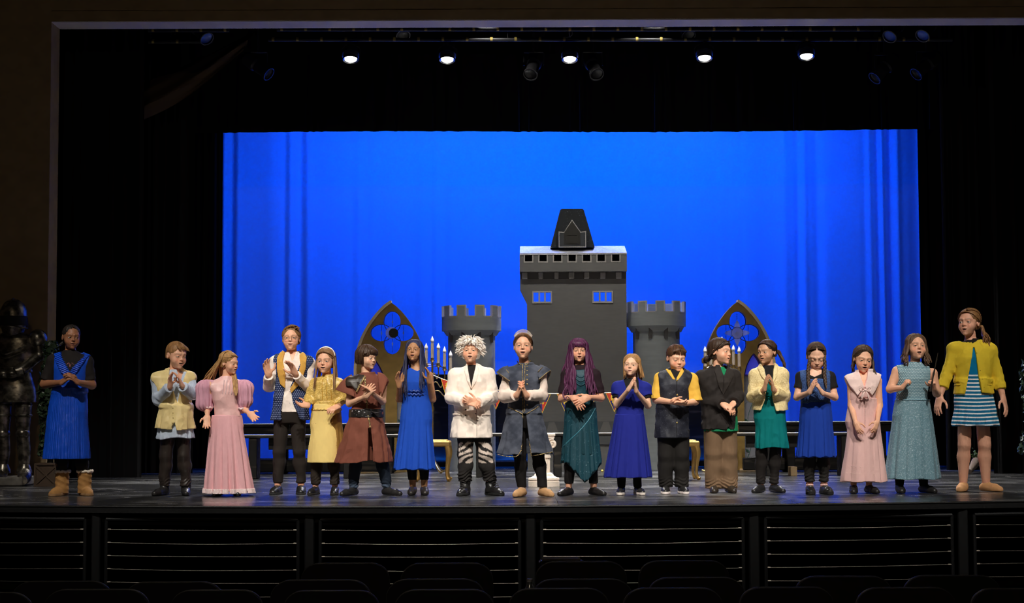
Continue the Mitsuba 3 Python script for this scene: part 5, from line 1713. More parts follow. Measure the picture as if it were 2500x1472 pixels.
        ax = [s.A[-1][0], s.A[1][0], s.hipx - .16 * s.H / 1.4, s.hipx + .16 * s.H / 1.4]
        lo, hi = (min(ax) - .11, -.17, zend - .02), (max(ax) + .11, .20, zt + .02)
        return s.cloth(name, fn, color, lo, hi, .0065, bsdf, cfn=cfn, label=label)

    # ---- hair
    def hair_color(s, v, base, streak, seed=0, f=60):
        r = meshkit.noise(np.stack([v[:, 0] * f * 4, v[:, 1] * f * 4, v[:, 2] * f * .35], 1), seed)
        return np.asarray(base)[None] * (1 - r[:, None]) + np.asarray(streak)[None] * r[:, None]

    def cap_sdf(s, L, off, front, low, ridge=.0016, nr=46, part=None, swirl=0.0, bang=None):
        """Hair lying on the skull, in head space. front: height of the hairline over the forehead; low: lower end at the nape."""
        face = ell(L, (0, -.105, front - .070), (.067, .080, .088))
        o = F4(off) * (.30 + .70 * np.clip(face / .035, 0, 1)) if bang is None else F4(off)
        d = ell(L, (0, .016, .034), (.0745, .091, .077)) - o
        d = smin(d, ell(L, (0, .040, -.020), (.062 + off, .062 + off, .062 + off)), .02)
        th = np.arctan2(L[:, 0], L[:, 1] - .02 + 1e-6)
        rg = np.sin(th * nr + 9 * L[:, 2] * swirl + 2.2 * np.sin(th * 7) + 14 * L[:, 2]) + .6 * np.sin(th * nr * .37 + 1 + 20 * L[:, 2])
        d = d - ridge * .6 * rg
        # keep the face free
        side = np.maximum(np.maximum(L[:, 1] + .022, L[:, 2] - .022), -(L[:, 2] + .2))
        d = smax(d, -smin(face, side, .006), .004)
        if bang is not None:
            d = np.minimum(d, bang(L))
        if part is not None:
            d = d + .004 * np.exp(-((L[:, 0] - part) / .004) ** 2) * (L[:, 2] > .05)
        return np.maximum(d, low - L[:, 2])

    def cap(s, off=.010, front=.068, low=-.06, h=.003, ears=True, **kw):
        def fn(P):
            d = s.cap_sdf(P, off, front, low, **kw)
            if ears:
                x = np.abs(P[:, 0])
                Q = np.stack([x, P[:, 1], P[:, 2]], 1)
                d = smax(d, -ell(Q, (.078, .004, -.010), (.018, .024, .034)), .004)
            return d
        v, f = thin(*mesh_sdf(fn, (-.105, -.125, -.125), (.105, .135, .14), h, 1.9), .00025)
        return (v * s.hs) @ s.R.T + s.hc, f

    def hp(s, x, y, z):
        """A point given in head space (metres on the 0.215 m head)."""
        return s.hc + s.R @ (np.array([x, y, z]) * s.hs)

    def lock(s, pts, r, n=14, sides=7, flat=.6):
        return tube(pts, r, sides=sides, n=n, flat=flat)

    def hair(s, parts, base, streak, name='hair', label=None, seed=0, f=60, bsdf='hair'):
        m_ = cat_mesh(parts)
        v = np.array(m_.vertices)
        obj(name, (s.place(v), np.array(m_.faces)), M[bsdf], parent=s.key, smooth=True, color=np.clip(s.hair_color(v, base, streak, seed, f), 0, 1), label=label)

    def fall(s, azs, ends, seed=0, start=.07, n=5, r=(.008, .013, .012, .003), wave=0.0, wf=3.0, out=.012, jit=.012):
        """Long locks: from the crown over the side of the head at the azimuths (degrees, 0 = back, + = viewer's right) down to the ends."""
        rr_ = np.random.default_rng(seed)
        ms = []
        for az, e in zip(azs, ends):
            for k in range(n):
                a = math.radians(az + rr_.uniform(-9, 9))
                p = []
                for pol in (14, 42, 70, 95):
                    po = math.radians(pol)
                    o = out + rr_.uniform(-.003, .004)
                    p.append(s.hp((.0735 + o) * math.sin(po) * math.sin(a), .016 + (.091 + o) * math.sin(po) * math.cos(a), .034 + (.077 + o) * math.cos(po)))
                e_ = np.asarray(e) + rr_.normal(0, jit, 3) * (1, .6, 1.6)
                for t in (.3, .6, .85, 1.0):
                    q_ = p[3] * (1 - t) + e_ * t
                    q_ = q_ + np.array([(1 - t) * 0.0, 0, 0])
                    if wave:
                        q_ = q_ + np.array([wave * math.sin(t * wf * 3.1 + k * 1.7 + az), wave * .5 * math.cos(t * wf * 3 + k), 0]) * min(1, t * 2)
                    p.append(q_)
                ms.append(tube(p, [x * rr_.uniform(.8, 1.2) for x in r], sides=7, n=26, flat=.65))
        return ms

    def comb(s, n, tie, seed=0, off=.009, r=.0042, front=.078, side=.074):
        """Thin strands combed from the hairline over the skull to where the hair is tied (head space)."""
        g = np.random.default_rng(seed)
        ms = []
        for i in range(n):
            a = math.pi * (i + g.uniform(-.4, .4)) / (n - 1)
            sa = max(0.0, math.sin(a))
            hx, hz = -side * math.cos(a), front * sa ** .8 - .012
            hy = -.062 * sa ** .7 + .004
            st = np.array([hx, hy, hz + .01])
            p = []
            for t in (0, .25, .5, .75, 1):
                q_ = st * (1 - t) + np.asarray(tie) * t
                c = np.array([0, .016, .034])
                v = (q_ - c) / np.array([.0745 + off, .091 + off, .077 + off])
                ln = np.linalg.norm(v)
                k_ = 1 / max(ln, 1e-6) if t < .9 else max(1, 1 / max(ln, 1e-6))
                p.append(s.hp(*(c + (q_ - c) * (k_ if t > 0 else k_ * .985))))
            ms.append(tube(p, [r * .5, r, r * 1.15, r * g.uniform(.8, 1.1)], sides=5, n=13, flat=.5))
        return ms

    def button(s, px, py, dy, r=.008, color=None, bsdf='brass', parent=None, name='button'):
        m_ = ball(s.place(s.q(px, py, dy)), r, 2, (1, .6, 1))
        obj(name, m_, M[bsdf], parent=parent or s.key, smooth=True)


def hand(n, side=1, curl=.3, spread=5, thumb=.5, fold=.25, **k):
    return dict(n=n, side=side, curl=curl, spread=spread, thumb=thumb, fold=fold, **k)

# ================================================================== the eighteen children
def top(k, off, hem, sleeves=None, clip=None, neck=None, flare=None, cuts=(), nr=.052, seed=1, wr=.0035, collar=None, k_sl=.025, asym=0.0):
    """A garment for the upper body: offset torso, optional sleeves, flare below the waist, neck opening and front cuts (polygons in picture points)."""
    clip_ = k.poly(clip) if clip else None
    cuts_ = [k.poly(c) for c in cuts]
    neck_ = k.poly(neck) if neck else None
    hz = k.qz(hem) if hem > 10 else hem
    sc = k.H / 1.4

    def fn(P):
        d = k.torso(P, off, low=False) if flare or hem else k.torso(P, off)
        if flare:
            f = dict(flare)
            d = np.maximum(d, f['z0'] - .02 - P[:, 2])
            d = smin(d, k.skirt(P, f.pop('z0'), hz, **f), .03)
        if clip_ is not None:
            d = smax(d, poly2d(P[:, 0], P[:, 2], clip_), .004)
        if wr:
            d = d + wr * (wob(P, 30, seed) + .6 * np.abs(wob(P, 46, seed + 40)) + .35 * wob(P, 95, seed + 50))
        if sleeves:
            for sd, sl in zip((-1, 1), sleeves if isinstance(sleeves, list) else [sleeves, sleeves]):
                if sl:
                    d = smin(d, k.sleeve(P, sd, *sl, seed=seed + sd + 10), k_sl)
        u, v, t = k.frame(P)
        d = smax(d, -seg(P, k.neck0 + (0, .0, -.012), k.neck1 + (0, 0, .06), nr * sc, nr * sc * 1.05), .004)
        if neck_ is not None:
            d = smax(d, -np.maximum(poly2d(P[:, 0], P[:, 2], neck_), v), .004)
        for c in cuts_:
            d = smax(d, -np.maximum(poly2d(P[:, 0], P[:, 2], c), v), .003)
        return np.maximum(d, hz + asym * np.sin(P[:, 0] * 17 + seed) - P[:, 2])
    return fn


def patch(k, base, off, poly, thick=.012, front=True, seed=0, wr=0.0, ripple=None):
    """A piece lying on a garment: the zone of a polygon, a little proud of the cloth beneath."""
    pl = k.poly(poly)

    def fn(P):
        b = base(P)
        if ripple:
            b = b + ripple[0] * np.sin(P[:, 0] * ripple[1] + P[:, 2] * ripple[2])
        d = smax(np.maximum(b - off, -(b + thick)), poly2d(P[:, 0], P[:, 2], pl), .002)
        if front:
            u, v, t = k.frame(P)
            d = np.maximum(d, v - .02)
        return d
    return fn


def box_of(k, pts, y0=-.26, y1=.2, pad=.03):
    p = np.array(k.poly(pts))
    return (p[:, 0].min() - pad, y0, p[:, 1].min() - pad), (p[:, 0].max() + pad, y1, p[:, 1].max() + pad)


def collar_band(k, r, h, color, tilt=.0, name='collar', gap=None, bsdf='cloth', flare=.006, th=.004):
    """Stand-up collar round the neck."""
    a, b = k.neck0 + (0, -.004, .006), None
    n = 40
    v = []
    sc = k.H / 1.4
    for i in range(n):
        g = 2 * math.pi * i / (n - 1)
        if gap:
            g = math.pi * 1.5 + gap + (2 * math.pi - 2 * gap) * i / (n - 1)
        c, s_ = math.cos(g), math.sin(g)
        front = max(0, -s_)
        for rr_, z in ((r, 0), (r + flare, h * (1 - .25 * front)), (r + flare + th, h * (1 - .25 * front)), (r + th, 0)):
            v.append(a + np.array([rr_ * c * sc, rr_ * 1.02 * s_ * sc, (z - .018 * front + .012 * max(0, s_)) * sc]))
    v = np.array(v)
    i, j = np.meshgrid(np.arange(n - 1), np.arange(4), indexing='ij')
    q = np.stack([i * 4 + j, i * 4 + (j + 1) % 4, (i + 1) * 4 + (j + 1) % 4, (i + 1) * 4 + j], -1).reshape(-1, 4)
    obj(name, (k.place(v), q), M[bsdf], parent=k.key, smooth=True, color=np.tile(color, (len(v), 1)))


def piping(k, pts, dy, r, color, name='piping', bsdf='cloth', n=24, parent=None, base=None, lift=.002):
    """A cord or braid along picture points; base pulls it onto a garment's surface."""
    p = spline([k.q(x, y, dy) for x, y in pts], n)
    if base is not None:
        p = onto(k, base, p, lift)
    m_ = tube(p, r, sides=6)
    obj(name, m_.apply_translation(k.O) or m_, M[bsdf], parent=parent or k.key, smooth=True, color=np.tile(color, (len(m_.vertices), 1)))


def onto(k, base, p, lift=.002):
    """Slides points along the view depth until they lie on the front of a surface."""
    p = np.array(p, float)
    ys = np.linspace(-.34, .12, 116)
    got = np.full(len(p), np.nan)
    for i in range(len(p)):
        Q = np.tile(p[i], (len(ys), 1)).astype(F4)
        Q[:, 1] = ys
        hit = np.nonzero(base(Q) < 0)[0]
        if len(hit):
            got[i] = ys[hit[0]] - lift
    ok = ~np.isnan(got)
    if ok.any():
        p[:, 1] = np.interp(np.arange(len(p)), np.nonzero(ok)[0], got[ok])
    return p


def flap(k, name, sd, inner, outer, color, bsdf='cloth', th=.010, bulge=.014, edge=None, nr=9):
    """A stiff shoulder flap: a curved sheet with thickness between an inner line at the shoulder and a free outer edge (own frame points)."""
    a, b = spline(inner, 15), spline(outer, 15)
    rows = []
    for t in np.linspace(0, 1, nr):
        p = a * (1 - t) + b * t
        p = p + np.array([sd * .35, 0, 1.0]) * bulge * math.sin(math.pi * t * .85)
        rows.append(p)
    R_ = np.array(rows)
    du, dv = np.gradient(R_, axis=0), np.gradient(R_, axis=1)
    n_ = np.cross(du, dv)
    n_ = n_ / (np.linalg.norm(n_, axis=2, keepdims=True) + 1e-9)
    if n_[..., 2].mean() < 0:
        n_ = -n_
    top_, bot = R_.reshape(-1, 3), (R_ - n_ * th).reshape(-1, 3)
    m, c = nr, 15
    i, j = np.meshgrid(np.arange(m - 1), np.arange(c - 1), indexing='ij')
    q = np.stack([i * c + j, (i + 1) * c + j, (i + 1) * c + j + 1, i * c + j + 1], -1).reshape(-1, 4)
    N = m * c
    fs = [q, q[:, ::-1] + N]
    loop = [(0, j) for j in range(c)] + [(i, c - 1) for i in range(1, m)] + [(m - 1, j) for j in range(c - 2, -1, -1)] + [(i, 0) for i in range(m - 2, 0, -1)]
    ids = np.array([a_ * c + b_ for a_, b_ in loop])
    nx = np.roll(ids, -1)
    fs.append(np.stack([ids, nx, nx + N, ids + N], 1))
    v = np.vstack([top_, bot])
    kw = {'color': np.tile(color, (len(v), 1))} if bsdf in ('cloth', 'satin', 'leather') else {}
    key = obj(name, (k.place(v), np.vstack(fs)), M[bsdf], parent=k.key, smooth=False if not kw else True, **kw)
    if edge:
        m_ = tube(b + (0, 0, .001), edge[0], sides=6)
        obj('braid', m_.apply_translation(k.O) or m_, M[edge[1]], parent=key, smooth=True)
    return key


def buttons(k, pts, base, r=.008, bsdf='brass', color=None, name='button'):
    for x, y in pts:
        c = onto(k, base, [k.q(x, y, -.1)], .001)[0]
        m_ = ball(k.place(c), r, 2, (1, .55, 1))
        kw = {'color': np.tile(color, (len(m_.vertices), 1))} if color is not None else {}
        obj(name, m_, M[bsdf], parent=k.key, smooth=True, **kw)


PALE, FAIR = (.82, .44, .28), (.77, .395, .25)
BLACKC = (.012, .011, .012)
LEGG = (.016, .013, .012)
CLASP = lambda **k: [hand((.85, .35, -.35), curl=.5, **k), hand((-.85, .1, -.35), curl=.55, **k)]
PRAY = lambda c=.06, **k: [hand((1, .12, .1), curl=c, spread=3, thumb=.3, **k), hand((-1, .12, .1), curl=c, spread=3, thumb=.3, **k)]


# ---- 1: girl in pleated royal blue, far left
def p_pleated():
    k = Kid('girl in a pleated royal blue pinafore over a black T-shirt, wearing tan fur-trimmed boots', .10, 1211, 178, 791, 852, 174, ((131, 872), (212, 875)),
            (((108, 938, -.02), (150, 934, -.20), (180, 912, -.25)), ((224, 940, -.02), (190, 934, -.20), (164, 908, -.24))), ((151, 1205, .02), (206, 1200, .04)),
            hip_x=167, hyaw=27, hpitch=3, hroll=3, wid=1.04, dep=1.08, skin=(.30, .125, .062), limb=1.08)
    k.body(CLASP(), mouth=.28, lid=.72, smile=.25, fat=.4, lip=(.24, .07, .05), brow=(.015, .010, .008), blush=.25, iris=(.03, .016, .01), gaze=(.35, -1, 0))
    tee = top(k, .010, 1000, wr=.0012, sleeves=(.82, .036, .033, .034), nr=.056)
    k.cloth('tshirt', tee, (.015, .012, .0115), *k.bounds(k.qz(1010), k.zs + .09))
    dress = top(k, .019, 1116, clip=[(128, 860), (150, 858), (198, 860), (214, 868), (208, 905), (206, 940), (226, 1000), (240, 1130), (90, 1130), (108, 1000), (128, 940), (130, 900)],
                neck=[(140, 850), (205, 850), (205, 872), (171, 912), (146, 872)], flare=dict(z0=k.qz(945), top_ab=(.150, .125), hem_ab=(.202, .170), folds=12, amp=0.041, ripple=.018, seed=2, cx0=k.q(166, 1000)[0], cx1=k.q(164, 1000)[0]), wr=.002)
    blue = srgb(16, 72, 190)
    k.cloth('pinafore', dress, blue, *k.bounds(k.qz(1125), k.zs + .09), bsdf='satin', h=.0055, label='pleated royal blue pinafore dress')
    for pl, sg_ in (([(126, 862), (146, 858), (172, 908), (166, 926), (150, 908)], 1), ([(214, 866), (196, 858), (173, 908), (176, 926), (190, 908)], -1)):
        k.cloth('pleated_collar', patch(k, dress, .012, pl, .015, ripple=(.004, 160 * sg_, 380)), blue, *box_of(k, pl), h=.004, bsdf='satin')
    print_ = spline([k.q(160, 893, -.1), k.q(168, 886, -.1), k.q(171, 896, -.1), k.q(175, 886, -.1), k.q(182, 893, -.1)], 24)
    m_ = tube(onto(k, tee, print_, .001), .0026, sides=5)
    obj('shirt_print', m_.apply_translation(k.O) or m_, M['cloth'], parent=k.key, color=np.tile((.45, .16, .16), (len(m_.vertices), 1)), smooth=True)
    k.trousers(LEGG, k.qz(1080), off=.004, zend=.19, name='leggings')
    tan = srgb(164, 120, 70)
    k.shoe(-1, (-.25, -1), L=.21, color=tan, w=.043, shaft=.205, shaft_r=.054, sole=(.30, .17, .08), bsdf='cloth', rim=(.75, .66, .55), soleh=.018)
    k.shoe(1, (.55, -1), L=.21, color=tan, w=.043, shaft=.205, shaft_r=.054, sole=(.30, .17, .08), bsdf='cloth', rim=(.75, .66, .55), soleh=.018)
    hair = [k.cap(off=.0055, front=.088, low=-.045, ridge=.0016, nr=30)]
    for i in range(7):          # cornrow braids drawn back over the head
        x = -.055 + i * .0183
        pts = [k.hp(x * 1.0, -.045 - .02 * (1 - abs(i - 3) / 3), .098 - abs(x) * .75), k.hp(x * 1.02, -.01, .112 - abs(x) * .72), k.hp(x * .9, .05, .105 - abs(x) * .6), k.hp(x * .6, .098, .06), k.hp(x * .3, .112, .0)]
        r = [.0062 + .0017 * (j % 2) for j in range(28)]
        hair.append(tube(pts, r, sides=7, n=28))
    hair.append(ball(k.hp(0, .115, -.03), .03 * k.hs, 2, (1, .9, .8)))
    hair += [tube([k.hp(-.02, .11, -.03), k.hp(-.07, .09, -.07), k.hp(-.085, .06, -.085)], [.012, .012, .004], n=14)]
    k.hair(hair, (.010, .008, .007), (.030, .022, .018), label='black braided hair drawn back')
    m_ = tube([k.neck0 + (.05 * math.cos(a), .05 * math.sin(a) - .008, -.012 + .018 * math.sin(a)) for a in np.linspace(0, 2 * math.pi, 30)], .0022, sides=5)
    obj('necklace', m_.apply_translation(k.O) or m_, M['gold'], parent=k.key, smooth=True)


# ---- 2: boy in pale vest
def stripe_shirt(p, n, uv):
    s_ = smoothstep(-.2, .5, dr.sin(p.x * 620 + dr.sin(p.z * 9) * 2))
    return mix((.45, .53, .66), (.60, .66, .76), s_)


M['stripe_shirt'] = mat('stripe_shirt', mikit.proc(stripe_shirt), 0.85, spec=.2)


def p_palevest():
    k = Kid('boy in a pale cream vest over a blue-grey striped shirt, hands raised, black trousers', .15, 1211, 427, 833, 898, 431, ((386, 918), (461, 917)),
            (((388, 975, -.05), (415, 945, -.20), (414, 908, -.25)), ((470, 962, -.05), (445, 943, -.20), (431, 908, -.25))), ((401, 1204, .02), (454, 1204, .03)),
            hyaw=42, hpitch=8, hroll=3, skin=PALE, yaw=12)
    k.body([hand((.95, -.3, .1), curl=.22, spread=7), hand((-.9, -.35, .1), curl=.22, spread=7)], mouth=.22, lid=.35, smile=0, fat=.3, brow=(.22, .12, .06), blush=.6, gaze=(.2, -1, -.3))
    shirt = top(k, .012, 1068, sleeves=(1.93, .042, .040, .032), neck=[(424, 890), (446, 890), (438, 935)], flare=dict(z0=k.qz(985), top_ab=(.135, .10), hem_ab=(.165, .125), folds=10, amp=0.060), wr=.006, asym=.012)
    k.cloth('shirt', shirt, (1, 1, 1), *k.bounds(k.qz(1080), k.zs + .1), bsdf='stripe_shirt', label='blue-grey striped long sleeved shirt')
    collar_band(k, .052, .045, (.5, .57, .68), gap=.55, flare=.016)
    vest = top(k, .034, 1046, clip=[(366, 908), (402, 893), (420, 886), (450, 886), (474, 905), (477, 922), (464, 940), (466, 1000), (478, 1060), (372, 1060), (384, 1000), (383, 945), (368, 926)],
               neck=[(410, 880), (450, 880), (452, 905), (432, 985), (412, 915)], flare=dict(z0=k.qz(985), top_ab=(.150, .130), hem_ab=(.180, .150), folds=8, amp=0.084, seed=3), cuts=[[(421, 1042), (429, 1030), (436, 1060), (425, 1065)]], wr=.006, asym=-.016)
    k.cloth('vest', vest, srgb(238, 214, 150), *k.bounds(k.qz(1062), k.zs + .1, padx=.16), bsdf='satin', label='pale cream satin vest')
    buttons(k, [(423, 996), (424, 1008), (425, 1020), (424, 1033)], vest, .0065, 'brass')
    k.trousers((.030, .022, .018), k.qz(1050), off=.014, zend=.075, wr=.007, pool=.004, bsdf='satin')
    k.shoes([(-.35, -1), (.2, -1)], L=.215, color=(.016, .015, .015), w=.035, shaft=.10, shaft_r=.040, label=None)
    hair = [k.cap(off=.008, front=.066, low=-.035, ridge=.0016, nr=52)]
    r = np.random.default_rng(3)
    for i in range(46):        # fringe brushed to the side
        x = r.uniform(-.055, .05)
        p0 = k.hp(x * .7, -.02 + r.uniform(-.02, .04), .118 - abs(x) * .3)
        hair.append(tube([p0, k.hp(x + .008, -.07, .098 - abs(x) * .45), k.hp(x + .02, -.086, .070 - abs(x) * .35 + r.uniform(-.008, .004))], [.005, .005, .0015], sides=5, n=9, flat=.6))
    k.hair(hair, srgb(112, 76, 44), srgb(176, 130, 82), label='short light brown hair with side fringe')


# ---- 3: girl in pink
def lace(p, n, uv):
    f1, f2, w = voronoi(p.x * 95 + p.y * 30, p.z * 95)
    return mix((.80, .50, .50), (.92, .76, .74), smoothstep(.1, .4, f1))


M['lace'] = mat('lace', mikit.proc(lace), 0.8, spec=.2)


def p_pink():
    k = Kid('girl in a long pink gown with sheer puff sleeves, long fair hair, arms held out', .04, 1211, 556, 857, 911, 560, ((517, 934), (586, 934)),
            (((506, 992, .0), (506, 1018, -.08), (504, 1054, -.15)), ((592, 996, -.0), (610, 1010, -.12), (630, 1030, -.2))), ((536, 1207, .0), (577, 1207, .0)),
            hyaw=62, hpitch=9, skin=PALE, yaw=20, hair_top=.012)
    k.body([hand((.25, -1, .35), curl=.22, spread=8), hand((-.25, -1, .55), curl=.16, spread=9)], mouth=.4, lid=.45, smile=.1, fat=.2, brow=(.22, .13, .07), blush=.7, gaze=(.2, -1, -.2))
    pink, sheer = srgb(232, 176, 180), srgb(215, 160, 178)
    zw = k.qz(1010)
    bod = top(k, .013, 1014, sleeves=None, nr=.046, clip=[(520, 905), (582, 905), (588, 950), (582, 1022), (518, 1022), (512, 950)], wr=.004)
    k.cloth('bodice', bod, srgb(236, 188, 184), *k.bounds(zw - .03, k.zs + .1), bsdf='satin', label='pale pink satin bodice with pleated yoke')
    for x0 in (546, 553, 560, 567, 574):
        piping(k, [(x0, 928), (x0 - 1, 944), (x0 - 3, 962)], -.1, .0042, srgb(225, 190, 190), 'yoke_pleat', base=bod, n=10)
    # gathered neck ruffle
    ru = []
    for i in range(64):
        a = i / 64 * 2 * math.pi
        w_ = .008 * math.sin(i * 1.9)
        ru.append(k.neck0 + np.array([(.052 + w_) * math.cos(a), (.056 + w_) * math.sin(a) - .006, .012 + .012 * math.sin(a) + .006 * math.sin(i * 2.7)]))
    m_ = tube(ru + ru[:1], .012, sides=7)
    obj('neck_ruffle', m_.apply_translation(k.O) or m_, M['lace'], parent=k.key, smooth=True)
    for sd, c1, c2, cuff in ((-1, (503, 950), (498, 985), 1002), (1, (596, 950), (598, 976), 1000)):
        A_, B_ = k.q(*c1, -.0), k.q(*c2, -.01)

        def puff(P, A_=A_, B_=B_, sd=sd):
            d = smin(smin(seg(P, k.S[sd], A_, .045, .078), seg(P, A_, B_, .078, .066), .03), seg(P, B_, k.E[sd] + (k.Wr[sd] - k.E[sd]) * .05, .05, .042), .03)
            d = d + .0055 * np.sin(np.arctan2(P[:, 1] - A_[1], P[:, 0] - A_[0]) * 13 + P[:, 2] * 8) + .004 * wob(P, 45, 8)
            return d
        k.cloth('puff_sleeve', puff, sheer, *k.bounds(k.qz(1012), k.zs + .09), label='sheer mauve-pink puff sleeve')
        e = k.E[sd] + (k.Wr[sd] - k.E[sd]) * .12
        fr_ = []
        for i in range(40):
            a = i / 40 * 2 * math.pi
            w_ = .006 * math.sin(i * 2.1)
            fr_.append(e + np.array([(.042 + w_) * math.cos(a), (.042 + w_) * math.sin(a), .004 * math.sin(i * 1.3) + .10 * sd * 0]))
        m_ = tube(fr_ + fr_[:1], .0085, sides=6)
        obj('cuff_ruffle', m_.apply_translation(k.O) or m_, M['lace'], parent=k.key, smooth=True)
    c0, c1 = k.q(551, 1010)[0], k.q(559, 1190)[0]
    sk = lambda P: k.skirt(P, zw, k.qz(1196), (.115, .095), (.208, .185), folds=14, amp=.105, seed=2, power=.8, cx0=c0, cx1=c1, hem=.004)
    lo, hi = (c0 - .3, -.3, .02), (c0 + .34, .3, zw + .02)
    k.cloth('skirt', sk, pink, lo, hi, label='long pink skirt in soft folds', bsdf='cloth')
    hem = lambda P: np.maximum(np.abs(k.skirt(P, zw, k.qz(1203) + .0, (.115, .095), (.211, .188), folds=14, amp=.105, seed=2, power=.8, cx0=c0, cx1=c1, ripple=.012)) - .004, np.maximum(P[:, 2] - k.qz(1190), k.qz(1203) + .004 * np.sin(P[:, 0] * 160) - P[:, 2]))
    k.cloth('lace_hem', hem, (1, 1, 1), lo, (hi[0], hi[1], .12), h=.005, bsdf='lace', label='pale pink lace hem')
    k.shoes([(-.1, -1), (.25, -1)], L=.2, color=(.014, .012, .012), w=.034)
    hair = [k.cap(off=.010, front=.066, low=-.05, ridge=.0018, nr=44, ears=True)]
    hair += k.fall([-70, -45, -20, 5, 30, 60], [k.q(500, 935, .02), k.q(503, 922, .06), k.q(515, 945, .09), k.q(540, 950, .11), k.q(560, 950, .11), k.q(578, 940, .06)], seed=4, n=6, wave=.006)
    hair += k.fall([78], [k.q(579, 962, -.115)], seed=5, n=5, wave=.006)
    hair += [tube([k.hp(sx * .05, -.06, .075), k.hp(sx * .074, .0, .06), k.hp(sx * .05, .08, .055), k.hp(0, .113, .04)], [.006, .009, .010, .008], n=18, flat=.6) for sx in (-1, 1)]
    hair += k.comb(60, (0, .11, .03), 10)
    k.hair(hair, srgb(120, 84, 48), srgb(206, 160, 104), label='long fair hair tied half up')


# ---- 4: tall boy with glasses
def polka(p, n, uv):
    ux, uz = p.x * 62, p.z * 62
    r_ = dr.floor(uz)
    fx = ux + 0.5 * (r_ - 2 * dr.floor(r_ / 2))
    a, b = fx - dr.floor(fx) - .5, uz - r_ - .5
    return mix((.016, .026, .075), (.30, .34, .48), smoothstep(.27, .19, dr.sqrt(a * a + b * b)))


M['polka'] = mat('polka', mikit.proc(polka), 0.8, spec=.2)


def p_glasses():
    k = Kid('tall boy with round glasses, navy dotted vest with gold lapels over a white shirt', .22, 1209, 706, 793, 856, 711, ((672, 876), (754, 878)),
            (((656, 944, -.02), (656, 916, -.16), (646, 882, -.2)), ((750, 945, -.02), (722, 914, -.18), (706, 880, -.23))), ((678, 1200, .02), (735, 1200, .02)),
            hyaw=2, hpitch=-3, hroll=0, skin=PALE, hair_top=.014)
    k.body([hand((.75, -.75, .1), curl=.25, spread=9, thumb=.8), hand((-.7, -.75, .05), curl=.22, spread=8, thumb=.8)], mouth=.3, lid=.7, smile=.7, fat=.1, brow=(.16, .09, .05), blush=.6, iris=(.10, .13, .14))
    white = srgb(246, 232, 220)
    shirt = top(k, .013, 1004, sleeves=(1.92, .037, .032, .027), neck=[(702, 850), (724, 850), (713, 884)], wr=.006)
    k.cloth('shirt', shirt, white, *k.bounds(k.qz(1012), k.zs + .1), label='white long sleeved shirt')
    collar_band(k, .052, .040, white, gap=.5, flare=.018)
    vest = top(k, .026, 1024, clip=[(668, 860), (690, 850), (735, 850), (758, 862), (764, 880), (752, 905), (752, 960), (766, 1040), (655, 1040), (668, 960), (672, 905), (664, 880)], cuts=[[(690, 840), (740, 840), (736, 880), (720, 920), (709, 945), (716, 985), (728, 1012), (740, 1050), (690, 1050), (686, 1006), (693, 960), (695, 920), (688, 880)]],
               flare=dict(z0=k.qz(965), top_ab=(.145, .118), hem_ab=(.182, .135), folds=8, amp=0.071, seed=5), asym=.02)
    k.cloth('vest', vest, (1, 1, 1), *k.bounds(k.qz(1040), k.zs + .1), bsdf='polka', label='navy vest with small pale dots')
    gold = srgb(214, 164, 78)
    for pl in ([(684, 852), (693, 860), (690, 880), (697, 910), (696, 948), (684, 938), (676, 905), (675, 872)], [(736, 856), (748, 872), (746, 900), (734, 935), (712, 960), (708, 950), (726, 922), (734, 890), (730, 866)]):
        k.cloth('lapel', patch(k, vest if False else top(k, .026, 1024), .010, pl, .02), gold, *box_of(k, pl), h=.0045, label='gold lapel')
    k.trousers((.026, .020, .017), k.qz(1000), off=.009, zend=.095, wr=.0055, name='leggings')
    buttons(k, [(706, 900), (706, 928), (707, 956), (707, 984)], shirt, .005, 'cloth', (.7, .65, .6))
    k.shoes([(-.12, -1), (.12, -1)], L=.21, color=(.012, .012, .012), w=.037, sole=(.03, .03, .03))
    hair = [k.cap(off=.011, front=.070, low=-.045, ridge=.0018, nr=50)]
    r = np.random.default_rng(8)
    for i in range(60):
        x = r.uniform(-.055, .055)
        y = r.uniform(-.06, .05)
        b = k.hp(x, y, .112 - x * x * 9 - max(0, -y - .02) * .5)
        hair.append(tube([b, k.hp(x * 1.05 + .010, y - .016, .121 - x * x * 9 - max(0, -y - .02) * .4), k.hp(x * 1.1 + .022, y - .014, .120 - x * x * 9 - max(0, -y - .02) * .45)], [.006, .005, .0015], sides=5, n=8))
    k.hair(hair, srgb(92, 62, 38), srgb(150, 110, 70), label='short brown hair brushed up')
    for sx in (-1, 1):
        ring = [k.hp(sx * .031 + .0215 * math.cos(a), -.1015 + .006 * abs(math.cos(a)) * (1 if math.cos(a) * sx > 0 else .2), -.002 + .0185 * math.sin(a)) for a in np.linspace(0, 2 * math.pi, 26)]
        m_ = tube(ring, .0016, sides=5)
        obj('glasses_rim', m_.apply_translation(k.O) or m_, M['wire'], parent=k.key, smooth=True)
        m_ = tube([k.hp(sx * .053, -.094, .0), k.hp(sx * .076, -.04, .004), k.hp(sx * .079, .01, .002)], .0014, sides=5, n=10)
        obj('glasses_temple', m_.apply_translation(k.O) or m_, M['wire'], parent=k.key, smooth=True)
    m_ = tube([k.hp(-.0105, -.101, .003), k.hp(0, -.106, .006), k.hp(.0105, -.101, .003)], .0015, sides=5, n=8)
    obj('glasses_bridge', m_.apply_translation(k.O) or m_, M['wire'], parent=k.key, smooth=True)


M['wire'] = mat('wire', (.42, .22, .12), .35, metal=.6)


# ---- 5: girl in yellow
def brocade(p, n, uv):
    g = smoothstep(.45, .62, fbm(p.x * 110, p.y * 110, p.z * 110, 2))
    return mix((.56, .365, .085), (.74, .52, .15), g)


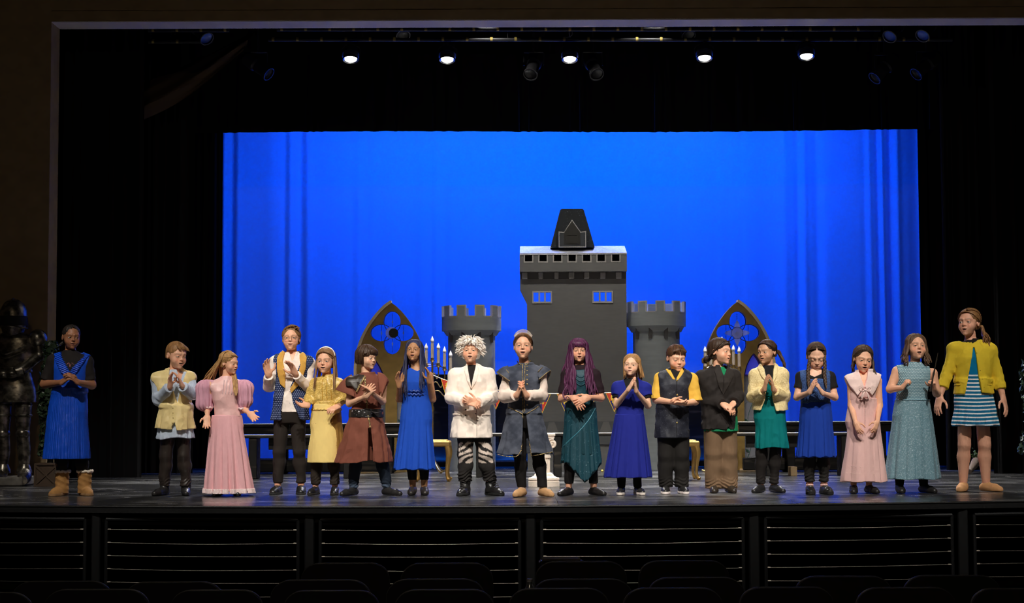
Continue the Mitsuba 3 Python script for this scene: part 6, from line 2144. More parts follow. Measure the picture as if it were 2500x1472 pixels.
M['gold_satin'] = mat('gold_satin', mikit.proc(brocade), .36, spec=.6, sheen=.3)


def p_yellow():
    k = Kid('girl in a gold satin blouse and pale yellow skirt, with a white headband', .12, 1209, 796, 849, 911, 795, ((771, 930), (828, 932)),
            (((757, 972, .0), (752, 990, -.12), (723, 989, -.2)), ((838, 978, .0), (826, 992, -.12), (806, 1001, -.2))), ((770, 1200, .02), (818, 1200, .03)),
            hyaw=-10, hpitch=2, skin=PALE, yaw=-6, hair_top=.008)
    k.body([hand((.1, -.7, .75), curl=.22, spread=9), hand((-.3, .2, -.9), curl=.45)], mouth=.3, lid=.75, smile=.3, fat=.1, brow=(.14, .08, .045), blush=.6, iris=(.10, .12, .12))
    blouse = top(k, .013, 985, sleeves=(1.85, .043, .040, .026), nr=.043, wr=.006)
    k.cloth('blouse', blouse, (1, 1, 1), *k.bounds(k.qz(992), k.zs + .1), bsdf='gold_satin', label='gold satin long sleeved blouse')
    collar_band(k, .046, .030, srgb(214, 168, 70), bsdf='satin', flare=.004)
    for x0 in (786, 797, 808):
        piping(k, [(x0, 926), (x0, 950), (x0 + 1, 976)], -.1, .003, srgb(200, 150, 50), 'tuck', 'satin', base=blouse, n=10)
    zw = k.qz(984)
    c0 = k.q(797, 985)[0]
    belt = lambda P: np.maximum(np.maximum(k.skirt(P, k.qz(976), k.qz(996), (.116, .092), (.118, .094), folds=3, amp=0.000, cover=False), P[:, 2] - k.qz(978)), k.qz(995) - P[:, 2])
    bl = lambda P: np.maximum(k.skirt(P, k.qz(977), k.qz(996), (.118, .096), (.121, .100), folds=8, amp=0.010, cover=False, cx0=c0, cx1=c0), -9)
    k.cloth('waistband', bl, (1, 1, 1), (c0 - .2, -.2, k.qz(1000)), (c0 + .2, .2, k.qz(970)), h=.005, bsdf='gold_satin')
    m_ = tube([k.place(np.array([c0 + .127 * math.cos(a), .106 * math.sin(a), k.qz(998) + .004 * math.sin(a * 26)])) for a in np.linspace(0, 2 * math.pi, 120)], .006, sides=6)
    obj('scalloped_trim', m_, M['gold_satin'], parent=k.key, smooth=True)
    c1 = k.q(794, 1125)[0]
    back = lambda P: k.skirt(P, zw, k.qz(1122), (.116, .094), (.158, .13), folds=12, amp=0.060, seed=6, cx0=c0, cx1=c1 + .02, dy=.015)
    k.cloth('underskirt', back, srgb(150, 112, 52), (c0 - .3, -.3, .2), (c0 + .3, .3, zw + .02), bsdf='satin')
    apron = lambda P: np.maximum(smax(k.skirt(P, zw, k.qz(1128), (.119, .099), (.150, .140), folds=3, amp=0.035, seed=4, cx0=c0, cx1=c1), P[:, 1] - .03, .01) + .006 * np.abs(wob(P, 17, 9)) + .003 * wob(P, 30, 12), k.qz(1128) - P[:, 2])
    k.cloth('apron_skirt', apron, srgb(243, 214, 134), (c0 - .3, -.3, .2), (c0 + .3, .3, zw + .02), label='pale yellow skirt panel')
    k.trousers((.030, .022, .017), k.qz(1090), off=.011, zend=.085, wr=.006, pool=.003, name='leggings')
    k.shoes([(-.2, -1), (.05, -1)], L=.2, color=(.014, .013, .013), w=.034, sole=(.03, .026, .022))
    hair = [k.cap(off=.008, front=.068, low=-.06, ridge=.0016, nr=46, ears=True)]
    hair += k.fall([-95, -75, -50, 0, 50, 78, 98], [k.q(766, 952, -.10), k.q(765, 938, .0), k.q(775, 950, .08), k.q(797, 950, .1), k.q(818, 948, .08), k.q(822, 940, -.02), k.q(817, 950, -.11)], seed=6, n=4, r=(.007, .010, .009, .003), jit=.008, out=.008)
    hair += k.comb(56, (0, .11, -.03), 11)
    k.hair(hair, srgb(96, 66, 42), srgb(160, 120, 84), label='long light brown hair')
    hb = [k.hp(.081 * math.cos(a), -.002 + .012 * math.sin(a), .035 + .0885 * math.sin(a)) for a in np.linspace(.12, math.pi - .12, 34)]
    m_ = tube(hb, [.0075 + .0022 * (i % 2) for i in range(34)], sides=8)
    obj('headband', m_.apply_translation(k.O) or m_, M['cloth'], parent=k.key, smooth=True, color=np.tile((.85, .80, .78), (len(m_.vertices), 1)))


# ---- 6: boy in brown tunic
def braid_gold(p, n, uv):
    g = noise(p.x * 260, p.y * 260, p.z * 260)
    return mix((.05, .03, .015), (.66, .47, .20), smoothstep(.45, .6, g))


M['gold_braid'] = mat('gold_braid', mikit.proc(braid_gold), .5, spec=.5, metal=.3)


def p_tunic():
    k = Kid('boy in a reddish brown tunic with leather yoke and studded belt, shaggy dark hair', .02, 1210, 892, 840, 900, 896, ((858, 928), (934, 926)),
            (((853, 985, -.03), (893, 968, -.20), (912, 942, -.26)), ((934, 980, -.03), (911, 962, -.2), (893, 945, -.24))), ((862, 1203, .02), (946, 1202, .03)),
            hip_x=895, hyaw=52, hpitch=4, hroll=2, skin=(.74, .43, .28), yaw=14, hair_top=.02)
    k.body([hand((.7, .1, .6), curl=.2, spread=9), hand((-.75, -.2, -.5), curl=.15, spread=8)], mouth=.25, lid=.65, smile=.1, fat=.2, brow=(.03, .018, .012), blush=.5, iris=(.04, .02, .012), gaze=(.3, -1, 0))
    br = srgb(120, 70, 56)
    c0, c1 = k.q(894, 1010)[0], k.q(888, 1130)[0]
    tun = top(k, .020, 1129, flare=dict(z0=k.qz(1000), top_ab=(.136, .112), hem_ab=(.238, .185), folds=10, amp=0.065, seed=8, cx0=c0, cx1=c1), nr=.060, wr=.0045,
              cuts=[[(900, 1045), (906, 1045), (911, 1090), (913, 1140), (899, 1140), (900, 1090)]], asym=.02, clip=[(838, 905), (870, 893), (915, 890), (950, 925), (934, 965), (934, 1000), (985, 1150), (790, 1150), (852, 1000), (853, 960)])
    k.cloth('tunic', tun, br, *k.bounds(k.qz(1142), k.zs + .1, padx=.2), label='reddish brown cloth tunic split at the front')
    for sd, inn, out_ in ((-1, [(868, 962, -.085), (858, 914, -.02), (866, 935, .09)], [(866, 971, -.135), (820, 953, -.03), (850, 960, .11)]),
                          (1, [(926, 958, -.10), (922, 908, -.03), (925, 940, .08)], [(932, 966, -.13), (947, 929, -.04), (938, 950, .10)])):
        flap(k, 'cap_sleeve', sd, [k.q(*p) for p in inn], [k.q(*p) for p in out_], br, bulge=.02)
    lea = [(845, 922), (862, 912), (888, 915), (892, 922), (870, 956), (860, 944), (838, 942)]
    k.cloth('leather_yoke', patch(k, tun, .010, lea, .015), (.030, .020, .014), *box_of(k, lea), h=.0045, bsdf='leather', label='dark leather shoulder yoke')
    piping(k, [(891, 918), (881, 936), (870, 957)], -.12, .009, None if False else (1, 1, 1), 'gold_trim', 'gold_braid', base=tun, lift=.010)
    piping(k, [(890, 920), (893, 960), (896, 1000), (902, 1030), (904, 1044)], -.12, .008, (1, 1, 1), 'gold_trim', 'gold_braid', base=tun, lift=.002)
    # belt with studs and buckle
    zb0, zb1 = k.qz(1017), k.qz(997)
    bl = lambda P: k.skirt(P, zb1, zb0, (.146, .123), (.150, .127), folds=3, amp=0.000, cover=False, cx0=c0, cx1=c0)
    belt = k.cloth('belt', bl, (.014, .012, .011), (c0 - .2, -.2, zb0 - .02), (c0 + .2, .2, zb1 + .02), h=.005, bsdf='leather', label='wide black studded belt')
    for x, y, r in ((859, 1004, .009), (876, 1006, .012), (864, 1010, .004), (868, 1002, .004), (870, 1013, .004), (890, 1008, .012), (882, 1001, .004), (884, 1014, .004), (906, 1009, .008), (915, 1008, .006)):
        c = onto(k, bl, [k.q(x, y, -.13)], .001)[0]
        obj('stud', ball(k.place(c), r, 2, (1, .5, 1)), M['silver'], parent=belt, smooth=True)
    bx = onto(k, bl, [k.q(898, 1008, -.13)], .006)[0]
    m_ = tube([bx + (sx * .026, 0, sz * .032) for sx, sz in ((-1, -1), (1, -1), (1, 1), (-1, 1), (-1, -1))], .005, sides=6)
    obj('buckle', m_.apply_translation(k.O) or m_, M['fixture'], parent=belt)
    m_ = tube([bx + (.03, -.004, .01), bx + (.08, -.012, .0), bx + (.115, -.002, .012)], [.017, .015, .012], n=10, sides=8, flat=.3)
    obj('belt_end', m_.apply_translation(k.O) or m_, M['leather'], parent=belt, smooth=True, color=np.tile(BLACKC, (len(m_.vertices), 1)))
    jean = srgb(26, 40, 62)
    k.trousers((.012, .018, .030), k.qz(1090), off=.013, zend=.062, wr=.006, pool=.004, name='jeans', cfn=lambda v, c: np.where((v[:, 2] < .095)[:, None], np.array([.06, .085, .13]), c))
    k.shoes([(-.55, -1), (.75, -.8)], L=.22, color=(.018, .017, .017), w=.035)
    # black lace collar under the tunic
    collar_band(k, .060, .012, (.012, .010, .010), flare=.004)
    hair = []
    bang = lambda L: smax(ell(L, (.006, -.050, .062), (.066, .056, .040)), -ell(L, (.012, -.13, .005), (.06, .07, .045)), .006)
    hair.append(k.cap(off=.020, front=.052, low=-.068, ridge=.003, nr=40, ears=False, bang=bang))
    r = np.random.default_rng(9)
    for i in range(80):
        a = math.radians(r.uniform(-130, 130))
        p0 = k.hp(.06 * math.sin(a), .016 + .075 * math.cos(a), .105)
        p1 = k.hp(.096 * math.sin(a), .016 + .112 * math.cos(a), .045)
        low = -.05 + r.uniform(-.02, .015) if abs(a) < 1.9 else .035 + r.uniform(-.01, .015)
        p2 = k.hp((.090 + r.uniform(-.006, .012)) * math.sin(a), .016 + (.102 + r.uniform(-.01, .012)) * math.cos(a), low)
        hair.append(tube([p0, p1, p2], [.006, .0085, .002], sides=6, n=12, flat=.55))
    for i in range(26):
        x = r.uniform(-.06, .055)
        hair.append(tube([k.hp(x * .5, -.01, .128), k.hp(x * .9, -.078, .095 - abs(x) * .3), k.hp(x + .012, -.098 + abs(x) * .35, .042 + r.uniform(-.012, .01) - abs(x) * .15)], [.006, .008, .002], sides=6, n=11, flat=.5))
    k.hair(hair, (.022, .012, .008), (.085, .042, .022), label='shaggy dark brown hair with fringe')


# ---- 7: girl in long blue dress, dark blue streaked hair
def p_bluegown():
    k = Kid('smiling girl in a long sleeveless blue dress with very long dark blue-streaked hair', .09, 1209, 1014, 827, 883, 1011, ((990, 911), (1046, 910)),
            (((975, 974, -.02), (975, 944, -.16), (966, 912, -.2)), ((1056, 974, -.02), (1048, 934, -.16), (1046, 900, -.2))), ((1008, 1204, .02), (1036, 1204, .02)),
            hip_x=1017, hyaw=-8, hpitch=-9, hroll=0, skin=(.42, .205, .10), hair_top=.012)
    k.body([hand((.85, -.5, .1), curl=.28, spread=7), hand((-.9, -.4, .1), curl=.22, spread=5)], mouth=.75, lid=.6, smile=.9, fat=.1, lip=(.40, .12, .08), brow=(.02, .012, .01), blush=.4, iris=(.03, .016, .01))
    blue = srgb(28, 74, 178)
    zw = k.qz(958)
    bod = top(k, .011, 966, clip=[(994, 888), (1004, 892), (1040, 892), (1046, 893), (1050, 915), (1044, 940), (1046, 975), (988, 975), (990, 940), (988, 915)], neck=[(997, 870), (1040, 870), (1036, 896), (1018, 906), (1002, 898)], wr=.003)
    k.cloth('bodice', bod, blue, *k.bounds(k.qz(972), k.zs + .1), label='blue sleeveless bodice')
    c0, c1 = k.q(1017, 958)[0], k.q(1012, 1145)[0]
    sk = lambda P: k.skirt(P, zw, k.qz(1145), (.105, .088), (.178, .150), folds=16, amp=0.071, seed=3, cx0=c0, cx1=c1, hem=.006)
    k.cloth('skirt', sk, blue, (c0 - .28, -.26, .1), (c0 + .28, .26, zw + .02), label='long blue skirt in folds')
    for dz, n_ in ((0, 0), (.028, 1)):
        ru = [np.array([c0 + (.110 + .006 * math.sin(i * 1.7 + n_)) * math.cos(a), (.094 + .006 * math.sin(i * 2.2)) * math.sin(a), k.qz(962) + dz + .007 * math.sin(i * 1.9 + n_)]) for i, a in enumerate(np.linspace(0, 2 * math.pi, 70))]
        m_ = tube(ru, .011, sides=7)
        obj('waist_ruffle', m_.apply_translation(k.O) or m_, M['satin'], parent=k.key, smooth=True, color=np.tile(srgb(20, 52, 130), (len(m_.vertices), 1)))
    k.trousers((.012, .010, .010), k.qz(1130), off=.006, zend=k.qz(1172), wr=.002, name='leggings')
    k.shoes([(-.05, -1), (.1, -1)], L=.2, color=(.022, .018, .016), w=.034)
    hair = [k.cap(off=.011, front=.070, low=-.065, ridge=.0016, nr=44, ears=False)]
    hair += k.fall([-110, -92, -75, -55, -30, 0, 30, 55, 75, 92, 110],
                   [k.q(991, 960, -.13), k.q(984, 966, -.10), k.q(975, 955, -.03), k.q(985, 960, .08), k.q(1000, 960, .11), k.q(1015, 960, .12), k.q(1030, 955, .11), k.q(1042, 950, .08), k.q(1045, 945, -.02), k.q(1033, 940, -.12), k.q(1029, 955, -.125)],
                   seed=10, n=5, r=(.007, .011, .010, .003), jit=.010, out=.009, wave=.004)
    k.hair(hair, (.008, .008, .014), (.040, .045, .125), label='very long black hair with blue streaks', f=70)
    ear = [k.hp(-.079 + .012 * math.cos(a) * .4, .0 + .012 * math.cos(a), -.045 + .014 * math.sin(a)) for a in np.linspace(0, 2 * math.pi, 20)]
    m_ = tube(ear, .0014, sides=5)
    obj('hoop_earring', m_.apply_translation(k.O) or m_, M['silver'], parent=k.key, smooth=True)


# ---- 8: white wig and white coat
def p_whitewig():
    k = Kid('child in a spiky white wig and a white double-breasted coat, black patched trousers and boots', .09, 1210, 1160, 815, 886, 1149, ((1112, 908), (1192, 908)),
            (((1100, 972, -.02), (1140, 982, -.22), (1160, 986, -.25)), ((1203, 970, -.02), (1162, 985, -.22), (1143, 978, -.25))), ((1136, 1200, .02), (1198, 1198, .03)),
            hip_x=1154, hyaw=-3, hpitch=-6, skin=PALE, hair_top=.05)
    k.body([hand((.4, .5, -.75), curl=.55), hand((-.4, .7, .2), curl=.6)], mouth=.75, lid=.5, smile=.4, fat=.7, brow=(.20, .12, .07), blush=.7)
    tee = top(k, .010, 990, wr=.0012, nr=.050)
    k.cloth('tshirt', tee, (.016, .013, .013), *k.bounds(k.qz(1000), k.zs + .09))
    wh = srgb(250, 236, 222)
    coat = top(k, .024, 1069, sleeves=(1.84, .043, .039, .033), neck=[(1137, 870), (1163, 870), (1163, 895), (1150, 953), (1140, 900)], flare=dict(z0=k.qz(985), top_ab=(.150, .118), hem_ab=(.187, .142), folds=3, amp=0.020, seed=2, cx0=k.q(1152, 985)[0], cx1=k.q(1153, 1069)[0]), nr=.058, wr=.006)
    k.cloth('coat', coat, wh, *k.bounds(k.qz(1078), k.zs + .1, padx=.16), label='white double-breasted coat')
    for pl in ([(1138, 884), (1145, 894), (1151, 950), (1140, 930), (1133, 905)], [(1164, 884), (1158, 896), (1150, 952), (1163, 932), (1170, 906)]):
        k.cloth('lapel', patch(k, coat, .007, pl, .02), wh, *box_of(k, pl), h=.0045)
    collar_band(k, .058, .034, wh, gap=.7, flare=.014)
    for pl in ([(1104, 1009), (1128, 1011), (1128, 1015), (1104, 1014)], [(1172, 1011), (1196, 1009), (1196, 1014), (1172, 1015)]):
        k.cloth('pocket_flap', patch(k, coat, .006, pl, .01), srgb(240, 222, 206), *box_of(k, pl), h=.0045)
    piping(k, [(1163, 990), (1164, 1030), (1164, 1068)], -.13, .0022, srgb(150, 130, 118), 'front_seam', base=coat)
    buttons(k, [(1137, 1014), (1161, 1010), (1137, 1000), (1160, 998)], coat, .0075, 'cloth', (.10, .09, .085))

    def knee(v, c):
        w_ = v[:, 2] + .55 * (v[:, 0] - v[:, 0].mean()) * np.sign(v[:, 0] - k.q(1162, 1100)[0])
        n_ = .42 + .30 * np.sin(w_ * 120 + 5 * meshkit.noise(v * 16, 2)) + .35 * (meshkit.fbm(v * 13 + 3, 3, 4) - .45)
        zk = k.qz(1106)
        kx_ = np.where(v[:, 0] < k.q(1160, 1100)[0], k.q(1138, 1100)[0], k.q(1186, 1100)[0])
        m = (n_ > .40) & (np.abs(v[:, 2] - zk) < .088) & (v[:, 1] < -.01) & (np.abs(v[:, 0] - kx_) < .062)
        return np.where(m[:, None], np.array([.70, .58, .50]), c)
    k.trousers((.022, .019, .018), k.qz(1055), off=.022, zend=.115, wr=.009, pool=.006, cfn=knee, label='black trousers with pale patches at the knees')
    k.shoe(-1, (-.25, -1), L=.225, color=(.012, .011, .011), w=.040, shaft=.15, shaft_r=.045, sole=(.02, .02, .02), soleh=.022)
    k.shoe(1, (.55, -.9), L=.225, color=(.012, .011, .011), w=.040, shaft=.15, shaft_r=.045, sole=(.02, .02, .02), soleh=.022)
    for sd, d in ((-1, (-.25, -1)), (1, (.55, -.9))):
        dd = unit([d[0], d[1], 0])
        sd_ = np.array([-dd[1], dd[0], 0])
        for j in range(5):
            c = k.A[sd] + dd * (.045 + j * .018)
            z = .125 - j * .016
            m_ = tube([np.array([c[0], c[1], z]) - sd_ * .02, np.array([c[0], c[1], z]) + dd * .008 + (0, 0, .006), np.array([c[0], c[1], z]) + sd_ * .02], .0028, sides=5, n=6)
            obj('bootlace', m_.apply_translation(k.O) or m_, M['leather'], parent=k.key, smooth=True, color=np.tile((.05, .045, .04), (len(m_.vertices), 1)))
    hair = [k.cap(off=.022, front=.060, low=-.06, ridge=.003, nr=36, ears=False)]
    r = np.random.default_rng(12)
    for i in range(620):
        a = r.uniform(-math.pi, math.pi)
        po = math.acos(r.uniform(-.45, 1.0))
        dirv = np.array([math.sin(po) * math.sin(a), math.sin(po) * math.cos(a), math.cos(po)])
        b = np.array([.0, .016, .034]) + dirv * np.array([.083, .100, .088])
        if b[1] < -.040 and b[2] < .062 and abs(b[0]) < .062:
            continue
        out_ = np.array([dirv[0], dirv[1] * .6, 0])
        out_ = out_ / (np.linalg.norm(out_) + 1e-6)
        dn = np.array([0, 0, -1.0]) * (.15 + .75 * (po > 1.0)) + np.array([0, -.35, 0]) * (dirv[1] < 0)
        e = b + unit(out_ * .75 + dirv * .35 + dn * .55 + r.normal(0, .22, 3)) * r.uniform(.045, .078)
        if e[1] < -.07 and e[2] < .055 and abs(e[0]) < .06:
            continue
        mid = b * .5 + e * .5 + dirv * .014
        hair.append(tube([k.hp(*b), k.hp(*mid), k.hp(*e)], [.0065, .0055, .0008], sides=4, n=6, flat=.6))
    for i in range(46):       # ragged fringe
        x = r.uniform(-.06, .06)
        hair.append(tube([k.hp(x * .6, -.03, .125), k.hp(x * .95, -.088, .105), k.hp(x * 1.1 + r.normal(0, .008), -.100 + abs(x) * .3, .052 + r.uniform(-.012, .014))], [.007, .0075, .001], sides=5, n=9, flat=.5))
    k.hair(hair, (.90, .82, .72), (1.0, .97, .92), label='spiky white wig', name='wig')


# ---- 9: tiara and grey-blue doublet
def suede(p, n, uv):
    g = fbm(p.x * 16, p.y * 16, p.z * 16, 4)
    return mix((.045, .052, .074), (.105, .115, .150), smoothstep(.25, .75, g))


M['suede'] = mat('suede', mikit.proc(suede), .9, spec=.15, sheen=.4)


M['tiara'] = mat('tiara', (.78, .66, .56), .38, metal=.8)


def p_doublet():
    k = Kid('girl with a small tiara in a long grey-blue doublet edged with gold braid, white sleeves', .09, 1213, 1298, 812, 876, 1277, ((1245, 906), (1318, 906)),
            (((1232, 968, -.03), (1262, 966, -.19), (1275, 934, -.25)), ((1322, 964, -.03), (1284, 966, -.19), (1272, 935, -.25))), ((1274, 1206, .0), (1326, 1206, .0)),
            hip_x=1283, hyaw=-2, hpitch=-3, skin=PALE, hair_top=.008)
    k.body([hand((.95, .2, .1), curl=.15), hand((-.95, .2, .1), curl=.22)], mouth=.55, lid=.6, smile=.6, fat=.1, brow=(.10, .06, .035), blush=.7, lip=(.50, .13, .10))
    wh = srgb(246, 226, 212)
    sh = top(k, .010, 990, sleeves=(1.88, .042, .040, .030), wr=.004)
    k.cloth('shirt', sh, wh, *k.bounds(k.qz(1000), k.zs + .1), label='white puffed shirt sleeves')
    c0 = k.q(1280, 1000)[0]
    cA = [(1277, 1010), (1284, 1010), (1290, 1060), (1297, 1118), (1273, 1118), (1273, 1096), (1276, 1060)]
    dbl = top(k, .028, 1110, clip=[(1214, 907), (1236, 892), (1262, 872), (1296, 872), (1324, 890), (1343, 905), (1322, 922), (1316, 950), (1317, 990), (1362, 1130), (1205, 1130), (1236, 990), (1240, 950), (1238, 925), (1216, 916)],
              flare=dict(z0=k.qz(1002), top_ab=(.142, .112), hem_ab=(.236, .175), folds=8, amp=0.041, seed=4, cx0=c0, cx1=k.q(1281, 1112)[0]), cuts=[cA], nr=.050, wr=.004, asym=.014)
    k.cloth('doublet', dbl, (1, 1, 1), *k.bounds(k.qz(1124), k.zs + .11, padx=.2), bsdf='suede', label='long grey-blue suede doublet with open skirt')
    gb = (1, 1, 1)
    for sd, inn, out_ in ((-1, [(1244, 922, -.10), (1240, 892, -.01), (1246, 915, .09)], [(1244, 930, -.125), (1213, 909, -.02), (1232, 925, .11)]),
                          (1, [(1313, 920, -.10), (1318, 890, -.01), (1312, 915, .09)], [(1315, 927, -.125), (1344, 905, -.02), (1336, 930, .11)])):
        flap(k, 'shoulder_wing', sd, [k.q(*p) for p in inn], [k.q(*p) for p in out_], (1, 1, 1), bsdf='suede', bulge=.012, edge=(.0045, 'gold_braid'))
        piping(k, [(1229, 894), (1242, 910)] if sd < 0 else [(1329, 892), (1313, 908)], -.1, .004, gb, 'braid', 'gold_braid', base=dbl, lift=.006)
    collar_band(k, .053, .055, (1, 1, 1), bsdf='suede', gap=.22, flare=.008)
    for pts in ([(1273, 1096), (1276, 1060), (1277, 1030), (1276, 1012)], [(1297, 1112), (1291, 1070), (1286, 1040), (1284, 1012)], [(1276, 888), (1275, 930), (1276, 970), (1277, 1008)], [(1282, 886), (1281, 930), (1280, 970), (1281, 1006)],
                [(1241, 994), (1256, 1001), (1276, 1011)], [(1285, 1011), (1303, 1000), (1315, 992)], [(1214, 1109), (1240, 1114), (1262, 1113), (1273, 1098)], [(1297, 1113), (1325, 1108), (1349, 1104)], [(1262, 880), (1270, 889), (1276, 889)], [(1282, 889), (1288, 888), (1297, 878)]):
        piping(k, pts, -.12, .0042, gb, 'braid', 'gold_braid', base=dbl, lift=.003)
    buttons(k, [(1287, y) for y in (895, 905, 916, 927, 938, 968, 988)], dbl, .0075, 'brass')
    k.trousers((.012, .010, .010), k.qz(985), off=.010, zend=.075, wr=.004, name='leggings')
    k.shoes([(-.35, -1), (.45, -1)], L=.215, color=srgb(192, 148, 104), w=.035, bsdf='cloth', label='tan soft slipper')
    for sd in (-1, 1):
        c = k.A[sd]
        m_ = tube([c + (0, 0, -.005), c + (0, .002, .035)], [.032, .030], sides=16)
        obj('sock', m_.apply_translation(k.O) or m_, M['cloth'], parent=k.key, smooth=True, color=np.tile(srgb(230, 205, 190), (len(m_.vertices), 1)))
    hair = [k.cap(off=.007, front=.080, low=-.05, ridge=.0014, nr=52)]
    hair += k.comb(70, (0, .112, .02), 3) + [ball(k.hp(0, .118, .02), .034 * k.hs, 2)]
    k.hair(hair, srgb(70, 46, 30), srgb(130, 90, 58), label='brown hair pulled back')
    tr = []
    for i, a in enumerate(np.linspace(-1.25, 1.25, 27)):
        h_ = .020 + .022 * math.cos(a) ** 2 + .006 * (i % 2)
        b = k.hp(.068 * math.sin(a), .005 - .045 * math.cos(a) + .03, .088 - .030 * (1 - math.cos(a)) * 1.3 + .012)
        tr.append(tube([b, b + k.R @ np.array([.012 * math.sin(a), .004, h_]) * k.hs], [.0036, .0018], sides=5))
        if i % 2 == 0:
            tr.append(ball(b + k.R @ np.array([.012 * math.sin(a), .004, h_]) * k.hs, .0050, 1))
        if i % 3 == 0:
            tr.append(ball(b + k.R @ np.array([.006 * math.sin(a), .0, h_ * .45]) * k.hs, .0048, 1))
    bandp = [k.hp(.068 * math.sin(a), .005 - .045 * math.cos(a) + .03, .100 - .030 * (1 - math.cos(a)) * 1.3) for a in np.linspace(-1.35, 1.35, 30)]
    tr += [tube(bandp, .0042, sides=6), tube([p + k.R @ np.array([0, .002, .013]) * k.hs for p in bandp], .0034, sides=5)]
    m_ = cat_mesh(tr)
    obj('tiara', m_.apply_translation(k.O) or m_, M['tiara'], parent=k.key, smooth=True, label='small silver tiara with points')


# ---- 10: purple wig and teal glitter dress
def glitter_teal(p, n, uv):
    g = noise(p.x * 260, p.y * 260, p.z * 260)
    return mix((.006, .050, .072), (.75, .9, .95), smoothstep(.86, .91, g) * smoothstep(.5, .62, noise(p.x * 26, p.y * 26, p.z * 26)))


M['glitter_teal'] = mat('glitter_teal', mikit.proc(glitter_teal), .6, spec=.4, sheen=.3)


def p_purple():
    k = Kid('girl in a long wavy purple wig and a dark teal glitter dress with ragged hem', .09, 1211, 1420, 824, 884, 1413, ((1384, 908), (1452, 908)),
            (((1371, 974, -.02), (1400, 970, -.18), (1418, 994, -.22)), ((1467, 972, -.02), (1436, 970, -.18), (1406, 984, -.23))), ((1388, 1203, .02), (1450, 1203, .02)),
            hyaw=2, hpitch=-2, skin=FAIR, hair_top=.022)
    k.body([hand((.25, .8, -.55), curl=.25, spread=8), hand((-.3, .85, -.3), curl=.2, spread=7)], mouth=.6, lid=.3, smile=.1, fat=.2, brow=(.06, .02, .03), blush=.6, lip=(.30, .05, .06))
    tee = top(k, .010, 960, wr=.0012, sleeves=(.80, .036, .033, .034), nr=.046)
    k.cloth('tshirt', tee, (.020, .010, .014), *k.bounds(k.qz(966), k.zs + .1), label='dark short sleeved top')
    c0 = k.q(1417, 985)[0]
    bod = top(k, .017, 990, clip=[(1398, 902), (1438, 902), (1446, 940), (1450, 1000), (1384, 1000), (1388, 940)], wr=.003)
    k.cloth('dress_bodice', bod, (1, 1, 1), *k.bounds(k.qz(998), k.zs + .09), bsdf='glitter_teal', label='dark teal glitter bodice with draped neckline')
    for i, y in enumerate((918, 928, 938)):
        piping(k, [(1400, y - 10), (1410, y - 1), (1418, y + 3), (1427, y - 1), (1437, y - 10)], -.11, .0075, (1, 1, 1), 'cowl_fold', 'glitter_teal', base=bod, lift=.0)
    zw = k.qz(982)
    inner = lambda P: k.skirt(P, zw, k.qz(1110), (.118, .100), (.155, .135), folds=14, amp=0.060, seed=4, cx0=c0, cx1=c0)
    k.cloth('underskirt', inner, (.010, .045, .060), (c0 - .25, -.25, .1), (c0 + .25, .25, zw + .02), label='dark teal underskirt')
    c1 = k.q(1420, 1150)[0]

    def over(P):
        th = np.arctan2(P[:, 1], P[:, 0] - c1)
        rag = .006 * np.sin(th * 31) + .009 * np.sin(th * 13 + 1)
        x = P[:, 0] - c0
        zh = k.qz(1128) - np.clip(1 - np.abs(x - .03) / .15, 0, 1) * .17 + rag
        d = k.skirt(P, zw - .0, .05, (.121, .105), (.190, .160), folds=16, amp=0.065, seed=5, cx0=c0, cx1=c1)
        return np.maximum(d, zh - P[:, 2])
    k.cloth('overskirt', over, (1, 1, 1), (c0 - .28, -.25, .03), (c0 + .28, .25, zw + .02), bsdf='glitter_teal', label='sheer teal glitter overskirt with ragged handkerchief hem')
    piping(k, [(1374, 1093), (1392, 1074), (1415, 1052), (1440, 1022), (1455, 996)], -.14, .0045, (.05, .22, .28), 'wrap_edge', 'satin', base=over, lift=.001)
    k.trousers((.012, .010, .010), k.qz(1130), off=.008, zend=.10, wr=.004, name='leggings')
    k.shoes([(-.55, -1), (.55, -1)], L=.21, color=(.016, .014, .014), w=.034)
    hair = [k.cap(off=.020, front=.050, low=-.07, ridge=.002, nr=44, ears=False, bang=lambda L: smax(ell(L, (0, -.048, .066), (.070, .056, .042)), -ell(L, (.0, -.13, .006), (.055, .07, .046)), .006))]
    az = [-118, -104, -90, -75, -50, -20, 20, 50, 75, 90, 104, 118]
    ends = [k.q(1402, 955, -.13), k.q(1393, 972, -.13), k.q(1383, 965, -.09), k.q(1372, 945, -.02), k.q(1385, 950, .09), k.q(1405, 955, .12), k.q(1425, 955, .12), k.q(1446, 950, .09), k.q(1458, 945, -.01), k.q(1452, 962, -.09), k.q(1443, 968, -.13), k.q(1434, 950, -.13)]
    hair += k.fall(az, ends, seed=14, n=7, r=(.009, .014, .015, .004), wave=.012, wf=3.4, out=.017, jit=.012)
    r = np.random.default_rng(3)
    for i in range(34):
        x = r.uniform(-.064, .064)
        hair.append(tube([k.hp(x * .4, -.01, .130), k.hp(x * .85, -.082, .100 - abs(x) * .3), k.hp(x, -.100 + abs(x) * .4, .040 + r.uniform(-.006, .012))], [.007, .0085, .003], sides=6, n=11, flat=.5))
    hair.append(tube([k.q(1385, 940, -.12), k.q(1374, 960, -.15), k.q(1380, 975, -.18), k.q(1384, 968, -.18), k.q(1390, 972, -.19)], [.006, .005, .002], n=18))
    k.hair(hair, (.026, .006, .022), (.150, .035, .105), label='long wavy purple wig with fringe', name='wig', f=50)


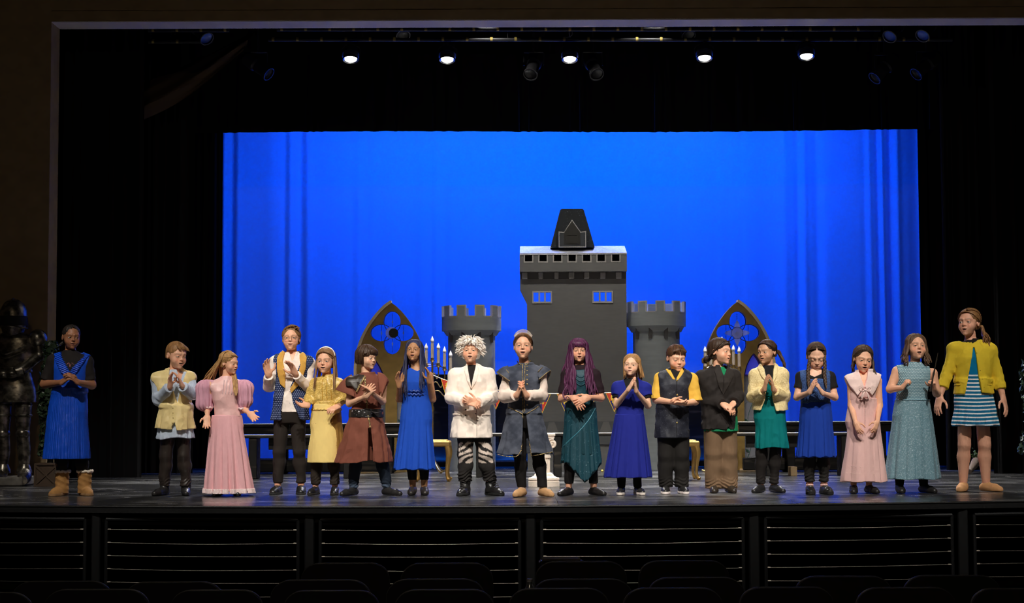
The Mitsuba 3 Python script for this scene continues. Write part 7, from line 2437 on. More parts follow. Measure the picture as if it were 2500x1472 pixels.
# ---- 11: navy dress, blond bob
def p_navy():
    k = Kid('small girl with a fair bob in a plain navy blue dress, palms pressed together', .04, 1208, 1540, 862, 918, 1542, ((1508, 938), (1575, 940)),
            (((1506, 988, -.03), (1534, 952, -.20), (1551, 922, -.25)), ((1582, 990, -.03), (1553, 956, -.20), (1549, 922, -.25))), ((1517, 1202, .02), (1557, 1202, .02)),
            hyaw=-14, hpitch=-2, hroll=3, skin=(.80, .47, .31), hair_top=.012)
    k.body(PRAY(), mouth=.2, lid=.6, smile=.2, fat=.3, brow=(.22, .13, .07), blush=.6)
    tee = top(k, .010, 1000, wr=.0012, sleeves=(.62, .034, .033, .035), nr=.046)
    k.cloth('tshirt', tee, BLACKC, *k.bounds(k.qz(1004), k.zs + .1))
    navy = srgb(30, 38, 128)
    c0, c1 = k.q(1537, 1015)[0], k.q(1533, 1168)[0]
    bod = top(k, .017, 1018, sleeves=[(.45, .040, .042, .046)] * 2, neck=[(1522, 905), (1556, 905), (1560, 920), (1560, 950), (1530, 950), (1524, 925)], nr=.055, wr=.003)
    k.cloth('bodice', bod, navy, *k.bounds(k.qz(1024), k.zs + .1), label='navy blue bodice with cap sleeves')
    zw = k.qz(1012)
    sk = lambda P: k.skirt(P, zw, k.qz(1167), (.118, .096), (.203, .175), folds=18, amp=0.060, seed=7, cx0=c0, cx1=c1, hem=.004, power=.9)
    k.cloth('skirt', sk, navy, (c0 - .32, -.3, .1), (c0 + .32, .3, zw + .02), label='flared navy blue skirt')
    k.trousers(LEGG, k.qz(1140), off=.008, zend=.06, wr=.003, name='leggings')
    k.shoes([(-.15, -1), (.2, -1)], L=.2, color=(.016, .015, .015), w=.035, sole=(.70, .62, .56), soleh=.020)
    hair = [k.cap(off=.010, front=.070, low=-.07, ridge=.0018, nr=46, ears=False)]
    hair += k.fall([-108, -92, -72, -45, -15, 15, 45, 72, 92, 108], [k.q(1528, 918, -.05), k.q(1524, 922, -.02), k.q(1525, 924, .02), k.q(1534, 926, .06), k.q(1542, 926, .075), k.q(1552, 926, .075), k.q(1563, 926, .05), k.q(1568, 924, .02), k.q(1569, 922, -.02), k.q(1566, 920, -.045)], seed=16, n=5, r=(.007, .011, .011, .004), jit=.006, out=.008)
    k.hair(hair, srgb(112, 78, 46), srgb(186, 140, 88), label='chin length fair bob')


# ---- 12: boy in yellow shirt and dark vest
def darkbrocade(p, n, uv):
    g = .45 * smoothstep(.80, .88, noise(p.x * 120, p.y * 120, p.z * 160)) + .18 * smoothstep(.5, .7, fbm(p.x * 13, p.y * 13, p.z * 13, 2))
    return mix((.012, .013, .022), (.10, .105, .13), g)


M['dark_brocade'] = mat('dark_brocade', mikit.proc(darkbrocade), .6, spec=.4, sheen=.2)


def p_boyvest():
    k = Kid('sturdy boy in a yellow shirt under a long dark brocade vest, hands clasped, black trousers', .15, 1207, 1646, 839, 904, 1651, ((1612, 917), (1688, 918)),
            (((1602, 976, -.02), (1644, 982, -.21), (1668, 986, -.24)), ((1698, 980, -.02), (1672, 985, -.2), (1650, 974, -.24))), ((1625, 1199, .02), (1665, 1199, .02)),
            hyaw=14, hpitch=14, legw=1.0, skin=PALE, wid=1.06, dep=1.12, limb=1.08, hair_top=.014)
    k.body([hand((.4, .3, .75), curl=.4), hand((-.2, .6, -.75), curl=.45)], mouth=.02, lid=.3, smile=-.5, fat=.9, brow=(.05, .03, .018), blush=.7, gaze=(.1, -1, -.3))
    tee = top(k, .010, 960, wr=.0012, nr=.050)
    k.cloth('tshirt', tee, BLACKC, *k.bounds(k.qz(966), k.zs + .1))
    yel = srgb(226, 178, 72)
    sh = top(k, .014, 1000, sleeves=(.98, .041, .042, .046), neck=[(1636, 895), (1668, 895), (1650, 930)], nr=.058, wr=.004)
    k.cloth('shirt', sh, yel, *k.bounds(k.qz(1004), k.zs + .1), label='yellow short sleeved shirt')
    collar_band(k, .055, .042, yel, gap=.5, flare=.018)
    for pl in ([(1627, 897), (1634, 902), (1650, 928), (1642, 926), (1630, 908)], [(1669, 902), (1666, 898), (1651, 924), (1654, 930), (1668, 912)]):
        k.cloth('collar_point', patch(k, top(k, .026, 1000), .006, pl, .02), yel, *box_of(k, pl), h=.0045)
    c0 = k.q(1641, 1000)[0]
    v_ = top(k, .030, 1071, clip=[(1606, 912), (1620, 893), (1640, 885), (1665, 888), (1684, 900), (1693, 916), (1682, 950), (1683, 1000), (1690, 1090), (1592, 1090), (1602, 1000), (1610, 950)],
             neck=[(1630, 885), (1672, 885), (1671, 908), (1652, 925), (1632, 908)], flare=dict(z0=k.qz(990), top_ab=(.142, .125), hem_ab=(.152, .135), folds=3, amp=0.030, seed=2, cx0=c0, cx1=c0), wr=.004)
    k.cloth('vest', v_, (1, 1, 1), *k.bounds(k.qz(1080), k.zs + .1), bsdf='dark_brocade', label='long dark brocade vest with buttons')
    piping(k, [(1652, 930), (1652, 1000), (1651, 1070)], -.13, .002, BLACKC, 'front_seam', base=v_)
    buttons(k, [(1652, 929), (1653, 964), (1652, 1032)], v_, .009, 'brass')
    k.trousers((.015, .013, .012), k.qz(1050), off=.020, zend=.055, wr=.005, pool=.005, flare=.040, label='loose black trousers')
    k.shoes([(-.1, -1), (.12, -1)], L=.2, color=(.016, .015, .015), w=.038, sole=(.72, .64, .60), soleh=.018)
    hair = [k.cap(off=.008, front=.064, low=-.035, ridge=.0016, nr=50)]
    r = np.random.default_rng(21)
    for i in range(44):
        x = r.uniform(-.058, .058)
        hair.append(tube([k.hp(x * .6, -.02, .122), k.hp(x * .95, -.076, .102 - abs(x) * .4), k.hp(x + .004, -.090 + abs(x) * .3, .066 - .012 * math.cos(x * 30) + r.uniform(-.008, .006))], [.006, .006, .0015], sides=5, n=9, flat=.55))
    k.hair(hair, srgb(44, 28, 18), srgb(96, 64, 42), label='short dark brown hair with fringe')


# ---- 13: girl in dark suit
def p_suit():
    k = Kid('girl with dark hair tied back in an oversized black suit jacket and loose brown trousers', .10, 1204, 1758, 824, 888, 1758, ((1714, 914), (1792, 912)),
            (((1730, 977, -.02), (1767, 988, -.18), (1790, 1004, -.22)), ((1800, 968, .02), (1790, 985, -.14), (1772, 1008, -.2))), ((1743, 1197, .02), (1780, 1196, .02)),
            hyaw=52, hpitch=2, hroll=2, skin=PALE, yaw=18, hair_top=.01, wid=1.05)
    k.body([hand((.3, .4, -.8), curl=.5), hand((-.5, -.5, .2), curl=.55)], mouth=.3, lid=.65, smile=.9, fat=.2, brow=(.05, .03, .02), blush=.7, gaze=(.3, -1, 0))
    green = srgb(30, 128, 84)
    sh = top(k, .010, 1056, nr=.045, flare=dict(z0=k.qz(990), top_ab=(.145, .12), hem_ab=(.150, .13), folds=8, amp=0.035))
    k.cloth('shirt', sh, green, *k.bounds(k.qz(1070), k.zs + .1), label='green shirt showing under the jacket')
    jk = top(k, .034, 1051, sleeves=(1.90, .048, .044, .038), neck=[(1757, 880), (1778, 880), (1778, 898), (1768, 918), (1760, 900)], flare=dict(z0=k.qz(980), top_ab=(.160, .135), hem_ab=(.160, .142), folds=3, amp=0.020, seed=6, cx0=k.q(1755, 1000)[0], cx1=k.q(1757, 1050)[0]), nr=.055, wr=.007,
             cuts=[[(1776, 1042), (1784, 1050), (1784, 1060), (1770, 1060)]])
    blk = (.022, .018, .017)
    k.cloth('suit_jacket', jk, blk, *k.bounds(k.qz(1060), k.zs + .12, padx=.16), label='oversized black suit jacket')
    for pl in ([(1752, 884), (1759, 892), (1766, 918), (1763, 962), (1752, 940), (1744, 905)], [(1780, 888), (1790, 898), (1794, 915), (1780, 940), (1765, 966), (1767, 920), (1778, 900)]):
        k.cloth('lapel', patch(k, jk, .008, pl, .02), (.030, .025, .023), *box_of(k, pl), h=.0045)
    collar_band(k, .055, .030, blk, gap=.8, flare=.012)
    k.trousers(srgb(116, 92, 70), k.qz(1040), off=.032, zend=.035, wr=.0055, pool=.006, flare=.056, label='loose brown trousers')
    k.shoes([(-.1, -1), (.15, -1)], L=.2, color=(.03, .022, .016), w=.036)
    hair = [k.cap(off=.010, front=.066, low=-.06, ridge=.0018, nr=46, ears=True)]
    hair += [tube([k.hp(sx * .03, -.055, .095), k.hp(sx * .072, -.03, .055), k.hp(sx * .084, .015, .0), k.hp(sx * .06, .075, -.05), k.hp(0, .105, -.062)], [.007, .013, .014, .012], n=18, flat=.5) for sx in (-1, 1)]
    hair += [ball(k.hp(0, .125, -.068), .032 * k.hs, 2, (1, 1, .9))] + [tube([k.hp(0, .125, -.06), k.hp(.01 * (i - 2), .155, -.075), k.hp(.018 * (i - 2), .150, -.11)], [.013, .012, .003], n=10) for i in range(5)]
    hair += k.comb(64, (0, .11, -.05), 8)
    k.hair(hair, (.018, .010, .007), (.075, .040, .024), label='dark hair tied in a low bunch')


# ---- 14: girl in gold jacket
def gold_knit(p, n, uv):
    g = fbm(p.x * 190, p.y * 190, p.z * 190, 2)
    return mix((.66, .50, .21), (.90, .74, .40), smoothstep(.3, .65, g))


M['gold_knit'] = mat('gold_knit', mikit.proc(gold_knit), .55, spec=.5, sheen=.2)


def p_goldjacket():
    k = Kid('girl with a ponytail in a textured pale gold jacket over a teal dress', .09, 1204, 1876, 828, 887, 1872, ((1845, 909), (1908, 908)),
            (((1836, 968, -.03), (1866, 952, -.20), (1874, 916, -.25)), ((1917, 968, -.03), (1888, 952, -.20), (1881, 915, -.25))), ((1857, 1196, .02), (1890, 1195, .03)),
            hip_x=1880, hyaw=-42, hpitch=2, hroll=-3, skin=(.62, .33, .19), yaw=-6, hair_top=.008)
    k.body(PRAY(.12), mouth=.45, lid=.6, smile=1.0, fat=.1, brow=(.03, .018, .012), blush=.5, iris=(.03, .018, .01), gaze=(-.35, -1, 0))
    tee = top(k, .010, 960, wr=.0012, nr=.052)
    k.cloth('tshirt', tee, BLACKC, *k.bounds(k.qz(966), k.zs + .1))
    teal = srgb(0, 112, 112)
    c0, c1 = k.q(1880, 985)[0], k.q(1884, 1095)[0]
    dr_ = top(k, .014, 1098, nr=.085, flare=dict(z0=k.qz(975), top_ab=(.120, .098), hem_ab=(.146, .122), folds=12, amp=0.054, seed=3, cx0=c0, cx1=c1), neck=[(1862, 895), (1892, 895), (1888, 922), (1866, 922)], wr=.003, asym=.012)
    k.cloth('dress', dr_, teal, *k.bounds(k.qz(1112), k.zs + .06), label='teal dress')
    jk = top(k, .030, 1006, sleeves=(1.84, .037, .034, .029), cuts=[[(1862, 880), (1894, 880), (1892, 900), (1884, 945), (1886, 975), (1897, 1018), (1852, 1018), (1868, 975), (1872, 945), (1866, 905)]], flare=dict(z0=k.qz(968), top_ab=(.138, .118), hem_ab=(.160, .136), folds=3, amp=0.020, seed=5, cx0=c0, cx1=c0), nr=.055, wr=.004, asym=-.012)
    k.cloth('jacket', jk, (1, 1, 1), *k.bounds(k.qz(1020), k.zs + .1, padx=.15), bsdf='gold_knit', label='textured pale gold jacket')
    for pl in ([(1860, 886), (1867, 900), (1872, 935), (1858, 918), (1852, 898)], [(1895, 884), (1900, 898), (1897, 918), (1885, 938), (1888, 905)]):
        k.cloth('lapel', patch(k, top(k, .030, 1006), .009, pl, .02), (1, 1, 1), *box_of(k, pl), h=.0045, bsdf='gold_knit')
    k.trousers(LEGG, k.qz(1070), off=.009, zend=.075, wr=.005, pool=.003, name='leggings')
    k.shoes([(-.55, -1), (.35, -1)], L=.21, color=(.016, .015, .016), w=.034)
    hair = [k.cap(off=.007, front=.080, low=-.05, ridge=.0014, nr=50)]
    b = k.hp(0, .108, .0)
    hair += k.comb(70, (0, .104, .0), 4) + [ball(b, .022, 2)]
    r = np.random.default_rng(5)
    for i in range(16):
        e = k.q(1916 + r.uniform(-5, 4), 893 + r.uniform(-8, 8), .06 + r.uniform(-.02, .02))
        hair.append(tube([b, b + np.array([.045, .03, .0]) + r.normal(0, .006, 3), (b + e) / 2 + np.array([.035, .02, -.005]) + r.normal(0, .006, 3), e], [.010, .012, .011, .002], sides=6, n=16, flat=.7))
    k.hair(hair, (.020, .011, .008), (.090, .045, .026), label='dark hair in a ponytail')


# ---- 15: girl with two braids
def denim_knit(p, n, uv):
    f1, f2, w = voronoi(p.x * 90, p.z * 90)
    return mix((.018, .036, .12), (.05, .10, .26), smoothstep(.1, .5, f1))


M['blue_knit'] = mat('blue_knit', mikit.proc(denim_knit), .8, spec=.25)


def p_braids():
    k = Kid('girl with two long braids looking down, blue sleeveless dress over a black top, loafers', .10, 1207, 1994, 834, 900, 1993, ((1956, 913), (2026, 913)),
            (((1946, 970, -.02), (1976, 958, -.19), (1990, 930, -.25)), ((2038, 970, -.02), (2008, 960, -.19), (1992, 934, -.24))), ((1977, 1197, .02), (2012, 1197, .02)),
            hyaw=-6, hpitch=26, skin=(.76, .43, .29), hair_top=.008)
    k.body([hand((.9, .25, -.1), curl=.12, spread=4), hand((-.9, .25, -.1), curl=.15, spread=4)], mouth=.08, lid=.12, smile=.1, fat=.2, brow=(.05, .03, .02), blush=.6, gaze=(0, -1, -.5))
    tee = top(k, .010, 960, wr=.0012, sleeves=(.55, .035, .034, .035), neck=[(1972, 895), (2012, 895), (2008, 912), (1990, 920), (1974, 912)], nr=.055)
    k.cloth('top', tee, BLACKC, *k.bounds(k.qz(966), k.zs + .1), label='black short sleeved top')
    c0 = k.q(1992, 990)[0]
    bod = top(k, .021, 988, clip=[(1955, 895), (1972, 900), (1975, 925), (2012, 925), (2014, 900), (2028, 898), (2030, 940), (2030, 1000), (1954, 1000), (1955, 940)], neck=[(1970, 880), (2016, 880), (2014, 908), (1992, 924), (1972, 908)], wr=.002)
    k.cloth('bodice', bod, (1, 1, 1), *k.bounds(k.qz(996), k.zs + .09), bsdf='blue_knit', label='blue knit sleeveless bodice')
    zw = k.qz(985)
    sk = lambda P: k.skirt(P, zw, k.qz(1119), (.122, .100), (.160, .135), folds=20, amp=0.065, seed=8, cx0=c0, cx1=k.q(1992, 1110)[0], hem=.006)
    k.cloth('skirt', sk, srgb(24, 58, 150), (c0 - .28, -.26, .2), (c0 + .28, .26, zw + .02), label='gathered blue skirt')
    k.trousers((.016, .014, .013), k.qz(1095), off=.010, zend=.10, wr=.006, pool=.004, name='leggings')
    for sd in (-1, 1):
        c = k.A[sd]
        for j, col in enumerate(((.75, .48, .42), (.45, .22, .16), (.75, .48, .42), (.45, .22, .16))):
            m_ = tube([c + (0, 0, -.012 + j * .012), c + (0, 0, .001 + j * .012)], .031, sides=14)
            obj('sock_stripe', m_.apply_translation(k.O) or m_, M['cloth'], parent=k.key, smooth=True, color=np.tile(col, (len(m_.vertices), 1)))
    k.shoes([(-.1, -1), (.15, -1)], L=.205, color=(.012, .011, .011), w=.039, sole=(.016, .015, .015), soleh=.026)
    for sd, d in ((-1, -.1), (1, .15)):
        c = k.A[sd] + np.array([d * .06, -.075, 0])
        m_ = tube([np.array([c[0] - .028, c[1], .058]), np.array([c[0], c[1] - .012, .066]), np.array([c[0] + .028, c[1], .058])], .004, sides=6, n=8)
        obj('shoe_chain', m_.apply_translation(k.O) or m_, M['silver'], parent=k.key, smooth=True)
    hair = [k.cap(off=.007, front=.090, low=-.05, ridge=.0014, nr=50, part=0.0)]
    for sx, pts in ((-1, [(1977, 878), (1974, 895), (1973, 915), (1974, 935), (1975, 948)]), (1, [(2012, 872), (2014, 892), (2013, 912), (2015, 932), (2018, 948)])):
        pp_ = [k.hp(sx * .062, .055, -.03)] + [k.q(x, y, -.06 - i * .018) for i, (x, y) in enumerate(pts)]
        cv_ = spline(pp_, 40)
        for s_ in range(3):
            ang = np.linspace(0, 26, 40) + s_ * 2.094
            off_ = np.stack([np.cos(ang) * .008, np.sin(ang * 2) * .005, np.zeros(40)], 1)
            off_[30:] *= np.linspace(1, .3, 10)[:, None]
            hair.append(tube(cv_ + off_, [.009, .0085, .008, .009, .003], sides=6))
    for sx in (-1, 1):
        for i in range(30):
            t = i / 29
            y0, z0 = -.062 + .13 * t, .098 + .014 * math.sin(t * 3.1) - .02 * t * t
            hair.append(tube([k.hp(sx * .003, y0, z0), k.hp(sx * .040, y0 + .004 + .01 * t, z0 - .008), k.hp(sx * .071, y0 * .6 + .02, .055 - .02 * t), k.hp(sx * .079, .025 + .02 * t, .005), k.hp(sx * .066, .052, -.03)], [.003, .0048, .005, .004], sides=5, n=13, flat=.5))
    k.hair(hair, (.028, .016, .011), (.11, .066, .042), label='two long dark braids with centre parting')


# ---- 16: girl in pale pink with sailor collar
def p_sailor():
    k = Kid('girl in a long pale pink pinafore dress with a big white sailor collar and bow', .03, 1205, 2106, 842, 906, 2107, ((2078, 922), (2142, 922)),
            (((2078, 990, -.02), (2089, 1032, -.15), (2100, 1058, -.19)), ((2147, 990, -.02), (2142, 1030, -.15), (2132, 1060, -.19))), ((2084, 1200, .02), (2122, 1200, .02)),
            hyaw=4, hpitch=13, hroll=6, skin=PALE, hair_top=.01)
    k.body([hand((.55, .85, .1), curl=.3, L=.118), hand((-.55, .85, .1), curl=.32, L=.118)], mouth=.35, lid=.55, smile=.2, fat=.1, brow=(.06, .035, .02), blush=.7, lip=(.45, .12, .10))
    pink = srgb(228, 186, 180)
    c0, c1 = k.q(2111, 975)[0], k.q(2110, 1180)[0]
    zw = k.qz(975)
    bod = top(k, .012, 980, clip=[(2086, 895), (2134, 895), (2140, 930), (2142, 990), (2078, 990), (2080, 930)], neck=[(2090, 885), (2130, 885), (2110, 944)], wr=.003)
    k.cloth('bodice', bod, pink, *k.bounds(k.qz(988), k.zs + .1), label='pale pink bodice')
    sk = lambda P: k.skirt(P, zw, k.qz(1180), (.106, .090), (.190, .160), folds=10, amp=0.060, seed=9, cx0=c0, cx1=c1, hem=.006, power=1.0) + .0025 * wob(P, 20, 5)
    k.cloth('skirt', sk, pink, (c0 - .32, -.3, .06), (c0 + .32, .3, zw + .02), label='long pale pink skirt with tucks near the hem')
    for y in (1138, 1147, 1155):
        piping(k, [(2109 + 38 * t, y + 2 - 2 * t * t) for t in (-1, -.6, -.2, .2, .6, 1)], -.16, .0035, srgb(236, 198, 190), 'tuck', base=sk, lift=-.0015, n=40)
    piping(k, [(2112, 980), (2113, 1010), (2112, 1045)], -.12, .002, srgb(150, 105, 100), 'front_seam', base=sk)
    white = srgb(242, 214, 206)
    base = top(k, .022, 985)
    for pl in ([(2063, 915), (2082, 898), (2098, 892), (2104, 926), (2110, 945), (2094, 966), (2078, 944)], [(2156, 914), (2140, 899), (2124, 893), (2117, 926), (2111, 945), (2130, 966), (2146, 940)]):
        k.cloth('sailor_collar', patch(k, lambda P: smin(base(P), smin(seg(P, k.S[-1] + (-.03, -.02, .012), k.neck0, .03, .045), seg(P, k.S[1] + (.03, -.02, .012), k.neck0, .03, .045), .01), .02), .007, pl, .03, front=False), white, *box_of(k, pl), h=.0045, label='large white sailor collar')
    # bow
    bc = k.q(2112, 952, -.155)
    for sx in (-1, 1):
        loop = [bc, bc + (sx * .035, -.012, .022), bc + (sx * .05, -.01, .004), bc + (sx * .03, -.014, -.012), bc]
        m_ = tube(loop, .010, sides=7, n=20, flat=.5)
        obj('bow_loop', m_.apply_translation(k.O) or m_, M['satin'], parent=k.key, smooth=True, color=np.tile(white, (len(m_.vertices), 1)))
        m_ = tube([bc, bc + (sx * .018, -.012, -.03), bc + (sx * .030, -.006, -.068)], [.007, .012, .014], sides=7, n=12, flat=.3)
        obj('bow_tail', m_.apply_translation(k.O) or m_, M['satin'], parent=k.key, smooth=True, color=np.tile(white, (len(m_.vertices), 1)))
    obj('bow_knot', ball(k.place(bc + (0, -.012, 0)), .012, 2), M['satin'], parent=k.key, smooth=True, color=np.tile(white, (162, 1)))
    k.shoes([(-.2, -1), (.25, -1)], L=.2, color=(.013, .012, .012), w=.036)
    hair = [k.cap(off=.009, front=.074, low=-.055, ridge=.0016, nr=46, part=0.01)]
    hair += k.fall([-80, -55, -20, 20, 55, 82], [k.q(2080, 902, .02), k.q(2084, 915, .06), k.q(2100, 925, .09), k.q(2116, 925, .09), k.q(2130, 915, .05), k.q(2136, 918, -.06)], seed=18, n=4, r=(.007, .011, .010, .003), wave=.006, jit=.007, out=.007)
    hair += k.comb(60, (0, .105, .02), 9)
    k.hair(hair, (.024, .013, .009), (.10, .058, .034), label='brown hair tied half up')


# ---- 17: girl in light blue with a wand
def knit_blue(p, n, uv):
    ux, uz = p.x * 78, p.z * 78
    r_ = dr.floor(uz)
    fx = ux + 0.5 * (r_ - 2 * dr.floor(r_ / 2))
    a, b = fx - dr.floor(fx) - .5, uz - r_ - .5
    return mix((.13, .25, .31), (.50, .64, .68), smoothstep(.38, .22, dr.sqrt(a * a + b * b)))


def glitter_blue(p, n, uv):
    g = noise(p.x * 230, p.y * 230, p.z * 230)
    return mix((.135, .26, .32), (.68, .80, .84), smoothstep(.62, .85, g) * .8)


M['knit_blue'] = mat('knit_blue', mikit.proc(knit_blue), .6, spec=.4)
M['glitter_blue'] = mat('glitter_blue', mikit.proc(glitter_blue), .5, spec=.5, sheen=.3)


def p_wand():
    k = Kid('singing girl in a sleeveless pale blue glitter gown holding a dark wand upright', .14, 1205, 2229, 813, 877, 2237, ((2190, 899), (2276, 904)),
            (((2173, 950, -.02), (2203, 947, -.16), (2217, 926, -.2)), ((2287, 960, -.02), (2280, 949, -.14), (2277, 922, -.2))), ((2196, 1201, .02), (2256, 1200, .02)),
            hyaw=3, hpitch=-7, hroll=2, skin=PALE, wid=1.06, dep=1.1, limb=1.1, hair_top=.012)
    k.body([hand((.9, .1, -.2), curl=1.05, thumb=.6, fold=.6, L=.13), hand((-.75, -.5, .1), curl=1.15, thumb=.5, fold=.8, L=.13)], mouth=.85, lid=.6, smile=-.1, fat=.8, brow=(.06, .035, .02), blush=.8)
    c0 = k.q(2228, 985)[0]
    bod = top(k, .014, 985, clip=[(2192, 884), (2212, 872), (2258, 872), (2276, 890), (2274, 925), (2268, 960), (2270, 1000), (2184, 1000), (2190, 960), (2196, 915)], nr=.044, wr=.002)
    k.cloth('bodice', bod, (1, 1, 1), *k.bounds(k.qz(992), k.zs + .1), bsdf='knit_blue', label='pale blue beaded sleeveless bodice')
    collar_band(k, .046, .030, (.22, .38, .45), flare=.003)
    m_ = ball(k.place(k.neck0 + np.array([0, -.052, .012])), .012, 2, (1.5, .6, .8))
    obj('collar_bow', m_, M['cloth'], parent=k.key, smooth=True, color=np.tile((.22, .38, .45), (len(m_.vertices), 1)))
    zw = k.qz(980)
    sk = lambda P: k.skirt(P, zw, k.qz(1174), (.140, .120), (.228, .190), folds=12, amp=0.060, seed=6, cx0=c0, cx1=k.q(2228, 1170)[0], hem=.004, power=.85)
    k.cloth('skirt', sk, (1, 1, 1), (c0 - .34, -.32, .08), (c0 + .34, .32, zw + .02), bsdf='glitter_blue', label='long pale blue glitter skirt')
    band = [np.array([c0 + .143 * math.cos(a), .123 * math.sin(a), k.qz(981)]) for a in np.linspace(0, 2 * math.pi, 48)]
    m_ = tube(band, .006, sides=6)
    obj('waist_seam', m_.apply_translation(k.O) or m_, M['glitter_blue'], parent=k.key, smooth=True)
    k.shoes([(-.1, -1), (.35, -1)], L=.21, color=(.014, .013, .013), w=.036)
    for sd in (-1, 1):
        k.trousers((.016, .012, .012), k.qz(1160), off=.006, zend=.055, wr=.002, name='stocking', sds=(sd,))
    wr_ = k.Wr[-1]
    ring = [wr_ + np.array([.001, .0, .0]) + .021 * np.array([0.3 * math.cos(a), math.cos(a), math.sin(a)]) for a in np.linspace(0, 2 * math.pi, 22)]
    m_ = tube(ring, .0035, sides=6)
    obj('bracelet', m_.apply_translation(k.O) or m_, M['silver'], parent=k.key, smooth=True)
    hair = [k.cap(off=.012, front=.072, low=-.06, ridge=.0018, nr=44, ears=False, part=0.0)]
    hair += k.fall([-112, -96, -78, -50, -15, 15, 50, 78, 96, 112], [k.q(2211, 884, -.06), k.q(2206, 882, -.03), k.q(2204, 880, .02), k.q(2212, 886, .07), k.q(2230, 888, .09), k.q(2245, 888, .09), k.q(2262, 886, .06), k.q(2268, 886, .02), k.q(2267, 888, -.03), k.q(2260, 886, -.06)], seed=20, n=5, r=(.008, .012, .013, .005), wave=.011, wf=5, out=.010, jit=.007)
    k.hair(hair, (.045, .024, .015), (.19, .105, .062), label='wavy brown shoulder length hair', f=50)
    m_ = cat_mesh([ball(k.hp(.083, -.01, -.042), .006, 1), ball(k.hp(-.083, -.01, -.042), .006, 1)])
    obj('earring', ball(k.place(k.hp(.085, -.012, -.044)), .006, 2), M['silver'], parent=k.key, smooth=True)
    # the wand she holds is a thing of its own
    a, b = k.place(k.q(2271, 956, -.200)), k.place(k.q(2290, 861, -.205))
    wn = thing('wand', 'dark knobbly magic wand held upright by the girl in the pale blue glitter gown', 'wand')
    obj('rod', tube([a + (b - a) * t for t in np.linspace(0, 1, 14)], [.0085 - .005 * t + .0018 * math.sin(t * 60) for t in np.linspace(0, 1, 14)], sides=8), mat('wand', (.02, .014, .010), .5), parent=wn)
    obj('grip', tube([a, a + (b - a) * .14], [.011, .0095], sides=8), 'mat_wand', parent=wn)


# ---- 18: tall girl in yellow cardigan
def stripes_blue(p, n, uv):
    w = p.z * 30.5 + 0.12 * dr.sin(p.x * 13)
    f = w - dr.floor(w)
    s_ = smoothstep(.30, .36, f) * (1 - smoothstep(.68, .74, f))
    return mix((.010, .135, .27), (.80, .80, .82), s_)


M['stripe_skirt'] = mat('stripe_skirt', mikit.proc(stripes_blue), .85, spec=.2)


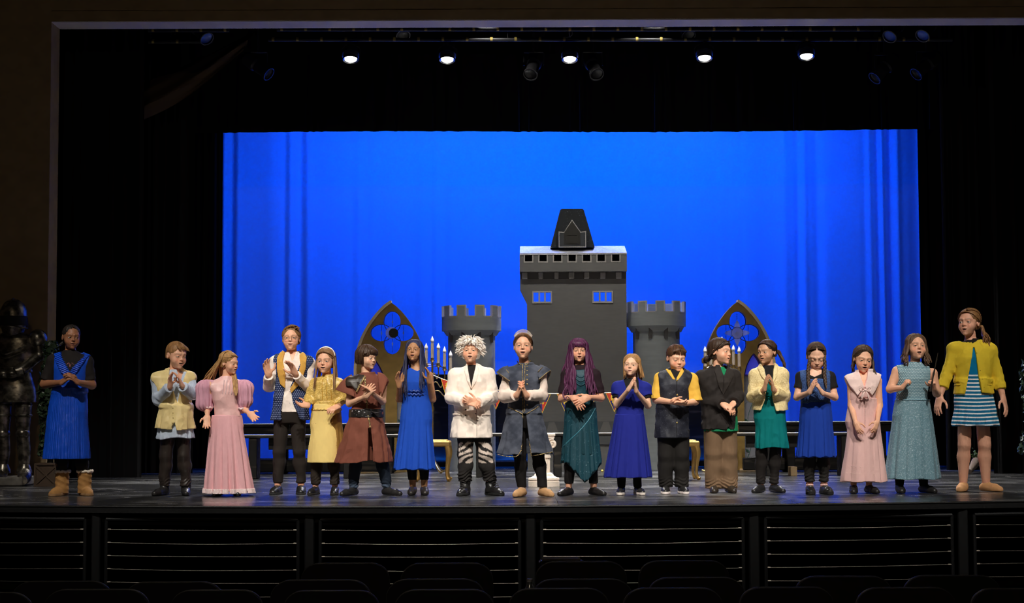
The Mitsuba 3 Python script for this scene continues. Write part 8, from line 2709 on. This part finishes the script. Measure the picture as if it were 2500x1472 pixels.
def p_cardigan():
    k = Kid('tall girl in a yellow cardigan and a blue and white striped skirt, bare legged', .27, 1203, 2380, 752, 820, 2365, ((2332, 846), (2414, 846)),
            (((2310, 920, -.0), (2294, 970, -.05), (2284, 1012, -.10)), ((2438, 925, -.0), (2449, 972, -.04), (2462, 1014, -.09))), ((2352, 1194, .02), (2408, 1194, .02)),
            hyaw=-38, hpitch=-2, legw=1.0, skin=(.74, .38, .25), yaw=-6, hair_top=.009, lean=0.0)
    k.body([hand((.75, .5, .1), curl=.25, spread=8), hand((-.75, .5, .1), curl=.22, spread=8)], mouth=.55, lid=.65, smile=0, fat=.0, brow=(.12, .07, .04), blush=.5, gaze=(-.3, -1, 0), iris=(.08, .10, .10))
    tee = top(k, .009, 926, wr=.0012, nr=.062)
    blueT = srgb(0, 112, 158)
    k.cloth('tshirt', tee, blueT, *k.bounds(k.qz(992), k.zs + .1), label='bright blue top', cfn=lambda v, c: np.where((v[:, 2] > k.qz(846))[:, None], np.array([.012, .009, .009]), c))
    collar_band(k, .064, .010, (.012, .010, .010), flare=.002, name='neckline')
    c0 = k.q(2382, 965)[0]
    sk = lambda P: k.skirt(P, k.qz(917), k.qz(1044), (.112, .092), (.203, .160), folds=14, amp=0.054, seed=4, cx0=c0, cx1=k.q(2381, 1045)[0], hem=.006)
    k.cloth('skirt', sk, (1, 1, 1), (c0 - .32, -.3, k.qz(1060)), (c0 + .32, .3, k.qz(908)), bsdf='stripe_skirt', label='blue skirt with white stripes')
    yel = srgb(222, 192, 52)
    cg = top(k, .027, 966, sleeves=(1.52, .036, .031, .030), cuts=[[(2376, 848), (2379, 848), (2383, 880), (2388, 920), (2397, 975), (2352, 975), (2364, 920), (2370, 880)]], nr=.088, wr=.0045, flare=dict(z0=k.qz(930), top_ab=(.158, .138), hem_ab=(.172, .152), folds=8, amp=0.035, seed=3, cx0=k.q(2378, 940)[0], cx1=k.q(2378, 960)[0]), asym=.008)
    k.cloth('cardigan', cg, yel, *k.bounds(k.qz(976), k.zs + .1), label='bright yellow cardigan')
    buttons(k, [(2383, 862), (2387, 883), (2391, 905), (2395, 926), (2399, 946)], cg, .0048, 'cloth', srgb(150, 125, 40))
    for pl in ([(2330, 938), (2346, 938), (2346, 941), (2330, 941)], [(2408, 938), (2424, 938), (2424, 941), (2408, 941)]):
        k.cloth('pocket_edge', patch(k, cg, .004, pl, .01), srgb(200, 170, 44), *box_of(k, pl), h=.0045)
    k.shoes([(-.45, -1), (.5, -1)], L=.22, color=srgb(196, 146, 100), w=.036, bsdf='cloth', label='tan soft slipper')
    hair = [k.cap(off=.008, front=.078, low=-.05, ridge=.0016, nr=48)]
    # a braid round the side of the head, then the ponytail over the shoulder
    cv_ = spline([k.hp(.01, -.055, .106), k.hp(.045, -.025, .105), k.hp(.070, .02, .085), k.hp(.074, .06, .04), k.hp(.055, .088, -.005)], 44)
    for s_ in range(3):
        ang = np.linspace(0, 30, 44) + s_ * 2.094
        off_ = np.stack([np.cos(ang) * .005, np.sin(ang * 2) * .003, np.sin(ang) * .006], 1)
        hair.append(tube(cv_ + off_, .0075, sides=6))
    b = k.hp(.045, .098, -.02)
    hair += k.comb(64, (.04, .094, -.015), 5)
    hair.append(ball(b, .021, 2))
    r = np.random.default_rng(6)
    for i in range(20):
        e = k.q(2410 + r.uniform(-9, 9), 843 + r.uniform(-12, 8), -.06 + r.uniform(-.02, .02))
        hair.append(tube([b, b + np.array([.028, .0, -.015]) + r.normal(0, .005, 3), b + np.array([.034, -.02, -.07]) + r.normal(0, .008, 3), e + np.array([-.01, 0, .04]), e], [.009, .013, .013, .009, .002], sides=6, n=18, flat=.7))
    k.hair(hair, srgb(82, 54, 32), srgb(160, 116, 72), label='light brown hair with side braid and ponytail')



PEOPLE = [p_pleated, p_palevest, p_pink, p_glasses, p_yellow, p_tunic, p_bluegown, p_whitewig, p_doublet, p_purple, p_navy, p_boyvest, p_suit, p_goldjacket, p_braids, p_sailor, p_wand, p_cardigan]
for fn_ in PEOPLE:
    fn_()

# repeats of one kind share a group
for base, grp in (('person', 'children standing in a row on the stage'), ('audience_seat', 'dark audience seats before the stage'), ('leg_curtain', 'black leg curtains'),
                  ('border_curtain', 'black border curtains'), ('bench', 'low plank benches'), ('table', 'long black tables'), ('stool', 'gold stools'), ('candelabrum', 'brass candelabra'),
                  ('gothic_window', 'gold gothic windows'), ('round_tower', 'round castle towers'), ('spotlight', 'spotlights hung under the pipes'), ('lighting_pipe', 'lighting pipes'),
                  ('masking_flat', 'black masking flats'), ('ivy_topiary', 'ivy topiaries'), ('strip_light', 'blue strip lights'), ('low_platform', 'low black kerbs')):
    for key in labels:
        if key == base or (key.startswith(base + '_') and key[len(base) + 1:].isdigit()):
            labels[key]['group'] = grp
